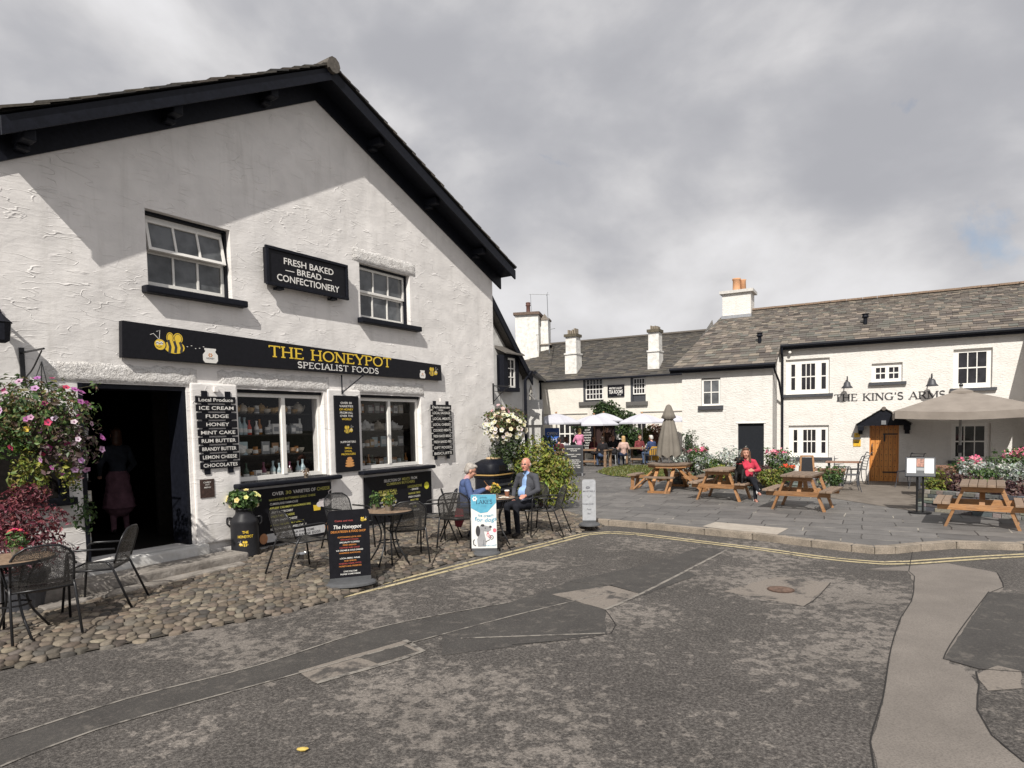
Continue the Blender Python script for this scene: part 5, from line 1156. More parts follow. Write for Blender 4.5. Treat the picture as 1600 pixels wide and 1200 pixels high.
# ================================================================== STREET FURNITURE
def bent(pts, rad_=.05, n=4):        # round the corners of a polyline
    P = [Vector(p) for p in pts]; out = [P[0]]
    for i in range(1, len(P)-1):
        a, b = (P[i-1]-P[i]), (P[i+1]-P[i]); r = min(rad_, a.length*.45, b.length*.45); p0, p1 = P[i]+a.normalized()*r, P[i]+b.normalized()*r
        for k in range(n+1): t = k/n; out.append(p0*(1-t)**2+P[i]*2*t*(1-t)+p1*t*t)
    return out+[P[-1]]
def cafe_chair(label, p, head, group='mesh cafe chairs outside the shop'):
    t = thing('cafe_chair', label, 'chair', p, head, group); r = .0125
    for s in (-1, 1):
        g = MB(); g.tube(bent([(.27, s*.27, 0), (.20, s*.265, .635), (.14, s*.265, .66), (-.26, s*.265, .66)], .07), r, 7); g.build('arm_leg', METAL, t, True)
        g = MB(); g.tube(bent([(-.40, s*.265, 0), (-.22, s*.25, .46), (-.16, s*.24, .52)], .06), r, 7); g.build('leg', METAL, t, True)
    seat = MB(); prof = [(-.24, .50), (-.225, .45), (-.18, .425), (-.05, .42), (.10, .43), (.20, .445), (.235, .43)]
    for i in range(len(prof)-1):
        for j in range(4):
            y0, y1 = -.235+.47*j/4, -.235+.47*(j+1)/4; dz = lambda y: -.018*(1-(y/.235)**2)
            a, b = prof[i], prof[i+1]; seat.quad((a[0], y0, a[1]+dz(y0)), (a[0], y1, a[1]+dz(y1)), (b[0], y1, b[1]+dz(y1)), (b[0], y0, b[1]+dz(y0)))
    seat.build('seat', CHMESH, t, True)
    bk = MB(); rows = 7; W = []
    for i in range(rows+1):
        q = i/rows; z = .50+.36*q; x = -.24-.11*q; hw = .245 if q < .6 else .245*math.sqrt(max(0, 1-((q-.6)/.4)**2*.72)); W.append((x, z, hw))
    for i in range(rows):
        a, b = W[i], W[i+1]
        for j in range(4):
            f0, f1 = -1+j/2, -1+(j+1)/2; cx = lambda f: -.02*(1-f*f)
            bk.quad((a[0]+cx(f0), a[2]*f0, a[1]), (a[0]+cx(f1), a[2]*f1, a[1]), (b[0]+cx(f1), b[2]*f1, b[1]), (b[0]+cx(f0), b[2]*f0, b[1]))
    bk.build('backrest', CHMESH, t, True)
    fr = MB(); ring = [(w[0], -w[2], w[1]) for w in W]; ring += [(W[-1][0]-.008, 0, W[-1][1]+.012)] + [(w[0], w[2], w[1]) for w in reversed(W)]; fr.tube(ring, .011, 6)
    fr.tube([(.235, -.25, .43), (.235, .25, .43)], .011, 6); fr.tube([(-.22, -.25, .44), (-.22, .25, .44)], .011, 6); fr.tube([(-.22, -.25, .44), (.235, -.25, .43)], .011, 6); fr.tube([(-.22, .25, .44), (.235, .25, .43)], .011, 6)
    fr.build('frame', METAL, t, True)
    return t
TABTOP = (lambda t: t.fin(t.ramp(t.noise(14, 6, .65, .8), (.3, (.13, .085, .055)), (.55, (.27, .19, .13)), (.75, (.36, .28, .20))), .5))(NT('mosaic_table_top'))
def cafe_table(label, p, group='round cafe tables outside the shop'):
    t = thing('cafe_table', label, 'table', p, .3, group)
    g = MB(); g.lathe([(.01, .715), (.335, .715), (.345, .722), (.345, .738), (.335, .745), (.01, .745)], 32); g.build('tabletop', TABTOP, t)
    g = MB(); g.lathe([(.346, .718), (.352, .718), (.352, .743), (.346, .743)], 32, cap=False); g.build('rim', METAL, t)
    for k in range(4):
        a = pi/4+k*pi/2; g = MB(); g.tube(bent([(.24*cos(a), .24*sin(a), .715), (.10*cos(a), .10*sin(a), .45), (.14*cos(a), .14*sin(a), .25), (.31*cos(a), .31*sin(a), 0)], .14), .012, 7); g.build('leg', METAL, t, True)
    g = MB(); g.lathe([(.13, .30), (.145, .30), (.145, .315), (.13, .315)], 20, cap=False); g.build('brace', METAL, t)
    return t
def gp(px, py): p = G(px, py); return Vector((p.x, p.y, gz(p.x, p.y) if inpoly(p.x, p.y, CPOLY) else 0))
def hd(dx, dy): return math.atan2(dy, dx)
CH0 = cafe_chair('nearest mesh chair, seen from behind at the left edge of the photo', gp(66, 984), hd(-.75, .8))
CG = 'mesh cafe chairs outside the shop'
def chair(px, py, dx, dy, label): 
    p = gp(px, py); return dup(CH0, p, hd(dx, dy), label, CG)
chair(158, 945, -1, -.22, 'mesh chair turned sideways in front of the open shop door')
chair(474, 893, .8, .95, 'mesh chair to the left of the tall black menu board, beside the steel bowl')
chair(548, 858, .95, -.75, 'mesh chair against the cheese board, half hidden by the black menu board')
chair(635, 872, -.35, 1, 'mesh chair seen from behind in front of the round table by the meat board')
chair(682, 846, -1, .05, 'mesh chair with rounded back facing left under the meat board')
chair(716, 850, .1, 1, 'mesh chair seen from behind, half covered by the blue and white dog ice cream sign')
chair(853, 830, -1, .35, 'empty mesh chair at the right end beside the yellow green bush')
LT = G(16, 872, .745); LT.z = 0; lt = cafe_table('round cafe table at the left edge with a pot of pink flowers', LT)
T1p = G(606, 797, .745); t1 = dup(lt, (T1p.x, T1p.y, 0), .5, 'round cafe table with small potted plants by the meat board'); T2p = G(772, 777, .745); t2 = dup(lt, (T2p.x, T2p.y, 0), .1, 'round cafe table between the seated couple')

def swing_sign(name, label, p, th, w, h, face, draw, bw=.34, top='round'):
    s = thing(name, label, 'sign', p, th)
    g = MB(); hw = w/2; r = .09*w if top == 'small' else .16*w
    pts = [(-hw, .085), (hw, .085)]+[(hw-r+r*cos(pi/2*i/5), h-r+r*sin(pi/2*i/5)) for i in range(6)]+[(-hw+r-r*sin(pi/2*i/5), h-r+r*cos(pi/2*i/5)) for i in range(6)]
    g.prism(pts, -.012, .012); g.build('panel', face, s)
    g = MB(); n0 = len(g.v)
    for f, z in ((1.0, 0), (.98, .022), (.86, .04), (.5, .055)):
        g.v += [(bw*f*cos(2*pi*i/28), .20*f*sin(2*pi*i/28), z) for i in range(28)]
    for r in range(3):
        for i in range(28): g.face((n0+r*28+i, n0+r*28+(i+1) % 28, n0+(r+1)*28+(i+1) % 28, n0+(r+1)*28+i))
    g.face(range(n0+84, n0+112)); g.box(-hw, hw, -.022, .022, .04, .09)
    g.build('rubber_base', flat('grey_rubber', (.075, .077, .082), .7, bump=.003), s)
    draw(s); return s
def face_th(p, tilt=0):   # a panel that looks back towards where the photographer stood, give or take
    return math.atan2(p.y, p.x)-pi/2+tilt
def menu_board(s):
    m = [MB() for _ in range(4)]; w_, o_, r_, y_ = m; y = -.015
    text(r_, 'Come and visit', -.06, .80, .022, .22, y); text(w_, 'The Honeypot', -.02, .725, .045, .34, y, lean=.25); text(o_, 'DELICATESSEN & FOOD SHOP', -.01, .665, .026, .42, y)
    L = [('OUTSTANDING LOCAL AND', o_), ('SPECIALIST FOODS', r_), ('SPECIALITY COFFEES', w_), ('FRESH BREADS', o_), ('PASTRIES AND CAKES', r_), ('ICE CREAMS & COLD DRINKS', w_), ('HANDMADE SANDWICHES', o_), ('', w_), ('LOCAL BEERS, WINES', w_), ('AND SPIRITS', o_), ('CHEESES, HAMS, PATES', r_), ('HONEYS AND PRESERVES', o_), ('', w_), ('DOGS WELCOME', w_), ('PLEASE COME INSIDE', w_)]
    for i, (t_, mm) in enumerate(L):
        if t_: text(mm, t_, .0, .595-i*.033, .017, len(t_)*.0135, y)
    b = MB(); k = MB(); bee(y_, b, w_, .175, .80, .045, -1, y)
    for n, q, mt in (('white_lettering', w_, LWHITE), ('orange_lettering', o_, LORANGE), ('red_lettering', r_, LRED), ('bee_emblem', y_, YEL), ('bee_details', b, LDARK)): q.build(n, mt, s)
p = gp(548, 908); p.z = -.035; swing_sign('pavement_sign', 'tall black pavement sign with white script heading on grey rubber base', p, face_th(p, rad(6)), .50, .93, SIGNB, menu_board, .32, 'small')
BLUEP = flat('sign_blue', (.10, .36, .50), .45); DOGG = flat('dog_grey', (.30, .30, .31), .5); NAVY = flat('sign_navy', (.02, .05, .09), .5); PINK = flat('sign_pink', (.62, .16, .20), .5)
def dog_board(s):
    y = -.015; b = MB(); b.poly([(-.195, y, .93), (-.195, y, .72), (-.05, y, .64), (.06, y, .655), (.195, y, .80), (.195, y, .93)]); b.build('blue_band', BLUEP, s)
    n = MB(); text(n, 'ENGLISH', 0, .885, .022, .11, y-.001, arc=3); serif(n, 'LAKES', -.12, .14, .815, .062, y-.001); text(n, '—', .0, .755, .03, .08, y-.001); n.build('navy_lettering', NAVY, s)
    b = MB(); text(b, 'ice cream', .03, .600, .042, .24, y-.001, arc=-1.0); text(b, 'for dogs', .03, .530, .062, .34, y-.001, arc=-1.0, lean=.1); text(b, 'ENGLISH LAKES', .08, .13, .016, .22, y-.001, arc=-1); b.build('blue_lettering', flat('letter_blue', (.10, .33, .47), .5), s)
    d = MB(); d.poly([(a, y-.001, c*.86+.015) for a, c in ((-.10, .12), (.02, .12), (.035, .2), (.01, .33), (.0, .40), (.06, .385), (.115, .42), (.10, .475), (.03, .50), (-.05, .505), (-.085, .46), (-.075, .36), (-.11, .25))]); d.build('dog_drawing', DOGG, s)
    k = MB(); disc(k, -.095, .36, .035, .085, y-.002); disc(k, .10, .425, .022, .018, y-.002); disc(k, -.02, .448, .03, .02, y-.002); ring2(k, [(-.13, .13), (-.165, .15), (-.17, .20), (-.15, .23)], .014, y-.002); disc(k, .02, .405, .008, .01, y-.003); ring2(k, [(-.01, .13), (-.005, .22)], .006, y-.002); k.build('dark_details', LDARK, s)
    q = MB(); disc(q, .165, .37, .028, .032, y-.001); ring2(q, ell(.06, .30, .02, .022, 0, 360), .008, y-.001); ring2(q, ell(.085, .27, .018, .02, 0, 360), .008, y-.001); ring2(q, ell(.06, .33, .012, .02, 0, 360), .008, y-.001); q.build('pink_details', PINK, s)
    q = MB(); ring2(q, ell(.115, .26, .028, .03, 0, 360), .01, y-.001); ring2(q, [(.02, .19), (.06, .21), (.09, .225)], .01, y-.001); text(q, 'NEW', .115, .26, .014, .03, y-.002); q.build('dark_lettering', LDARK, s)
    q = MB(); 
    for k_ in range(6): disc(q, -.135+.026*cos(k_*pi/3), .865+.026*sin(k_*pi/3), .014, .014, y-.002)
    q.build('flower_emblem', LWHITE, s)
p = gp(757, 856); p.z -= .01; swing_sign('pavement_sign', 'white and blue pavement sign for dog ice cream with a grey dog drawing', p, face_th(p, rad(-4)), .395, .93, flat('sign_white', (.72, .72, .70), .4, var=.04), dog_board, .25, 'small')
def grey_board(s):
    n = MB(); y = -.015; disc(n, -.02, .70, .04, .012, y); ring2(n, ell(-.02, .70, .035, .03, 0, 180), .01, y); text(n, 'MINSTRELS', 0, .64, .028, .22, y); ring2(n, [(-.04, .56), (0, .52), (.04, .56)], .008, y); text(n, 'FARMHOUSE', -.02, .40, .025, .2, y); text(n, 'Food', 0, .30, .03, .08, y); text(n, 'Bar', 0, .22, .03, .06, y); n.build('lettering', flat('letter_slate', (.13, .13, .15), .5), s)
p = Vector((1.43, 11.95, 0)); swing_sign('pavement_sign', 'narrow pale grey pavement sign standing where cobbles meet the kerb', p, face_th(p), .25, .86, flat('sign_pale_grey', (.36, .37, .39), .45), grey_board, .20)
# free-standing chalk board of the tea room
p = G(897, 744); ab = thing('chalk_board', 'black framed easel board with white lettering standing in front of the tea tables', 'sign', p, face_th(p))
g = MB(); g.box(-.34, .34, -.03, .03, .1, 1.14); g.build('panel', DKGREY, ab, bevel=.012)
g = MB(); g.box(-.30, .30, -.034, -.03, .16, 1.08); g.build('writing_face', flat('chalk_black', (.03, .031, .034), .6), ab)
g = MB()
for i, (t_, w_) in enumerate((('MINSTRELS GALLERY', .5), ('TEA ROOMS', .24), ('', 0), ('BREAKFAST - LUNCH', .5), ('CAKES', .2), ('', 0), ('CREAM TEAS', .4), ('HOMEMADE SOUP', .5), ('SANDWICHES', .34), ('LOCAL ALES', .46), ('COFFEE - TEA', .46))):
    if t_: text(g, t_, 0, 1.00-i*.068, .036, w_, -.037)
g.build('lettering', LWHITE, ab)
for s_ in (-1, 1): g = MB(); g.beam((s_*.3, -.02, .1), (s_*.3, -.06, 0), .05, .05); g.beam((s_*.3, .02, .9), (s_*.3, .42, 0), .04, .04); g.build('leg', DKGREY, ab)

def squircle(mb, rx, ry, e=4.5):
    out = []
    for x, y, z in mb.v:
        a = math.atan2(y/ry, x/rx); k = (abs(cos(a))**e+abs(sin(a))**e)**(-1/e); out.append((x*k, y*k, z))
    mb.v = out; return mb
# litter bin against the corner of the shop
p = HP.P(7.0, -.42); b = thing('litter_bin', 'black litter bin with domed top and white sticker at the shop corner', 'bin', (p.x, p.y, 0), HP.th)
g = MB(); g.lathe([(.40, 0), (.41, .04), (.41, .70), (.43, .72), (.44, .78), (.42, .80), (.42, .84)], 24, sx=1.08, sy=.75); squircle(g, 1.08, .75).build('body', BLACK, b, bevel=.0)
g = MB(); g.lathe([(.44, .80), (.445, .86), (.435, 1.0), (.40, 1.06), (.26, 1.13), (.16, 1.145), (.02, 1.147)], 24, sx=1.08, sy=.75); hood = squircle(g, 1.08, .75).build('hood', BLACK, b, True)
g = MB(); g.lathe([(.445, .775), (.452, .78), (.452, .80), (.445, .805)], 24, sx=1.085, sy=.76, cap=False); squircle(g, 1.08, .75).build('gold_band', flat('bin_gold', (.42, .27, .10), .4), b)
g = MB(); g.lathe([(.20, 1.12), (.21, 1.15), (.19, 1.175), (.03, 1.18)], 20, sx=1.08, sy=.75); g.build('ash_tray', flat('ash_tan', (.50, .36, .22), .6), b, True)
g = MB(); g.box(.10, .30, -.345, -.325, .87, 1.01); g.build('sticker', flat('sticker_white', (.72, .72, .70), .5), b, bevel=.006)
g = MB(); g.box(-.26, -.02, -.340, -.31, .87, 1.0); g.build('opening', DARKIN, b)
for z in (.2, .32, .44, .56):
    pass
g = MB(); [g.box(-.3, .3, -.318, -.308, z, z+.05) for z in (.18, .30, .42, .54)]; g.build('louvre', DKGREY, b)
# steel dog bowl
p = gp(475, 872); bw = thing('dog_bowl', 'shiny steel dog bowl on the cobbles under the cheese board', 'bowl', (p.x, p.y, p.z+.012)); g = MB(); g.lathe([(.13, 0), (.10, .06), (.112, .062), (.092, .058), (.075, .012), (.01, .01)], 24); g.build('bowl', STEEL, bw, True)
g = MB(); g.lathe([(.085, .04), (.01, .0402)], 20, cap=False); g.build('water', GLASS, bw)

# milk churns used as planters
def churn(label, p, th, flowers):
    c = thing('milk_churn', label, 'planter', p, th)
    g = MB(); g.lathe([(.20, 0), (.205, .02), (.20, .04), (.20, .50), (.205, .52), (.19, .56), (.125, .64), (.12, .70), (.145, .71), (.145, .73), (.11, .73)], 24); g.build('body', flat('churn_black', (.022, .022, .025), .45, bump=.002), c, True)
    for s_ in (-1, 1): g = MB(); g.tube(bent([(s_*.17, 0, .58), (s_*.24, 0, .60), (s_*.25, 0, .50), (s_*.20, 0, .46)], .04), .013, 6); g.build('handle', METAL, c, True)
    def wrap(mb):
        mb.v = [((.2025-(y+.003))*sin(x/.2025), -(.2025-(y+.003))*cos(x/.2025), z) for x, y, z in mb.v]; return mb
    y_, k_, w_ = MB(), MB(), MB(); text(y_, 'THE', .03, .385, .038, .09); text(y_, 'HONEYPOT', .03, .32, .040, .22); bee(y_, k_, w_, .0, .205, .075, 1)
    wrap(y_).build('yellow_lettering', YEL, c); wrap(k_).build('dark_details', LDARK, c); wrap(w_).build('white_details', LWHITE, c)
    return c
p = gp(384, 868); churn('black milk churn planter with yellow lettering and primrose by the cheese board', p, face_th(p, rad(-6)), 1)
p = gp(88, 905); p.z += .0; churn('black milk churn with yellow lettering under the red acer at left', p, face_th(p, rad(4)), 0)

# ================================================================== PLANTS
GRN = [(.045, .095, .022), (.07, .13, .03), (.03, .065, .018), (.10, .16, .04)]
YGRN = [(.20, .24, .035), (.14, .19, .03), (.27, .27, .05), (.09, .13, .025), (.22, .19, .05)]
REDL = [(.14, .03, .042), (.22, .062, .08), (.085, .02, .028), (.32, .13, .15), (.055, .016, .022), (.20, .06, .06)]
SILV = [(.42, .45, .42), (.30, .34, .30), (.52, .54, .50), (.20, .24, .19)]
PURP = [(.075, .03, .035), (.10, .05, .045), (.05, .025, .03), (.13, .075, .06)]
BRNL = [(.16, .085, .05), (.11, .06, .035), (.20, .12, .06)]
def plant(name, label, cat, p, group=None): return thing(name, label, cat, p, 0, group)
EYE = (.75, .60, .06)
p = Vector(HP.P(.86+.0, -.0)); 
p = gp(384, 868); pr = plant('primrose', 'bushy primrose with pale yellow flowers on top of the milk churn', 'plant', (p.x, p.y, .74)); rng = random.Random(3)
g = MB(); leaves(g, (0, 0, .10), (.23, .22, .15), 420, .085, GRN, 71, .2); g.build('foliage', LEAF, pr); g = MB(); scatter_flowers(g, (0, 0, .11), (.23, .22, .15), 16, .075, [(.78, .72, .30), (.80, .74, .42)], EYE, 72); g.build('blossom', PETAL, pr)
# hanging basket, left
def bracket_for(u, z, L, name, label):
    b = on(HP, 'basket_bracket', label, 'bracket', u, 0, z); g = MB(); g.tube([(0, -.01, .0), (0, -L, .0)], .012, 6); g.tube(bent([(0, -.01, -.32), (0, -L*.45, -.22), (0, -L*.9, -.02)], .1), .009, 6); g.box(-.025, .025, -.02, 0, -.36, .06); g.build('arm', METAL, b); return b
bracket_for(-1.93, 2.86, .62, '', 'black iron bracket holding the left hanging basket')
bp = HP.P(-2.02, -.62, 2.0); hb = plant('hanging_basket', 'large overflowing hanging basket of pink and purple petunias left of the door', 'plant', bp)
g = MB(); g.lathe([(.02, -.22), (.14, -.18), (.21, -.02), (.22, .0), (.18, .0)], 18); g.build('basket', flat('basket_moss', (.05, .045, .03), .9), hb); g = MB()
for k in range(3): a = k*2.1; g.tube([(.2*cos(a), .2*sin(a), 0), (0, .1, .72)], .005, 5)
g.build('chain', METAL, hb)
g = MB(); leaves(g, (0, 0, .12), (.52, .46, .44), 2500, .056, GRN+[(.13, .12, .04), (.15, .10, .05), (.10, .06, .05), (.17, .17, .06)], 81, .1); leaves(g, (.30, -.0, -.22), (.34, .28, .36), 800, .06, [(.14, .10, .10), (.09, .08, .05), (.17, .10, .11), (.06, .09, .03)], 82, .1)
leaves(g, (-.25, -.05, -.05), (.30, .28, .34), 700, .06, GRN, 83, .1)
for k in range(26):
    a = rng.uniform(0, 6.28); e_ = Vector((.62*cos(a), .52*sin(a), rng.uniform(-.15, .55))); g.tube([(.2*cos(a), .2*sin(a), 0), tuple(e_*.7+Vector((0, 0, .1))), tuple(e_)], [.006, .004, .003], 4, col=(.09, .08, .04)); leaves(g, tuple(e_), (.07, .07, .09), 14, .05, GRN+[(.14, .10, .06)], 400+k, 0)
for k in range(14): x_ = rng.uniform(-.28, .36); leaves(g, (x_, rng.uniform(-.2, .2), -.35-rng.uniform(0, .22)), (.045, .045, .24), 60, .05, YGRN, 90+k, 0)
g.build('foliage', LEAF, hb)
vw = Vector((.5, -.86, .2))
g = MB(); scatter_flowers(g, (0, 0, .12), (.52, .46, .43), 30, .078, [(.50, .06, .22), (.46, .14, .40), (.58, .34, .52), (.30, .03, .18), (.55, .05, .12)], (.12, .02, .08), 84, .1, vw); scatter_flowers(g, (.32, 0, -.18), (.34, .30, .36), 16, .075, [(.50, .28, .48), (.42, .12, .38), (.62, .5, .6)], (.2, .05, .15), 85, 0, vw); scatter_flowers(g, (-.2, 0, -.05), (.34, .3, .36), 10, .07, [(.70, .50, .05)], None, 86, 0, vw); g.build('blossom', PETAL, hb)
# hanging basket, right corner
bk2 = on(HP, 'basket_bracket', 'black iron scroll bracket at the right corner of the shop above the white petunias', 'bracket', 7.62, 0, 2.84); g = MB(); g.tube([(0, -.01, .02), (0, -.5, -.02)], .014, 6); g.tube([(0, -.02, -.36), (0, -.22, -.18), (0, -.46, -.03)], .010, 6); g.tube(bent([(0, -.02, -.1), (0, -.16, -.14), (0, -.2, -.04), (0, -.1, -.02)], .05), .008, 6); g.box(-.02, .02, -.02, 0, -.42, .08); g.build('arm', METAL, bk2)
bp = D(789, 668, 14.7); hb = plant('hanging_basket', 'hanging basket of white petunias at the right corner of the shop', 'plant', bp)
g = MB(); g.lathe([(.02, -.26), (.16, -.2), (.23, -.02), (.24, .0), (.2, .0)], 16); g.build('basket', flat('basket_moss', (.05, .045, .03), .9), hb); g = MB(); g.tube([(0, 0, 0), (-.1, .1, .75)], .006, 5); g.build('chain', METAL, hb)
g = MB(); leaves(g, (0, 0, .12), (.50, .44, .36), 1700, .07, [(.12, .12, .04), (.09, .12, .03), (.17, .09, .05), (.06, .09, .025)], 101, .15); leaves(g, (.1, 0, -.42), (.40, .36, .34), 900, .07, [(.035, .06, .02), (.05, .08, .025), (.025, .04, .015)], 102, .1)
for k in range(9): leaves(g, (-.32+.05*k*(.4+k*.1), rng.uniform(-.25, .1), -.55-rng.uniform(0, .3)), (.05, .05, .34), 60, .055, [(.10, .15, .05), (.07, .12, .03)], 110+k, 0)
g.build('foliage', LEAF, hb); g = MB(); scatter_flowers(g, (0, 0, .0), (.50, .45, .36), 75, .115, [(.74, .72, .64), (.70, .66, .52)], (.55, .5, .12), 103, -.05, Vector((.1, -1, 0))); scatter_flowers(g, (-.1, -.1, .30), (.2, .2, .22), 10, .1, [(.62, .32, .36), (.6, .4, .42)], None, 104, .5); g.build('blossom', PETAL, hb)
# climbing greenery under the jetty by the corner
cb = plant('ivy_shrub', 'dark climbing shrub in the shade under the white petunias', 'shrub', D(800, 760, 15.6)); zz = -cb.location.z
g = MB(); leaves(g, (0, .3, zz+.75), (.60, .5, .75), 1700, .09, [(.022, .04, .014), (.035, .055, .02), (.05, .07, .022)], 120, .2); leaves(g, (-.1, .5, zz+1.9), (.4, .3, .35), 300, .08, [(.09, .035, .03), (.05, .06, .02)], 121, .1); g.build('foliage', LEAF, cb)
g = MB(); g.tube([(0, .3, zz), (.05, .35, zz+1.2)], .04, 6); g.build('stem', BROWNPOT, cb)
# yellow green bush behind the man
bp = G(862, 797); bs = plant('bush', 'large yellow green choisya bush behind the seated man', 'shrub', (bp.x-.15, bp.y+.35, 0))
g = MB()
for c_, r_, n in (((-.20, .2, 1.15), (.46, .45, .46), 1300), ((.26, 0, .88), (.46, .46, .44), 1400), ((.30, -.05, .45), (.52, .5, .42), 1300), ((-.2, .0, .55), (.48, .45, .48), 1000), ((-.42, .2, 1.0), (.3, .3, .3), 400), ((.05, -.2, .7), (.45, .4, .5), 800)): leaves(g, c_, r_, n, .085, YGRN, int(n+c_[0]*100), .35, aspect=.45)
g.build('foliage', LEAF, bs); g = MB()
for k in range(6): a = k*1.1; g.tube([(.05*cos(a), .05*sin(a), 0), (.3*cos(a), .3*sin(a), .6), (.34*cos(a), .34*sin(a), 1.0)], [.03, .022, .01], 6)
g.build('stem', BROWNPOT, bs)
# red acer at the left with its tub
ap = HP.P(-2.28, -.62); ac = plant('acer_shrub', 'crimson acer shrub spreading under the left hanging basket', 'shrub', (ap.x, ap.y, 0))
g = MB()
for c_, r_, n in (((.05, -.05, .95), (.50, .40, .27), 1500), ((.0, -.1, .66), (.54, .44, .24), 1300), ((.1, .05, 1.24), (.24, .22, .14), 420), ((-.25, 0, 1.0), (.35, .3, .3), 600)): leaves(g, c_, r_, n, .055, REDL, int(n*3), .3, droop=2, aspect=.4)
g.build('foliage', LEAF, ac); g = MB(); g.tube([(0, 0, .3), (.05, 0, .7), (-.1, .05, 1.05)], [.03, .022, .012], 6); g.tube([(.05, 0, .6), (.2, 0, 1.2)], [.02, .01], 6); g.build('stem', BROWNPOT, ac)
tb = thing('planter_tub', 'dark tub of the crimson acer by the shop wall', 'planter', (ap.x, ap.y, 0)); g = MB(); g.lathe([(.20, 0), (.26, .36), (.28, .36), (.28, .41), (.24, .41)], 20); g.build('tub', DKGREY, tb); g = MB(); g.lathe([(.25, .385), (.01, .39)], 16, cap=False); g.build('compost', MATS['soil'], tb)
wv = on(HP, 'wall_climber', 'sparse green trailing climber on the wall between dark window and shop door', 'plant', -1.43, -.12, 1.0); g = MB(); leaves(g, (-.08, 0, .55), (.10, .08, .5), 260, .05, GRN, 131, 0); leaves(g, (.0, -.05, -.1), (.14, .1, .22), 160, .05, GRN, 132, 0); g.build('foliage', LEAF, wv)
# small pots on tables
def pot(label, x, y, z, r, cols, fl, seed, n=160, h=.10):
    q = plant('potted_plant', label, 'plant', (x, y, z)); g = MB(); g.lathe([(r*.75, 0), (r, r*1.5), (r*1.05, r*1.5), (r*.9, r*1.5)], 14); g.build('pot', flat('plant_pot_grey', (.16, .13, .10), .7), q)
    g = MB(); leaves(g, (0, 0, r*1.5+h*.6), (r*1.7, r*1.7, h), n, .045, cols, seed, 0); g.build('foliage', LEAF, q)
    if fl: g = MB(); scatter_flowers(g, (0, 0, r*1.5+h*.7), (r*1.6, r*1.6, h), 14, .05, fl, EYE, seed+1, .8); g.build('blossom', PETAL, q)
pot('small pot of pink flowers on the left cafe table', LT.x-.03, LT.y+.12, .745, .055, GRN, [(.62, .04, .16), (.55, .03, .08)], 140)
pot('slate pot with bright green herb on the table by the meat board', T1p.x+.02, T1p.y-.05, .745, .055, YGRN+GRN, None, 142, 220, .12)
pot('small spiky green plant pot left on the table by the meat board', T1p.x-.20, T1p.y+.08, .745, .045, GRN, None, 143, 140, .12)
pot('dark pot of yellow orange flowers on the table between the seated couple', T2p.x+.03, T2p.y-.10, .745, .05, YGRN, [(.60, .30, .04), (.5, .4, .06)], 144)
pot('little wiry plant on the sill of the left shop window', *HP.P(1.95, -.14, SW1[2]-.012), .04, BRNL, None, 146, 50, .07)
def cup_on(label, x, y, z, col, h=.10, r=.04):
    c = thing('paper_cup', label, 'cup', (x, y, z)); g = MB(); g.lathe([(r*.75, 0), (r, h), (r*1.06, h), (r*.9, h)], 14); g.build('cup', col, c); g = MB(); g.lathe([(r*1.05, h), (r*1.08, h+.012), (r*.8, h+.018), (.004, h+.018)], 14); g.build('lid', LWHITE, c); return c
cup_on('brown takeaway coffee cup on the couple\'s table near the man', T2p.x+.21, T2p.y-.02, .745, flat('cup_brown', (.22, .09, .05), .6))
pl = thing('plate', 'small white plate with a napkin on the couple\'s table', 'plate', (T2p.x+.16, T2p.y-.17, .745)); g = MB(); g.lathe([(.05, 0), (.085, .012), (.088, .015), (.05, .008), (.01, .008)], 20); g.build('dish', LWHITE, pl); g = MB(); g.slab([(-.04, -.03), (.03, -.04), (.04, .03), (-.03, .035)], .016, .03); g.build('napkin', GM['cream'], pl)

# stone beds in front of the pub
def stone_bed(label, poly, h, seed):
    b = thing('stone_planter', label, 'planter', (poly[0][0], poly[0][1], 0)); ox, oy = poly[0]; rng = random.Random(seed); mb = MB(); k = len(poly)
    cols = [(.13, .135, .135), (.18, .17, .155), (.09, .095, .10), (.24, .22, .19), (.15, .16, .15)]
    for i in range(k):
        a, c = Vector((poly[i][0]-ox, poly[i][1]-oy)), Vector((poly[(i+1) % k][0]-ox, poly[(i+1) % k][1]-oy)); d = (c-a); L = d.length; d.normalize(); n = Vector((d.y, -d.x)); z = 0
        while z < h:
            hh = min(rng.uniform(.045, .09), h-z+.03); x = 0
            while x < L:
                w = rng.uniform(.10, .34); w = min(w, L-x+.02); o = rng.uniform(-.015, .02)
                q = [a+d*x+n*o, a+d*(x+w-.01)+n*o, a+d*(x+w-.01)-n*.16, a+d*x-n*.16]
                mb.hexa([(v.x, v.y, z) for v in q]+[(v.x, v.y, z+hh-.008+rng.uniform(-.006, .004)) for v in q], vary(rng.choice(cols), rng, .3)); x += w
            z += hh
    mb.build('dry_stone_wall', STONE, b, bevel=.010)
    s_ = MB(); cx = sum(p_[0] for p_ in poly)/k-ox; cy = sum(p_[1] for p_ in poly)/k-oy; s_.slab([((p_[0]-ox)*.97+cx*.03, (p_[1]-oy)*.97+cy*.03) for p_ in poly], .02, h-.06); s_.build('soil', MATS['soil'], b)
    return b
BED1 = [(4.75, 19.3), (7.95, 16.0), (8.75, 17.2), (7.3, 18.5), (5.7, 20.2)]
BED2 = [(8.30, 13.05), (9.35, 11.3), (11.6, 12.6), (10.3, 14.7)]
stone_bed('long low dry stone planter below the pub wing behind the picnic tables', BED1, .40, 1); stone_bed('low dry stone planter at the right edge behind the picnic table', BED2, .42, 2)
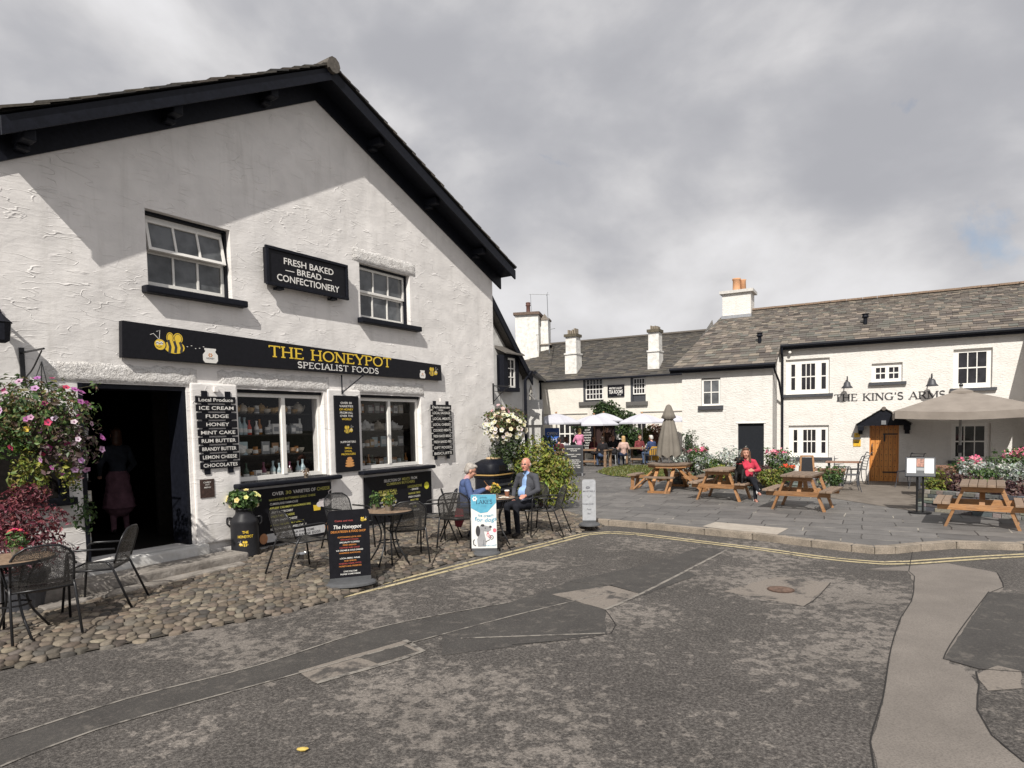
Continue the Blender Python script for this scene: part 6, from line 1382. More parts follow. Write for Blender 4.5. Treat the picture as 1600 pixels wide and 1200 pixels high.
def bedplant(kind, label, px, py, Y, r, h, seed, dens=1.0):
    p = D(px, py, Y); z0 = .3; q = plant(kind, label, 'plant', (p.x, p.y, z0)); zc = max(.12, p.z-z0); rng = random.Random(seed); g = MB()
    n = int(dens*1100*r*(h+.3)/.35)
    C_ = {'silver_ragwort': SILV, 'purple_heuchera': PURP, 'green_shrub': GRN, 'variegated_ivy': YGRN, 'geranium': GRN, 'bronze_shrub': BRNL, 'begonia': GRN, 'spiky_phormium': PURP, 'conifer': [(.03, .06, .02), (.045, .075, .03)]}[kind]
    if kind == 'spiky_phormium':
        for k in range(34):
            a = rng.uniform(0, 6.28); l = rng.uniform(.6, 1)*h*1.6; t = rng.uniform(.15, .75); d = Vector((cos(a)*t, sin(a)*t, 1)).normalized(); s_ = Vector((-sin(a), cos(a), 0))*.022; m_ = d*l*.6; e_ = d*l+Vector((0, 0, -t*l*.25)); g.quad(-s_, s_, m_+s_, m_-s_, vary(rng.choice(C_), rng)); g.poly([m_-s_, m_+s_, e_], vary(rng.choice(C_), rng))
    elif kind == 'conifer': leaves(g, (0, 0, zc), (r*.5, r*.5, h), n, .06, C_, seed, 0)
    else: leaves(g, (0, 0, zc), (r, r*.8, h), n, .07 if kind != 'silver_ragwort' else .06, C_, seed, .2); leaves(g, (0, 0, zc*.45), (r*.8, r*.7, max(.15, zc*.6)), n//3, .07, C_, seed+1, 0)
    for k in range(int(10*dens)):
        a = rng.uniform(0, 6.28); rr = r*rng.uniform(.5, 1.15); top_ = zc+h*rng.uniform(.2, .95 if kind == 'silver_ragwort' else 1.15); g.tube([(rr*.4*cos(a), rr*.4*sin(a), 0), (rr*.8*cos(a), rr*.8*sin(a), top_*.7), (rr*cos(a), rr*sin(a), top_)], [.006, .005, .003], 4, col=(.08, .07, .04)); leaves(g, (rr*cos(a), rr*sin(a), top_), (.06, .06, .08), 12, .055, C_, seed+k, 0)
    g.build('foliage', LEAF, q)
    if kind in ('geranium', 'begonia'):
        f = MB(); col = [(.68, .10, .22), (.75, .28, .36)] if kind == 'geranium' else [(.75, .05, .02), (.70, .12, .03)]
        for k in range(int(9*r/.3)):
            a = rng.uniform(0, 6.28); rr = r*rng.uniform(.1, .8); c_ = Vector((cos(a)*rr, sin(a)*rr, zc+h*rng.uniform(.5, 1.05)))
            for j in range(9): flower(f, c_+Vector((rng.gauss(0, .035), rng.gauss(0, .035), rng.gauss(0, .03))), Vector((rng.gauss(0, .5), -1, .6)), .05, rng.choice(col), None, rng, 4)
        f.build('blossom', PETAL, q)
    return q
bedplant('silver_ragwort', 'silver leaved clump left end of the long planter behind the round picnic table', 1064, 714, 19.2, .36, .26, 201)
bedplant('spiky_phormium', 'dark purple spiky leaved plant rising over the long planter', 1083, 712, 19.0, .3, .42, 202)
bedplant('geranium', 'pink geranium in the middle of the silver clumps in the long planter', 1092, 711, 18.6, .34, .24, 203)
bedplant('silver_ragwort', 'silver leaved clump right below the pink geranium', 1104, 722, 18.3, .36, .24, 204)
bedplant('green_shrub', 'low green clump with red bits behind the second picnic table', 1118, 727, 18.0, .34, .2, 205)
bedplant('silver_ragwort', 'big silver clump below the charcoal door', 1144, 716, 17.8, .42, .30, 206)
bedplant('variegated_ivy', 'yellow variegated trailing plant behind the second picnic table', 1130, 735, 17.7, .36, .16, 207)
bedplant('conifer', 'slim dark dwarf conifer against the pub wing wall', 1076, 695, 20.6, .28, .45, 208)
bedplant('purple_heuchera', 'purple leaved clump just right of the woman in red', 1194, 738, 16.9, .32, .22, 209)
bedplant('geranium', 'tall red and pink flowering plant right of the charcoal door', 1214, 722, 17.0, .36, .34, 210)
bedplant('silver_ragwort', 'small silver clump beside the red flowers right of the charcoal door', 1229, 724, 17.0, .3, .26, 211)
bedplant('begonia', 'bright orange red begonia behind the third picnic table', 1228, 736, 16.6, .22, .14, 212)
bedplant('variegated_ivy', 'cream edged ivy spilling over the planter wall left of the third picnic table', 1207, 752, 16.2, .34, .24, 213, 1.2)
bedplant('green_shrub', 'green clump at the path end of the long planter', 1298, 755, 16.1, .32, .24, 214)
bedplant('bronze_shrub', 'bronze leaved clump at the path end of the long planter', 1296, 741, 16.6, .34, .14, 215)
bedplant('variegated_ivy', 'yellow ivy cascading beside the menu stand', 1462, 770, 13.0, .22, .36, 220, 1.3)
bedplant('purple_heuchera', 'wide purple brown clump behind the menu stand', 1490, 756, 13.2, .48, .2, 221, 1.3)
bedplant('silver_ragwort', 'silver clump in the right planter under the big parasol', 1530, 737, 13.4, .46, .25, 222, 1.2)
bedplant('geranium', 'crimson pink geranium behind the silver clump of the right planter', 1522, 733, 13.9, .46, .22, 223)
bedplant('green_shrub', 'leafy green plant in the middle of the right planter', 1545, 748, 12.9, .40, .26, 224)
bedplant('geranium', 'pale pink geranium near the right edge of the photo', 1585, 722, 13.3, .38, .26, 225)
bedplant('silver_ragwort', 'silver clump at the right edge of the photo', 1592, 742, 12.6, .40, .26, 226)
bedplant('purple_heuchera', 'dark purple clump at the right edge above the stone wall', 1580, 768, 12.0, .46, .24, 227, 1.3)
bedplant('bronze_shrub', 'orange bronze clump left in the right planter', 1480, 742, 13.9, .34, .13, 228)
# round lawn and border in the square
gl = MB(); rng = random.Random(9); LAWN = pix2([(932, 738), (945, 732), (975, 728), (1010, 728), (1062, 737), (1050, 752), (1000, 748), (955, 744)], 0); cx = sum(p_[0] for p_ in LAWN)/8; cy = sum(p_[1] for p_ in LAWN)/8
xs = [p_[0] for p_ in LAWN]; ys = [p_[1] for p_ in LAWN]; cnt = 0
sheet('lawn', wob(LAWN, .3, .05, 2), 'soil', .012)
while cnt < 5200:
    x, y = rng.uniform(min(xs), max(xs)), rng.uniform(min(ys), max(ys))
    if not inpoly(x, y, LAWN): continue
    cnt += 1; a = rng.uniform(0, 3.14); w = .03; h = rng.uniform(.03, .09); c = vary(rng.choice([(.10, .13, .03), (.15, .17, .04), (.19, .18, .06)]), rng, .3); dx, dy = cos(a)*w, sin(a)*w; lx, ly = rng.uniform(-.05, .05), rng.uniform(-.05, .05)
    gl.poly([(x-dx, y-dy, .01), (x+dx, y+dy, .01), (x+lx, y+ly, h)], c)
o = gl.build('grass', LEAF); tag(o, 'round patch of rough grass set in the slate flags of the square', 'grass', kind='stuff')

# ================================================================== PUB FURNITURE
def picnic(label, fl, fr_, L=1.02, group='wooden picnic tables on the square'):
    a, b = Vector((fl[0], fl[1])), Vector((fr_[0], fr_[1])); wd = Vector((.80, -.60)); th = math.atan2(wd.y, wd.x); c = (a+b)/2
    t = thing('picnic_table', label, 'table', (c.x, c.y, 0), th, group)   # x across, y along
    g = MB(); n = 5; w = .63/n
    for i in range(n): g.box(-.315+i*w+.004, -.315+(i+1)*w-.004, -.08, L+.08-.0, .71, .752)
    g.build('tabletop', WOODTOP, t, bevel=.005)
    for s_ in (-1, 1):
        g = MB()
        for k in range(2): x = s_*(.50+k*.125); g.box(x-.058, x+.058, -.08, L+.08, .40, .442)
        g.build('bench', WOODTOP, t, bevel=.005)
    for y in (.10, L-.10):
        for s_ in (-1, 1): g = MB(); g.beam((s_*.52, y, -.03), (s_*.24, y, .71), .045, .10, (0, 1, 0)); g.build('leg', WOOD, t, bevel=.004)
        g = MB(); s2 = -1 if y < L/2 else 1; g.box(-.63, .63, y+s2*.047-.02, y+s2*.047+.02, .30, .40); g.box(-.29, .29, y+s2*.047-.02, y+s2*.047+.02, .62, .71); g.build('cross_rail', WOOD, t, bevel=.004)
    for s_ in (-1, 1): g = MB(); g.beam((0, L/2+s_*(L/2-.16), .35), (0, L/2+s_*.12, .70), .04, .08, (1, 0, 0)); g.build('brace', WOOD, t)
    return t
P2 = picnic('picnic table with the woman in red sitting on its bench', (4.58, 15.60), (5.16, 14.82))
def pic2(label, fl, fr_):
    a, b = Vector(fl), Vector(fr_); wd = Vector((.80, -.60)); c = (a+b)/2; return dup(P2, (c.x, c.y, 0), math.atan2(wd.y, wd.x), label)
pic2('picnic table in the middle with a small easel behind it', (5.62, 13.70), (6.22, 12.85)); pic2('picnic table nearest the right edge in front of the stone planter', (7.62, 11.05), (8.16, 10.36))
# octagonal table with the folded parasol
p = Vector((4.42, 18.0, 0)); ot = thing('picnic_table', 'octagonal picnic table with separate benches and a folded parasol through it', 'table', p, KA.th, 'wooden picnic tables on the square')
g = MB(); g.slab([(.62*cos(pi/8+i*pi/4), .62*sin(pi/8+i*pi/4)) for i in range(8)], .71, .752); g.build('tabletop', WOODTOP, ot, bevel=.006)
g = MB(); g.slab([(.58*cos(pi/8+i*pi/4), .58*sin(pi/8+i*pi/4)) for i in range(8)], .64, .708); g.build('apron', WOOD, ot)
for k in range(4):
    a = k*pi/2; ca, sa = cos(a), sin(a); rt = lambda x, y, z: (x*ca-y*sa, x*sa+y*ca, z)
    g = MB(); g.hexa([rt(.84, -.40, .40), rt(1.10, -.40, .40), rt(1.10, .40, .40), rt(.84, .40, .40), rt(.84, -.40, .442), rt(1.10, -.40, .442), rt(1.10, .40, .442), rt(.84, .40, .442)]); g.build('bench', WOODTOP, ot, bevel=.005)
    for s_ in (-1, 1): g = MB(); g.beam(rt(.97, s_*.28, .40), rt(1.02, s_*.16, 0), .10, .045); g.beam(rt(.30, s_*.22, .64), rt(.98, s_*.24, .0), .09, .045); g.build('leg', WOOD, ot)
    g = MB(); g.beam(rt(.35, 0, .36), rt(1.05, 0, .36), .05, .09); g.beam(rt(1.0, -.30, .03), rt(1.0, .30, .03), .10, .06); g.build('rail', WOOD, ot)
fp = thing('folded_parasol', 'closed khaki parasol tied up above the octagonal picnic table', 'parasol', p); g = MB(); g.tube([(0, 0, 0), (0, 0, 2.34)], .024, 8); g.build('pole', WHITEP, fp)
g = MB(); prof = [(.31, .95), (.28, 1.25), (.21, 1.62), (.14, 1.93), (.10, 1.98), (.205, 2.03), (.16, 2.12), (.07, 2.36), (.02, 2.40)]; seg = 32; n0 = 0
for r_, z in prof:
    for j in range(seg): a = 2*pi*j/seg; k = 1+.16*cos(8*a)*(1 if z < 2 else .3); g.v.append((r_*k*cos(a), r_*k*sin(a), z+(.05*cos(8*a) if z < 1 else 0)))
for i in range(len(prof)-1):
    for j in range(seg): a = i*seg+j; b_ = i*seg+(j+1) % seg; g.face((a, b_, b_+seg, a+seg))
g.build('canopy', TAUPED, fp, True); g = MB(); g.lathe([(.128, 1.96), (.132, 2.0), (.128, 2.02)], 20, cap=False); g.build('tie', TAUPED, fp)
# big taupe parasol on the terrace
pp = KA.P(1.72, -1.62); bp_ = thing('parasol', 'large square taupe parasol open over the terrace at the right', 'parasol', pp, KA.th)
g = MB(); g.tube([(0, 0, 0), (0, 0, 2.7)], .035, 10); g.build('pole', flat('pole_grey', (.30, .30, .29), .5), bp_); g = MB(); g.box(-.05, .05, -.06, .06, .95, 1.15); g.build('crank', METAL, bp_); g = MB(); g.box(-.4, .4, -.4, .4, 0, .07); g.build('base', DKGREY, bp_, bevel=.02)
g = MB(); S_ = 1.52; lv = [(1.0, 1.86), (1.0, 2.06), (.5, 2.35), (.14, 2.53)]
for i in range(3):
    for q in range(4):
        a0_, a1_ = pi/4+q*pi/2, pi/4+(q+1)*pi/2
        for k in range(6):
            f0, f1 = k/6, (k+1)/6; c0 = Vector((cos(a0_), sin(a0_)))*math.sqrt(2)*S_; c1 = Vector((cos(a1_), sin(a1_)))*math.sqrt(2)*S_
            def pt(f, l): v = c0.lerp(c1, f)*lv[l][0]; sag = (.05*sin(pi*f) if l in (0, 1) else .03*sin(pi*f)); return (v.x, v.y, lv[l][1]-sag*(0 if l == 0 else 1)-(.04*sin(pi*f) if l == 0 else 0)+(.02 if l < 2 else 0)*abs(2*f-1))
            g.quad(pt(f0, i), pt(f1, i), pt(f1, i+1), pt(f0, i+1))
g.build('canopy', TAUPE, bp_, True)
g = MB(); 
for q in range(4):
    a0_, a1_ = pi/4+q*pi/2, pi/4+(q+1)*pi/2; g.poly([(cos(a0_)*.34, sin(a0_)*.34, 2.555), (cos(a1_)*.34, sin(a1_)*.34, 2.555), (0, 0, 2.66)]); 
    g.quad((cos(a0_)*.34, sin(a0_)*.34, 2.50), (cos(a1_)*.34, sin(a1_)*.34, 2.50), (cos(a1_)*.34, sin(a1_)*.34, 2.555), (cos(a0_)*.34, sin(a0_)*.34, 2.555))
g.build('vent_cap', TAUPE, bp_); g = MB(); g.ball((0, 0, 2.72), .05); g.build('finial', METAL, bp_)
g = MB()
for q in range(4): a0_ = pi/4+q*pi/2; g.tube([(0, 0, 2.55), (cos(a0_)*S_*1.38, sin(a0_)*S_*1.38, 2.05)], .013, 5)
g.build('rib', METAL, bp_)
# menu lectern
p = G(1437, 802); le = thing('menu_stand', 'black menu stand with two white menu sheets at the path to the pub door', 'sign', p, face_th(p)); le.scale = (.84, 1, 1.02)
g = MB(); g.slab([(.24*cos(2*pi*i/20), .17*sin(2*pi*i/20)) for i in range(20)], 0, .03); g.tube([(-.06, 0, .03), (-.06, 0, .72)], .022, 8); g.tube([(.06, 0, .03), (.06, 0, .72)], .022, 8); g.build('post', METAL, le)
tl_ = thing('tmp', None, None); bpy.data.objects.remove(tl_)
def tilt(mb, ang, z0):
    c_, s_ = cos(ang), sin(ang); mb.v = [(x, y*c_-(z)*-s_, z0+y*-s_+z*c_) if False else (x, y*c_+z*s_, z0-y*s_+z*c_) for x, y, z in mb.v]; return mb
g = MB(); g.box(-.30, .30, -.02, .02, -.20, .20); case = tilt(g, rad(22), .90).build('display_case', flat('case_grey', (.022, .026, .034), .45), le, bevel=.01)
for x0, x1 in ((-.265, -.085), (.085, .265)): g = MB(); g.box(x0, x1, -.026, -.0215, -.13, .165); sh = tilt(g, rad(22), .90).build('menu_sheet', flat('paper_white', (.80, .80, .80), .5, var=.03), le)
for k, x in enumerate((-.175, .175)):
    g = MB(); [text(g, t_, x, .13-i*.026, .009, len(t_)*.0055, -.0275) for i, t_ in enumerate(('MENU', '', 'SOUP OF THE DAY', 'FISH AND CHIPS', 'STEAK PIE', 'LAMB SHANK', 'VEGETABLE CURRY', '', 'DESSERTS', 'ICE CREAM')) if t_]; tilt(g, rad(22), .90).build('lettering', LDARK, le)
g = MB(); g.box(-.075, .075, -.026, -.0215, .0, .165); tilt(g, rad(22), .90).build('food_photo', flat('food_photo_print', (.28, .12, .08), .5, var=.8, scale=22), le); g = MB(); g.box(-.075, .075, -.026, -.0215, -.08, -.02); tilt(g, rad(22), .90).build('notice', GM['grey'], le)
# scroll-back metal chairs and terrace tables
def scroll_chair(label, p, th, group='wrought metal chairs on the pub terrace'):
    t = thing('metal_chair', label, 'chair', p, th, group)
    g = MB(); 
    for k in range(7): y = -.18+.06*k; g.box(-.19, .19, y-.012, y+.012, .44, .452)
    g.tube([(-.2, -.2, .445), (.2, -.2, .445), (.2, .2, .445), (-.2, .2, .445), (-.2, -.2, .445)], .011, 6); g.build('seat', DKGREY, t)
    g = MB(); g.tube(bent([(-.2, -.19, .44), (-.25, -.19, .75), (-.33, -.19, .93), (-.38, -.19, .92)], .06), .011, 6); g.tube(bent([(-.2, .19, .44), (-.25, .19, .75), (-.33, .19, .93), (-.38, .19, .92)], .06), .011, 6)
    for z, x in ((.52, -.212), (.60, -.225), (.68, -.238), (.76, -.255), (.84, -.29), (.91, -.325)): g.tube([(x, -.19, z), (x, .19, z)], .008, 5)
    g.build('backrest', DKGREY, t)
    for sx, sy in ((1, 1), (1, -1), (-1, 1), (-1, -1)): g = MB(); g.tube(bent([(sx*.19, sy*.19, .44), (sx*.20, sy*.2, .2), (sx*.26+.0, sy*.2, 0)], .1), .011, 6); g.build('leg', DKGREY, t)
    return t
sc0 = scroll_chair('wrought metal chair facing left nearest the pub door', G(1338, 757), rad(170))
for px, py, th, lb in ((1327, 768, 160, 'front wrought metal chair at the brown table left of the path'), (1420, 762, 200, 'wrought metal chair half hidden behind the menu stand'), (1316, 752, 250, 'wrought metal chair by the wall under the pub window')): p = G(px, py); dup(sc0, p, rad(th), lb)
def terrace_table(label, p, th, L, W, h=.74):
    t = thing('terrace_table', label, 'table', p, th); g = MB(); n = 6
    for i in range(n): g.box(-L/2, L/2, -W/2+W*i/n+.004, -W/2+W*(i+1)/n-.004, h-.03, h)
    g.build('tabletop', flat('redwood_slats', (.24, .13, .085), .6, var=.3), t)
    for sx in (-1, 1):
        for sy in (-1, 1): g = MB(); g.beam((sx*(L/2-.08), sy*(W/2-.08), 0), (sx*(L/2-.08), sy*(W/2-.08), h-.03), .04, .04); g.build('leg', DKGREY, t)
    return t
p = D(1290, 733, 17.7); terrace_table('low brown slatted terrace table behind the middle picnic table', (p.x, p.y, 0), KA.th, 1.0, .8, p.z); p = D(1318, 721, 18.2); terrace_table('smaller brown slatted table close to the pub wall', (p.x, p.y, 0), KA.th, .9, .6, p.z); p = G(1490, 728, .74); terrace_table('dark terrace table under the big parasol', (p.x-.2, p.y, 0), KA.th, 1.2, .7)
p = G(1259, 770); e_ = thing('easel_sign', 'small wooden easel board standing behind the middle picnic table', 'sign', (p.x+.3, p.y+.6, 0), rad(-20)); g = MB()
g.beam((-.2, -.2, 0), (-.14, 0, .92), .05, .03); g.beam((.2, -.2, 0), (.14, 0, .92), .05, .03); g.beam((-.2, .22, 0), (-.14, .0, .92), .05, .03); g.beam((.2, .22, 0), (.14, 0, .92), .05, .03); g.beam((-.16, 0, .92), (.16, 0, .92), .05, .04); g.build('frame', WOOD, e_)
g = MB(); g.hexa([(-.16, -.17, .2), (.16, -.17, .2), (.16, -.15, .2), (-.16, -.15, .2), (-.13, -.03, .88), (.13, -.03, .88), (.13, -.01, .88), (-.13, -.01, .88)]); g.build('board', SIGNB, e_)

# ================================================================== TEA GARDEN
def para(label, px, ptop, wpx, Y, h_edge=None, col=PARAW):
    top = D(px, ptop, Y); R_ = wpx/2*Y/F_PX; t = thing('parasol', label, 'parasol', (top.x, top.y, 0), .2, 'white parasols of the tea garden'); zt = top.z; ze = zt-R_*.36
    g = MB(); g.tube([(0, 0, 0), (0, 0, zt-.05)], .025, 8); g.build('pole', WOOD if px > 900 and px < 960 else WHITEP, t)
    g = MB(); n = 8
    for k in range(n):
        a0_, a1_ = k*2*pi/n, (k+1)*2*pi/n
        for j in range(4):
            f0, f1 = j/4, (j+1)/4
            def pt(a, f): return Vector((cos(a)*R_*f, sin(a)*R_*f, zt-(zt-ze)*f+.05*R_*sin(pi*f)))
            def mid(f): m_ = (pt(a0_, f)+pt(a1_, f))/2; m_.z -= .03*f; return m_
            if j == 0: g.poly([pt(a0_, 0), pt(a0_, f1), mid(f1)]); g.poly([pt(a0_, 0), mid(f1), pt(a1_, f1)])
            else: g.quad(pt(a0_, f0), pt(a0_, f1), mid(f1), mid(f0)); g.quad(mid(f0), mid(f1), pt(a1_, f1), pt(a1_, f0))
        g.quad(pt(a0_, 1), pt(a1_, 1), pt(a1_, 1)-Vector((0, 0, .07)), pt(a0_, 1)-Vector((0, 0, .07)))
    g.build('canopy', col, t); g = MB(); g.ball((0, 0, zt+.03), .05); g.build('finial', WOOD, t)
    g = MB(); [g.tube([(0, 0, zt-.1), (cos(k*2*pi/n)*R_*.95, sin(k*2*pi/n)*R_*.95, ze+.0)], .012, 4) for k in range(n)]; g.build('rib', WOOD, t)
para('leftmost white parasol of the tea garden beside the porch', 869, 646, 82, 29); para('middle white parasol of the tea garden, in front', 928, 648, 82, 30); para('white parasol whose peak shows behind the middle one', 943, 645, 66, 32.5); para('white parasol of the tea garden just left of the folded khaki one', 1003, 646, 76, 31); para('white parasol of the tea garden partly hidden behind the folded khaki one', 1052, 648, 52, 31.5)
def tea_table(label, px, py, Y, L, th=KA.th):
    p = D(px, py, Y); t = thing('tea_table', label, 'table', (p.x, p.y, 0), th, 'timber tables of the tea garden'); g = MB(); h = .76
    for i in range(5): g.box(-L/2, L/2, -.4+.16*i+.004, -.4+.16*(i+1)-.004, h-.05, h)
    g.build('tabletop', TEAWOOD, t)
    for sx in (-1, 1):
        for sy in (-1, 1): g = MB(); g.box(sx*(L/2-.1)-.05, sx*(L/2-.1)+.05, sy*.32-.05, sy*.32+.05, 0, h-.05); g.build('leg', TEAWOOD, t)
    g = MB(); g.box(-L/2+.15, L/2-.15, -.03, .03, .18, .26); g.build('stretcher', TEAWOOD, t)
    g2 = []
    return t
tea_table('timber table in the middle of the tea garden behind the easel board', 928, 704, 28.5, 1.5); tea_table('timber table at the left of the tea garden below the first white parasol', 876, 706, 27, 1.5); tea_table('timber table at the right of the tea garden by the man in blue', 1006, 702, 29.5, 1.6)
def tub_chair(label, px, py, th):
    p = G(px, py); t = thing('aluminium_chair', label, 'chair', p, th, 'aluminium chairs of the tea garden')
    g = MB(); g.tube(bent([(.24, -.27, 0), (.22, -.27, .65), (-.2, -.25, .70), (-.28, 0, .78), (-.2, .25, .70), (.22, .27, .65), (.24, .27, 0)], .14), .018, 6); g.build('arm_frame', ALU, t)
    g = MB(); g.box(-.22, .22, -.22, .22, .43, .455); g.build('seat', DKGREY, t); g = MB(); g.tube([(-.2, -.2, .44), (-.28, -.22, 0)], .016, 6); g.tube([(-.2, .2, .44), (-.28, .22, 0)], .016, 6); g.build('rear_leg', ALU, t)
    g = MB(); [g.beam((-.22, -.18+.09*k, .46), (-.27+.015*abs(k-2), -.2+.1*k, .74), .05, .012) for k in range(5)]; g.build('backrest', DKGREY, t); return t
tub_chair('aluminium chair of the blonde woman in the tea garden', 976, 727, rad(100)); tub_chair('empty aluminium chair left of the blonde woman', 955, 725, rad(80)); tub_chair('aluminium chair with mustard jacket under the man in blue', 1020, 727, rad(110)); tub_chair('aluminium chair beside the folded parasol', 1034, 725, rad(120)); tub_chair('aluminium chair at the left tea garden table', 868, 722, rad(30))
p = D(1022, 705, 28.6); j = thing('mustard_jacket', 'mustard yellow jacket hung over the chair of the man in blue', 'jacket', (p.x, p.y, .2)); g = MB(); g.prism([(-.2, .0), (.2, .02), (.24, .35), (.18, .62), (-.1, .64), (-.22, .4)], -.04, .05); g.build('cloth', flat('mustard_cloth', (.40, .22, .03), .9, bump=.02, bscale=8), j, bevel=.02)
cl = on(TR, 'climbing_plant', 'dense green climber arching over the tea room door', 'plant', 0, -.3, 0); g = MB()
for px, py, r_, n in ((940, 642, .55, 500), (952, 640, .5, 400), (965, 648, .5, 400), (985, 652, .35, 200), (975, 670, .45, 400), (990, 680, .5, 600), (992, 700, .45, 400), (905, 664, .35, 250), (915, 662, .3, 160), (1000, 690, .3, 200)):
    u, z = TR.at(px, py, -.3); leaves(g, (u, 0, z), (r_, .3, r_*.9), n, .17, [(.035, .065, .02), (.06, .10, .03), (.025, .045, .015)], int(px+py), .1)
g.build('foliage', LEAF, cl); g = MB(); u, z = TR.at(985, 690, -.3); g.tube([(u, .1, 0), (u-.1, .1, 2), (u-1, .1, 2.6)], .05, 6); g.build('stem', BROWNPOT, cl)
for px, py, r_, kind, col, lb in ((1026, 678, .5, 'acer_shrub', [(.22, .10, .07), (.30, .17, .12), (.16, .07, .05)], 'small bronze leaved tree by the far wall between tea garden and folded parasol'), (1012, 680, .3, 'conifer', [(.16, .17, .04), (.10, .12, .03)], 'slim golden conifer beside the far right tea room window')):
    p = D(px, py, 32.3); q = plant(kind, lb, 'tree', (p.x, p.y, 0)); g = MB(); leaves(g, (0, 0, p.z), (r_, r_, r_*1.5 if kind == 'conifer' else r_*1.1), 700, .13, col, int(px), .1); g.build('crown', LEAF, q); g = MB(); g.tube([(0, 0, 0), (.03, 0, p.z)], .05, 6); g.build('trunk', BROWNPOT, q)
p = D(853, 700, 27); q = plant('ivy_shrub', 'dark green shrub by the stone porch behind the yellow green bush', 'shrub', (p.x, p.y, 0)); g = MB(); leaves(g, (0, 0, .8), (.7, .5, .75), 900, .14, [(.03, .055, .018), (.05, .08, .025)], 301, .2); g.build('foliage', LEAF, q)
cbk = on(TR, 'chalk_board', 'tall chalkboard of specials leaning beside the tea room door', 'sign', TR.at(918, 690, -.4)[0], -.4, 0); g = MB(); g.box(-.32, .32, 0, .05, .3, 2.0); g.build('panel', SIGNB, cbk); g = MB(); [text(g, t_, 0, 1.85-i*.14, .07, w_, -.003) for i, (t_, w_) in enumerate((('TODAY', .4), ('QUICHE', .4), ('SOUP', .3), ('SCONES', .44), ('LASAGNE', .46), ('PANINI', .36), ('CAKES', .4), ('TEAS', .3), ('COFFEE', .44), ('ICES', .3)))]; g.build('lettering', LWHITE, cbk)
hs = on(TR, 'menu_board', 'black hanging board with two white sheets right of the tea room door', 'sign', TR.at(968, 675, -.2)[0], -.2, 0); z_ = TR.at(968, 675, -.2)[1]; g = MB(); g.box(-.30, .30, 0, .04, z_-.5, z_+.5); g.build('board', SIGNB, hs); g = MB(); g.box(-.2, .2, -.01, 0, z_-.4, z_-.05); g.box(-.2, .2, -.01, 0, z_+.0, z_+.35); g.build('sheet', LWHITE, hs)
p = D(863, 695, 28.5); bs_ = thing('banner_sign', 'bright blue banner sign standing left in the tea garden', 'sign', (p.x, p.y, 0), face_th(p)); g = MB(); g.box(-.32, .32, -.02, .02, .35, 1.75); g.build('panel', flat('banner_blue', (.05, .14, .50), .5), bs_); g = MB(); text(g, 'OPEN', 0, 1.5, .13, .46, -.024); text(g, 'TEAS', 0, 1.2, .13, .42, -.024); g.build('lettering', LWHITE, bs_); g = MB(); g.box(-.25, .25, -.15, .15, 0, .06); g.box(-.04, .04, -.02, .02, .06, .35); g.build('base', DKGREY, bs_)

# ================================================================== PEOPLE
def ball_mesh(mb, c, r, seg=12, rings=8): mb.ball(c, r, seg, rings)
class Body:
    def __init__(s): s.shapes = []
    def cap(s, a, ra, b, rb, mat, geo=True): s.shapes.append(('c', Vector(a), ra, Vector(b), rb, mat, geo))
    def ell(s, c, r, mat, rot=None, geo=True): s.shapes.append(('e', Vector(c), Vector(r), rot or Matrix.Identity(3), None, mat, geo))
    def mesh(s, name, mats, voxel, parent, smooth=3):
        mb = MB()
        for sh in s.shapes:
            if not sh[6]: continue
            if sh[0] == 'c':
                _, a, ra, b, rb, _, _ = sh; n = max(3, int((b-a).length/(.7*min(ra, rb)))+1)
                for i in range(n+1): t = i/n; mb.ball(a.lerp(b, t), ra+(rb-ra)*t, 10, 7)
            else:
                n0 = len(mb.v); mb.ball((0, 0, 0), tuple(sh[2]), 16, 11)
                for i in range(n0, len(mb.v)): mb.v[i] = tuple(sh[3] @ Vector(mb.v[i]) + sh[1])
        me = bpy.data.meshes.new(name); me.from_pydata(mb.v, [], mb.f); o = bpy.data.objects.new(name, me); C.objects.link(o)
        bm = bmesh.new(); bm.from_mesh(me); bmesh.ops.recalc_face_normals(bm, faces=bm.faces); bm.to_mesh(me); bm.free()
        m1 = o.modifiers.new('remesh', 'REMESH'); m1.mode = 'VOXEL'; m1.voxel_size = voxel
        m2 = o.modifiers.new('smooth', 'SMOOTH'); m2.iterations = smooth; m2.factor = .5
        dg = bpy.context.evaluated_depsgraph_get(); new = bpy.data.meshes.new_from_object(o.evaluated_get(dg)); o.modifiers.clear(); old = o.data; o.data = new; bpy.data.meshes.remove(old); new.name = name
        new.materials.clear()
        for m_ in mats: new.materials.append(m_)
        idx = []
        for p in new.polygons:
            c = p.center; best = 1e9; bi = 0
            for sh in s.shapes:
                if sh[0] == 'c':
                    _, a, ra, b, rb, mt, _ = sh; d = b-a; L2 = d.length_squared or 1e-9; t = max(0, min(1, (c-a).dot(d)/L2)); q = (a+d*t-c).length-(ra+(rb-ra)*t)
                else: l = sh[3].transposed() @ (c-sh[1]); r = sh[2]; q = (Vector((l.x/r.x, l.y/r.y, l.z/r.z)).length-1)*min(r)
                if not sh[6]: q -= .004
                if q < best: best = q; bi = sh[5]
            idx.append(bi)
        new.polygons.foreach_set('material_index', idx)
        for p in new.polygons: p.use_smooth = True
        o.parent = parent; return o
def cloth(name, col): return flat('cloth_'+name, col, .9, var=.3, scale=7, bump=.03, bscale=11)
SKIN = flat('skin', (.52, .27, .19), .55, var=.1, scale=12); SKINR = flat('skin_ruddy', (.58, .25, .18), .5, var=.12); DARKE = flat('eye_dark', (.02, .015, .012), .3); LIP = flat('lip', (.36, .11, .09), .5)
def rotm(yaw, pitch): return Matrix.Rotation(yaw, 3, 'Z') @ Matrix.Rotation(pitch, 3, 'Y')
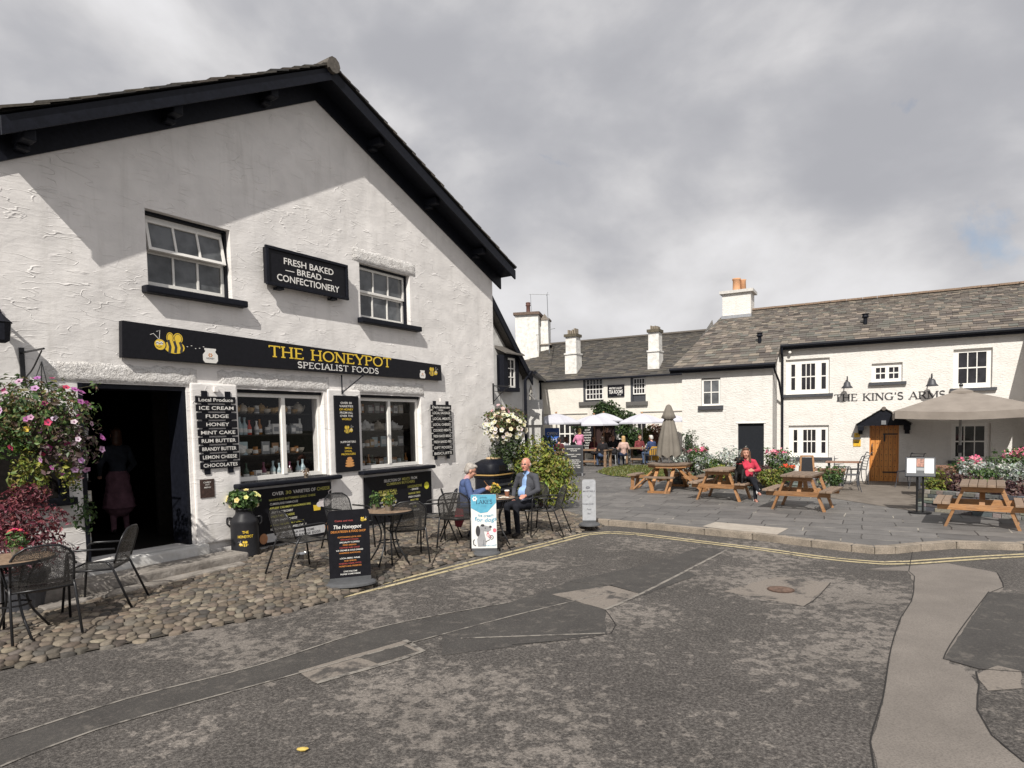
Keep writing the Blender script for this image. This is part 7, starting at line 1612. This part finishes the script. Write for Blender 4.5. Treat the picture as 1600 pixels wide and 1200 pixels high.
def add_head(b, c, yaw, pitch, skin=0, dark=3, lip=4, k=1.0, glasses=False):
    R_ = rotm(yaw, pitch); c = Vector(c); L = lambda x, y, z: c + R_ @ Vector((x, y, z))*k
    b.ell(L(-.012, 0, .03), Vector((.092, .074, .085))*k, skin, R_); b.ell(L(.022, 0, -.03), Vector((.066, .058, .082))*k, skin, R_); b.ell(L(.05, 0, -.085), Vector((.030, .032, .025))*k, skin, R_)
    b.cap(L(.082, 0, .012), .010*k, L(.104, 0, -.022), .014*k, skin)
    for s in (-1, 1):
        b.ell(L(-.005, s*.076, -.005), Vector((.018, .010, .030))*k, skin, R_); b.ell(L(.078, s*.030, .014), Vector((.012, .013, .009))*k, dark, R_, False); b.ell(L(.058, s*.034, -.022), Vector((.026, .024, .022))*k, skin, R_)
        b.ell(L(.078, s*.032, .036), Vector((.012, .02, .006))*k, 5, R_, False)
    b.ell(L(.085, 0, -.058), Vector((.012, .022, .006))*k, lip, R_, False)
    return L, R_
def add_hand(b, w, d, nrm, mat, k=1.0, curl=.5, side=1):
    w, d, nrm = Vector(w), Vector(d).normalized(), Vector(nrm).normalized(); sd = d.cross(nrm).normalized()
    c = w+d*.045*k; b.cap(w, .024*k, w+d*.03*k, .026*k, mat); 
    for i, off in enumerate((-.028, -.010, .010, .027)):
        base = w+d*.075*k+sd*off*k; ln = (.036, .042, .039, .030)[i]*k; b.cap(c+sd*off*.6*k, .014*k, base, .011*k, mat)
        d2 = (d+nrm*curl).normalized(); m_ = base+d2*ln; d3 = (d+nrm*curl*2.4).normalized(); b.cap(base, .0105*k, m_, .0095*k, mat); b.cap(m_, .0095*k, m_+d3*ln*.8, .008*k, mat)
    t0 = w+d*.03*k+sd*side*-.028*k; t1 = t0+(d*.6-sd*side*.7+nrm*.4).normalized()*.035*k; b.cap(t0, .014*k, t1, .0115*k, mat); b.cap(t1, .0115*k, t1+(d+nrm*.5).normalized()*.028*k, .009*k, mat)
def person(label, loc, head, J, mats, vox=.011, hands=True, hair=None, k=1.0, extra=None, fem=False):
    # mats: 0 skin 1 top 2 bottom 3 eye 4 lip 5 hair 6 shoe 7 second garment
    t = thing('person', label, 'person', loc, head); b = Body(); V = {a: Vector(v) for a, v in J.items() if isinstance(v, (tuple, list)) and len(v) == 3}
    pel, che, nek, hed = V['pelvis'], V['chest'], V['neck'], V['head']; sw = .155 if fem else .18
    up = (che-pel).normalized()
    b.ell(pel, (.125, .165, .12), 2); b.cap(pel+up*.02, .125, pel.lerp(che, .5), .115 if fem else .125, J.get('waist_mat', 1)); b.ell(che, (.115, .165 if fem else .175, .17), 1); b.ell(che+Vector((-.01, 0, .10)), (.09, .17, .09), 1)
    b.cap(pel.lerp(che, .3), .128, pel.lerp(che, .6), .12, 1)
    if fem: b.ell(che+Vector((.075, .065, -.01)), (.06, .06, .06), 1); b.ell(che+Vector((.075, -.065, -.01)), (.06, .06, .06), 1)
    b.cap(nek, .055, hed+Vector((-.015, 0, -.06)), .05, 0)
    yaw, pitch = J.get('look', (0, 0)); L, R_ = add_head(b, hed, yaw, pitch, 0, k=k)
    for s, q in ((1, 'L'), (-1, 'R')):
        sh = V.get('sh'+q, nek+Vector((0, s*sw, -.07))); el, wr = V['el'+q], V['wr'+q]
        b.cap(nek+Vector((0, s*.05, -.04)), .055, sh, .062, 1); b.cap(sh, .062, el, .048, 1); b.cap(el, .047, el.lerp(wr, .9), .036, J.get('forearm_mat', 1)); b.cap(el.lerp(wr, .85), .028, wr, .025, 0)
        hdv = Vector(J.get('hd'+q, tuple((wr-el).normalized())))
        if hands: add_hand(b, wr, hdv, J.get('hn'+q, (0, -s, 0)), 0, 1.0, J.get('curl', .5), s)
        else: b.ell(wr+(wr-el).normalized()*.06, (.045, .04, .035), 0)
        hp, kn, an, to = V.get('hip'+q, pel+Vector((0, s*.09, -.01))), V['kn'+q], V['an'+q], V['to'+q]
        b.cap(hp, .098, kn, .064, 2); b.cap(kn, .063, an, .045, 2); b.cap(an, .042, an+Vector((0, 0, -.03)), .04, J.get('ankle_mat', 2)); b.cap(an+Vector((-.03, 0, -.045)), .036, to, .032, 6)
    if extra: extra(b, L, R_)
    b.mesh('body', mats, vox, t)
    if hair:
        h = Body(); hair(h, L, R_, k); h.mesh('hair', [mats[5]], max(.009, vox*.9), t, 2)
    return t, L, R_
def short_hair(h, L, R_, k): h.ell(L(-.028, 0, .055), Vector((.088, .083, .078))*k, 0, R_); h.ell(L(-.055, 0, .0), Vector((.058, .08, .075))*k, 0, R_); h.ell(L(.035, .0, .098), Vector((.05, .065, .03))*k, 0, R_)
def side_hair(h, L, R_, k):
    h.ell(L(-.055, 0, -.005), Vector((.05, .076, .06))*k, 0, R_)
def bob_hair(h, L, R_, k): short_hair(h, L, R_, k); h.ell(L(-.045, 0, -.05), Vector((.062, .086, .085))*k, 0, R_); h.ell(L(-.05, .0, -.11), Vector((.055, .085, .06))*k, 0, R_)
def long_hair(h, L, R_, k): short_hair(h, L, R_, k); [h.cap(L(-.01, s*.075, .02), .035*k, L(.02, s*.095, -.20), .03*k, 0) for s in (-1, 1)]; h.ell(L(-.07, 0, -.10), Vector((.05, .085, .14))*k, 0, R_)
def glasses(t, L, R_, mat=METAL, k=1):
    g = MB()
    for s in (-1, 1): g.tube([L(.094+.0, s*.033+.024*cos(a), .010+.018*sin(a)) for a in [i*pi/5 for i in range(11)]], .0022, 5); g.tube([L(.094, s*.057, .014), L(.0, s*.078, .016)], .0022, 5)
    g.tube([L(.094, -.009, .014), L(.094, .009, .014)], .0022, 5); return g.build('glasses', mat, t)
SIT = dict(pelvis=(0, 0, .54), chest=(-.06, 0, .86), neck=(-.05, 0, 1.06), head=(0.0, 0, 1.205), elL=(-.02, .25, .76), elR=(-.02, -.25, .76), wrL=(.22, .12, .74), wrR=(.22, -.12, .74), knL=(.42, .10, .52), knR=(.42, -.10, .52), anL=(.38, .10, .10), anR=(.38, -.10, .10), toL=(.52, .11, .035), toR=(.52, -.11, .035))
def S_(**k): d = dict(SIT); d.update(k); return d
# --- the woman in blue eating from a tub
HAIRG = flat('hair_grey', (.34, .31, .28), .6, var=.35, scale=40); HAIRB = flat('hair_dark', (.03, .02, .014), .5, var=.3, scale=30); HAIRW = flat('hair_white', (.55, .53, .50), .6, var=.2, scale=40); HAIRBL = flat('hair_blond', (.50, .32, .14), .6, var=.3, scale=30); HAIRBR = flat('hair_brown', (.10, .045, .025), .5, var=.35, scale=30)
wp = D(726, 790, 10.75); wp.z = -.02
BLUEJ = cloth('blue_jumper', (.055, .085, .19)); JEAN = cloth('dark_jeans', (.018, .028, .065)); SHOE = flat('dark_shoe', (.02, .017, .016), .5)
def w_extra(b, L, R_): b.ell((.05, 0, 1.05), (.06, .07, .06), 7, None, False)
t, L, R_ = person('grey haired woman in blue jumper sitting and eating from a small tub', wp, hd(1, .12), S_(pelvis=(-.02, 0, .54), chest=(.02, 0, .85), neck=(.05, 0, 1.04), head=(.115, 0, 1.165), look=(0, rad(24)), elL=(.12, .25, .76), elR=(.10, -.25, .76), wrL=(.36, .10, .84), wrR=(.35, -.09, .86), hdL=(.8, -.3, .1), hdR=(.8, .3, .05), hnL=(0, -1, -.3), hnR=(0, 1, -.3), curl=.8, knL=(.36, .10, .52), knR=(.36, -.1, .52), anL=(.10, .10, .10), anR=(.13, -.10, .10), toL=(.23, .11, .035), toR=(.26, -.11, .035)),
    [SKIN, BLUEJ, JEAN, DARKE, LIP, HAIRG, SHOE, cloth('pink_collar', (.55, .32, .33))], .010, True, short_hair, 1.02, w_extra, True); glasses(t, L, R_)
M_ = Matrix.Translation(wp) @ Matrix.Rotation(hd(1, .12), 4, 'Z')
q = M_ @ Vector((.44, .02, .84)); tub = thing('ice_cream_tub', 'small card tub of ice cream held by the woman in blue', 'tub', q); g = MB(); g.lathe([(.034, -.035), (.044, .035), (.047, .035), (.04, .03)], 14); g.build('tub', GM['tan'], tub); g = MB(); g.ball((0, 0, .035), (.038, .038, .025)); g.build('ice_cream', flat('ice_cream_pink', (.66, .42, .38), .6), tub)
q0, q1 = M_ @ Vector((.42, -.05, .88)), M_ @ Vector((.33, -.10, 1.0)); sp = thing('wooden_spoon', 'thin wooden spoon in the hand of the woman in blue', 'spoon', q0); g = MB(); g.tube([(0, 0, 0), tuple(q1-q0)], .005, 5); g.ball((0, 0, 0), (.012, .012, .006)); g.build('stick', WOOD, sp)
chairw = dup(CH0, (wp.x-.03, wp.y-.02, -.01), hd(1, .12), 'mesh chair the woman in blue sits on', CG)
cc = thing('red_coat', 'dark red coat hanging from the chair of the woman in blue', 'coat', (wp.x-.02, wp.y-.29, .0), 0); g = MB(); g.prism([(-.12, .26), (-.02, .24), (.03, .36), (.02, .54), (-.10, .56), (-.13, .40)], -.03, .03); g.build('cloth', cloth('red_coat', (.12, .015, .022)), cc, bevel=.015)
# --- the man in grey jacket
mp_ = D(822, 785, 11.25); mp_.z = -.01; GREYJ = cloth('grey_jacket', (.055, .057, .068)); BLUES = cloth('pale_blue_shirt', (.26, .40, .66)); BLKT = cloth('black_trousers', (.014, .015, .02))
def m_extra(b, L, R_):
    b.cap((.06, .0, 1.03), .06, (.15, 0, .66), .072, 7, False); b.ell((.02, 0, 1.075), (.075, .075, .04), 7, None, False); b.ell((.04, 0, .72), (.11, .15, .12), 1)
t, L, R_ = person('bald man in grey jacket and pale blue shirt sitting beside the bush', mp_, hd(-.62, -.78), S_(pelvis=(0, 0, .54), chest=(-.06, 0, .87), neck=(-.05, 0, 1.07), head=(-.01, 0, 1.215), look=(rad(10), rad(2)), elL=(.02, .28, .78), elR=(-.04, -.29, .76), wrL=(.27, .20, .70), wrR=(.20, -.13, .60), hdL=(.9, 0, -.1), hdR=(.7, .5, -.35), hnL=(0, -.6, -.8), hnR=(0, .3, -1), curl=.35),
    [SKINR, GREYJ, BLKT, DARKE, LIP, flat('brow_grey', (.40, .28, .23), .6), SHOE, BLUES], .010, True, side_hair, 1.04, m_extra); glasses(t, L, R_, STEEL)
[o for o in t.children if o.name.startswith('hair')][0].data.materials[0] = HAIRW
chm = dup(CH0, (mp_.x+.02, mp_.y+.03, -.01), hd(-.62, -.78), 'mesh chair the bald man sits on', CG)
# --- the woman in red with the black dog
rp = Vector((5.70, 15.42, -.09)); rh = hd(-.12, -1); REDJ = cloth('red_jacket', (.50, .035, .07)); 
def r_extra(b, L, R_):
    for s, a in (('L', (.40, .06, .10)), ('R', (.55, .09, .30))): b.cap(Vector(a)+Vector((-.01, 0, .07)), .050, Vector(a), .047, 8)
    b.ell(L(.088, 0, -.056), Vector((.006, .020, .005)), 9, R_, False)
t, L, R_ = person('smiling woman in red jacket with long brown hair sitting on the picnic bench', rp, rh, S_(pelvis=(0, 0, .56), chest=(-.0, -.02, .88), neck=(.02, -.03, 1.07), head=(.05, -.07, 1.21), look=(rad(-6), rad(4)), elL=(.06, .24, .80), elR=(.12, -.27, .78), wrL=(.26, .06, .80), wrR=(.30, -.20, .74), hdL=(.5, -.8, .1), hdR=(.5, -.8, .1), hnR=(0, -.5, -.8), knL=(.42, .06, .56), knR=(.44, -.02, .62), anL=(.42, .06, .16), anR=(.56, .10, .34), toL=(.56, .06, .10), toR=(.69, .10, .28)),
    [SKIN, REDJ, BLKT, DARKE, LIP, HAIRBR, flat('shoe_tan', (.42, .20, .15), .6), REDJ, flat('sock_white', (.75, .75, .74), .8), flat('teeth_white', (.72, .68, .62), .4)], .010, True, long_hair, 1.05, r_extra, True)
sgl = MB(); [sgl.tube([L(.03, s*.035+.028*cos(a), .115+.012*sin(a)) for a in [i*pi/5 for i in range(11)]], .006, 5) for s in (-1, 1)]; sgl.build('sunglasses', METAL, t)
dp = Vector((5.36, 15.02, .43)); dg_ = thing('dog', 'black dog sitting up on the picnic bench in the arms of the woman in red', 'dog', dp, hd(-.55, -.9)); d = Body()
d.cap((-.16, 0, .12), .115, (.0, 0, .30), .105, 0); d.cap((.0, 0, .30), .11, (.06, 0, .42), .085, 0); d.cap((.06, 0, .42), .075, (.09, 0, .52), .07, 0); d.ell((.11, 0, .56), (.085, .075, .075), 0); d.cap((.16, 0, .545), .048, (.235, 0, .525), .034, 0); d.ell((.262, 0, .535), (.014, .018, .013), 1)
for s in (-1, 1):
    d.cap((.04, s*.075, .30), .052, (.10, s*.07, .14), .036, 0); d.cap((.10, s*.07, .14), .034, (.11, s*.07, .025), .028, 0); d.ell((.135, s*.07, .018), (.045, .03, .02), 0)
    d.cap((-.17, s*.08, .10), .075, (-.02, s*.11, .13), .055, 0); d.cap((-.02, s*.11, .13), .045, (-.10, s*.11, .03), .034, 0); d.cap((-.10, s*.11, .03), .03, (.02, s*.11, .02), .026, 0)
    d.cap((.07, s*.06, .615), .024, (.085, s*.10, .54), .022, 0); d.ell((.175, s*.035, .585), (.010, .009, .009), 2, None, False)
d.cap((-.24, 0, .06), .03, (-.38, .08, .03), .016, 0)
d.mesh('body', [flat('dog_black', (.012, .011, .011), .55, bump=.01, bscale=60), DARKE, flat('dog_eye', (.12, .06, .02), .2)], .010, dg_)
g = MB(); g.lathe([(.078, 0), (.082, .012), (.078, .024)], 16, c=(.078, 0, .46), cap=False); g.build('collar', flat('collar_red', (.3, .03, .04), .6), dg_)
# --- customers of the tea garden (far away)
STAND = dict(pelvis=(0, 0, .92), chest=(-.01, 0, 1.24), neck=(0, 0, 1.44), head=(.02, 0, 1.585), elL=(0, .26, 1.12), elR=(0, -.26, 1.12), wrL=(.16, .20, .96), wrR=(.16, -.20, .96), knL=(.02, .09, .50), knR=(.02, -.09, .50), anL=(0, .10, .09), anR=(0, -.10, .09), toL=(.15, .11, .035), toR=(.15, -.11, .035))
def far(label, px, py, Y, head, J, top, bottom, hairm, hairf, fem=False, skin=SKIN):
    p = D(px, py, Y); return person(label, (p.x, p.y, 0), head, J, [skin, top, bottom, DARKE, LIP, hairm, SHOE, top], .018, False, hairf, 1.05, None, fem)
def ST(**k): d = dict(STAND); d.update(k); return d
PINKS = cloth('pink_shirt', (.62, .24, .38)); DK = cloth('charcoal_top', (.022, .02, .022)); NAV = cloth('navy_top', (.03, .05, .13)); WINE = cloth('wine_top', (.10, .02, .025)); GRY = cloth('grey_top', (.12, .12, .13)); BEIGE = cloth('blush_cardigan', (.52, .35, .30)); DEN = cloth('denim', (.06, .09, .16))
far('waitress with ginger hair in a pink shirt standing at the tea tables', 905, 690, 28.8, rad(110), ST(elL=(.08, .24, 1.12), wrL=(.25, .12, 1.1), elR=(.08, -.24, 1.12), wrR=(.25, -.12, 1.1)), PINKS, WINE, HAIRBL, bob_hair, True)
far('bearded man with dark clothes standing in the tea room doorway carrying a tray', 948, 685, 33.2, rad(-95), ST(elL=(.05, .26, 1.16), wrL=(.28, .22, 1.26), elR=(.05, -.26, 1.16), wrR=(.28, -.22, 1.26)), cloth('brown_shirt', (.07, .035, .025)), cloth('olive_apron', (.09, .085, .06)), HAIRBR, short_hair)
far('person with dark hair and sunglasses behind the yellow green bush', 833, 700, 24.5, rad(-70), S_(), DK, DK, HAIRB, short_hair, skin=SKINR)
far('customer in a black coat with wine red top under the first white parasol', 874, 700, 28.4, rad(60), S_(), WINE, BLKT, HAIRB, short_hair)
far('customer in a grey top sitting left of the waitress', 897, 700, 29.6, rad(20), S_(), GRY, BLKT, HAIRB, short_hair)
far('customer in dark wine clothes sitting right of the waitress', 928, 698, 30.2, rad(-60), S_(), WINE, DK, HAIRB, bob_hair, True)
far('customer in pale stripes at the left tea garden table', 884, 701, 28.9, rad(150), S_(), cloth('pale_stripe_top', (.42, .42, .44)), DEN, HAIRBR, bob_hair, True)
far('customer in a dark red jumper left of the white haired man', 1000, 700, 30.3, rad(-70), S_(), cloth('dark_red_jumper', (.16, .03, .035)), DK, HAIRBR, short_hair)
far('dark haired customer with back turned at the middle tea table', 941, 701, 28.0, rad(100), S_(), DK, DEN, HAIRB, bob_hair, True)
far('dark clothed customer facing the square at the middle tea table', 958, 700, 30.4, rad(-80), S_(), DK, DK, HAIRBR, short_hair)
far('blonde woman in a blush cardigan seen from behind at the tea tables', 974, 702, 28.4, rad(95), S_(), BEIGE, JEAN, HAIRBL, bob_hair, True)
far('white haired man in blue jumper at the right end of the tea garden', 1017, 700, 28.8, rad(120), S_(), NAV, DEN, HAIRW, short_hair)
# --- the customer inside the shop, seen from behind
ip = HP.P(.02, 2.1, .27); person('customer in dark top and floral pink skirt inside the dim shop doorway', ip, HP.th+pi/2, ST(), [SKIN, cloth('slate_top', (.03, .036, .05)), cloth('floral_skirt', (.20, .10, .13)), DARKE, LIP, HAIRBR, SHOE, DK], .018, False, bob_hair, 1.0, lambda b, L, R_: (b.cap((0, 0, .92), .16, (0, 0, .50), .235, 2), b.ell((0, 0, .44), (.25, .25, .05), 2)), True)  # skirt and top colours darkened to stand in for the dim interior
